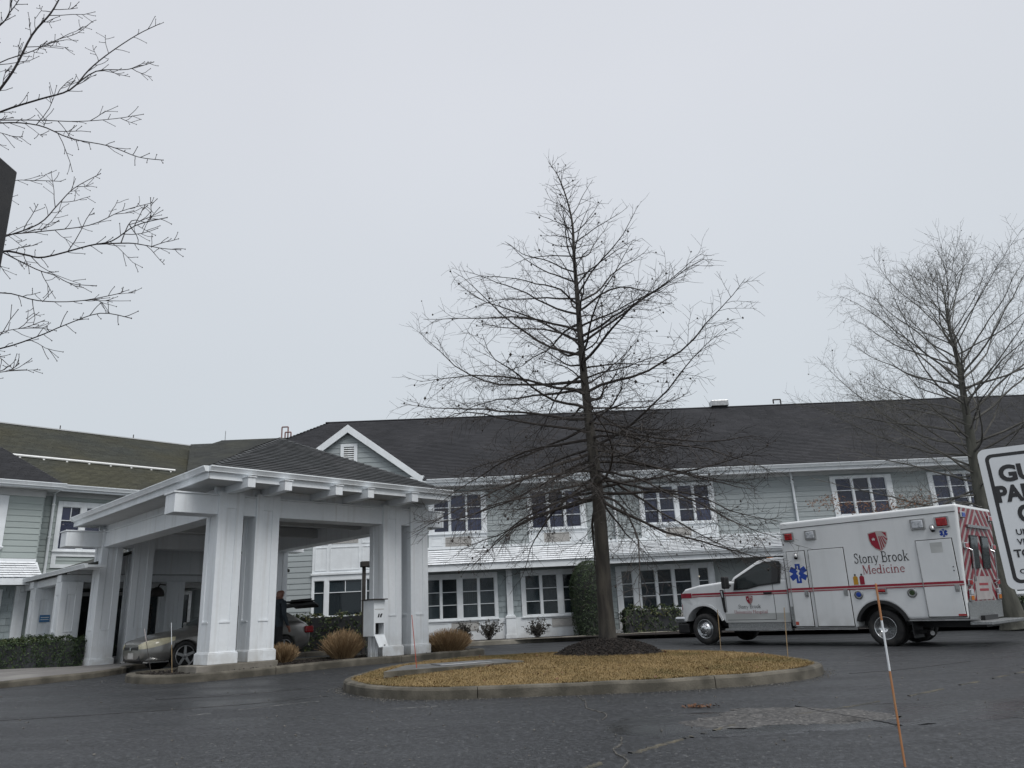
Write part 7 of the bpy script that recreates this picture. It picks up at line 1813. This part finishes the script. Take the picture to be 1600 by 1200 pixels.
mb = MB(); mb.add([(-.20, -.12, 0), (.11, -.12, 0), (.11, .14, 0), (-.20, .14, 0), (-.20, -.12, h_ + .16), (.11, -.12, h_), (.11, .14, h_), (-.20, .14, h_ + .16)], [(0, 3, 2, 1), (4, 5, 6, 7), (0, 1, 5, 4), (1, 2, 6, 5), (2, 3, 7, 6), (3, 0, 4, 7)]); mb.build('post', M['post_dark'], PST, bevel=.01)
mb = MB()
for z in (h_ - .16, h_ - .65): mb.lathe([(.022, 0), (.022, .012), (.01, .016)], (.02, -.12, z), (0, -1, 0), 10)
mb.build('bolt', M['steel'], PST)['kind'] = 'stuff'

# ------------------------------------------------------------------ marker stakes
def stake(bx, by, bz0, top, bands, label, r=.0075):
    """bands: (height share, material)"""
    s_ = empty('marker_stake', (bx, by, bz0), 0, label, 'marker stake', 'fibreglass marker stakes along the kerbs'); t = Vector(top) - Vector((bx, by, bz0))
    p = 0
    for q, m_ in bands:
        a, b = t * p, t * q; mb = MB(); mb.tube([a, b], [r, r * .96], 8); mb.build('band', M[m_], s_); p = q
    mb = MB(); mb.lathe([(r, 0), (r * 1.1, .006), (r * .6, .015)], t, t.normalized(), 8); mb.build('cap', M[bands[-1][1]], s_)
    return s_
def ig(x, y): return g(x, y) + isl_h(x, y) - .02
stake(3.97, 16.13, ig(3.97, 16.13), (4.0, 16.13, 1.17), [(1, 'tan_stake')], 'thin tan marker stake on the island before the ambulance front wheel')
stake(4.57, 13.91, ig(4.57, 13.91), (4.63, 13.91, 1.16), [(.45, 'tan_stake'), (1, 'tan_stake')], 'thin tan marker stake at the island end before the ambulance middle')
stake(-1.77, 13.0, ig(-1.77, 13.0), (-1.85, 13.0, 1.33), [(.6, 'orange_red'), (1, 'orange_red')], 'thin red-orange marker stake beside the concrete utility slab', .0065)
stake(-7.02, 14.95, g(-7.02, 14.95) + .05, (-7.25, 14.95, 1.33), [(.75, 'brown'), (1, 'offwhite')], 'thin leaning brown marker stake, leftmost in the bed', .006)
stake(-6.80, 15.3, g(-6.8, 15.3) + .05, (-6.9, 15.3, 1.42), [(.6, 'tan_stake'), (1, 'sign_white')], 'upright tan and white marker stake before the parked car', .0065)
stake(-6.05, 15.58, g(-6.05, 15.58) + .08, (-6.11, 15.58, 1.44), [(.24, 'sign_white'), (1, 'grille')], 'marker stake with white foot against the near white column', .0065)
stake(2.66, 5.92, g(2.66, 5.92) - .02, (2.69, 5.92, 1.345), [(.52, 'orange'), (.80, 'sign_white'), (1, 'orange')], 'near orange stake with a white band on the right foreground asphalt', .0085)

# ------------------------------------------------------------------ parking sign
sx_, sy_ = rad(-29), 0
SG = empty('parking_sign', (2.216, 3.143, 0), rad(-29), label='white guest parking only sign with black border at the right edge', cat='sign')
SG.location = (2.02 + .20 * math.cos(rad(29)), 3.25 - .20 * math.sin(rad(29)), 0)
SW, SB, ST = .40, 1.258, 1.850
def rrect(x0, x1, z0, z1, r, n=6):
    res = []
    for cx, cz, a0 in ((x1 - r, z1 - r, 0), (x0 + r, z1 - r, 90), (x0 + r, z0 + r, 180), (x1 - r, z0 + r, 270)):
        res += [(cx + r * math.cos(rad(a0 + 90 * i / n)), cz + r * math.sin(rad(a0 + 90 * i / n))) for i in range(n + 1)]
    return res
mb = MB(); mb.prism(rrect(-SW / 2, SW / 2, SB, ST, .032), 'y', 0, .0025); mb.build('plate', M['sign_white'], SG)
o_ = rrect(-SW / 2 + .025, SW / 2 - .025, SB + .025, ST - .025, .026); i_ = rrect(-SW / 2 + .039, SW / 2 - .039, SB + .039, ST - .039, .016)
mb = MB(); n_ = len(o_); mb.add([(x, -.0006, z) for x, z in o_] + [(x, -.0006, z) for x, z in i_], [(i, (i + 1) % n_, n_ + (i + 1) % n_, n_ + i) for i in range(n_)]); mb.build('border', M['ink'], SG)
def sign_text(txt, z, h, wd, bold):
    cu = bpy.data.curves.new('lettering', 'FONT'); cu.body = txt; cu.align_x = 'CENTER'; cu.size = h * 1.40; cu.extrude = .0003; cu.offset = bold; cu.resolution_u = 4
    o = bpy.data.objects.new('lettering', cu); COL.objects.link(o)
    dg = bpy.context.evaluated_depsgraph_get(); dg.update(); me = bpy.data.meshes.new_from_object(o.evaluated_get(dg), depsgraph=dg)
    bpy.data.objects.remove(o); bpy.data.curves.remove(cu)
    o = bpy.data.objects.new('lettering', me); COL.objects.link(o); me.materials.clear(); me.materials.append(M['ink']); o.parent = SG
    w0 = max(v.co.x for v in me.vertices) - min(v.co.x for v in me.vertices)
    o.rotation_euler = (rad(90), 0, 0); o.location = (0, -.0012, z); o.scale = (wd / w0, 1, 1)
sign_text('GUEST', 1.706, .066, .278, .0042); sign_text('PARKING', 1.620, .066, .325, .0042); sign_text('ONLY', 1.530, .068, .215, .0046)
sign_text('UNAUTHORIZED', 1.478, .024, .25, .0006); sign_text('VEHICLES WILL BE', 1.438, .024, .258, .0006); sign_text('TOWED AWAY', 1.388, .031, .302, .0012); sign_text("OWNER'S EXPENSE", 1.322, .018, .29, .0004)
mb = MB(); mb.lathe([(.010, 0), (.010, .004), (.005, .007)], (0, -.0005, ST - .048), (0, -1, 0), 12); mb.lathe([(.010, 0), (.010, .004), (.005, .007)], (0, -.0005, SB + .048), (0, -1, 0), 12); mb.build('bolt', M['redink'], SG)['kind'] = 'stuff'
mb = MB(); mb.prism([(-.03, .004), (-.03, .03), (-.012, .03), (-.012, .012), (.012, .012), (.012, .03), (.03, .03), (.03, .004)], 'z', g(2.2, 3.1) - .1, ST - .02); mb.build('post', M['steel'], SG)

# ------------------------------------------------------------------ litter on the ground
rnd = random.Random(40); mb = MB()
for _ in range(60):
    x, y = 1.94 + rnd.gauss(0, .085), 9.26 + rnd.gauss(0, .045); leaf_quad(mb, Vector((x, y, g(x, y) + .012 + rnd.random() * .012)), rnd.uniform(.018, .04), rnd, Vector((0, 0, 1)))
tag(mb.build('leaf_litter', M['deadleaf']), 'small heap of brown leaves on the asphalt before the island', 'leaf litter', kind='stuff')
mb = MB()
for _ in range(150):
    x, y = rnd.uniform(-2.8, 4.6), rnd.uniform(10.9, 17)
    if inside((x, y), ISL_IN) and not inside((x, y), slabp): leaf_quad(mb, Vector((x, y, g(x, y) + isl_h(x, y) + .03)), rnd.uniform(.018, .038), rnd, Vector((0, 0, 1)))
tag(mb.build('fallen_leaves', M['deadleaf']), 'scattered brown oak leaves lying on the island grass', 'fallen leaves', kind='stuff')
mb = MB()
for _ in range(420):
    x, y = rnd.uniform(-9, 9), rnd.uniform(6, 16) 
    if inside((x, y), [(p.x, p.y) for p in ISL]) or inside((x, y), BED): continue
    s_ = rnd.uniform(.004, .012); z = g(x, y) + s_ * .4
    d = Vector((rnd.gauss(0, 1), rnd.gauss(0, 1), rnd.gauss(0, .4))).normalized(); e_ = d.orthogonal().normalized(); mb.obox((x, y, z), d * s_, e_ * s_ * .7, d.cross(e_) * s_ * .5)
for _ in range(1500):                                             # grit washed against the kerbs
    k = rnd.randrange(len(ISL)); p, q = ISL[k], ISL[(k + 1) % len(ISL)]; t_ = (q - p).normalized(); o_ = abs(rnd.gauss(0, .10)) + .005; c = p.lerp(q, rnd.random()) + Vector((t_.y, -t_.x, 0)) * o_
    s_ = rnd.uniform(.003, .009); d = Vector((rnd.gauss(0, 1), rnd.gauss(0, 1), rnd.gauss(0, .4))).normalized(); e_ = d.orthogonal().normalized(); mb.obox((c.x, c.y, g(c.x, c.y) + s_ * .4), d * s_, e_ * s_ * .7, d.cross(e_) * s_ * .5)
tag(mb.build('loose_gravel', M['crack_l']), 'tiny loose stones scattered over the asphalt', 'gravel', kind='stuff')
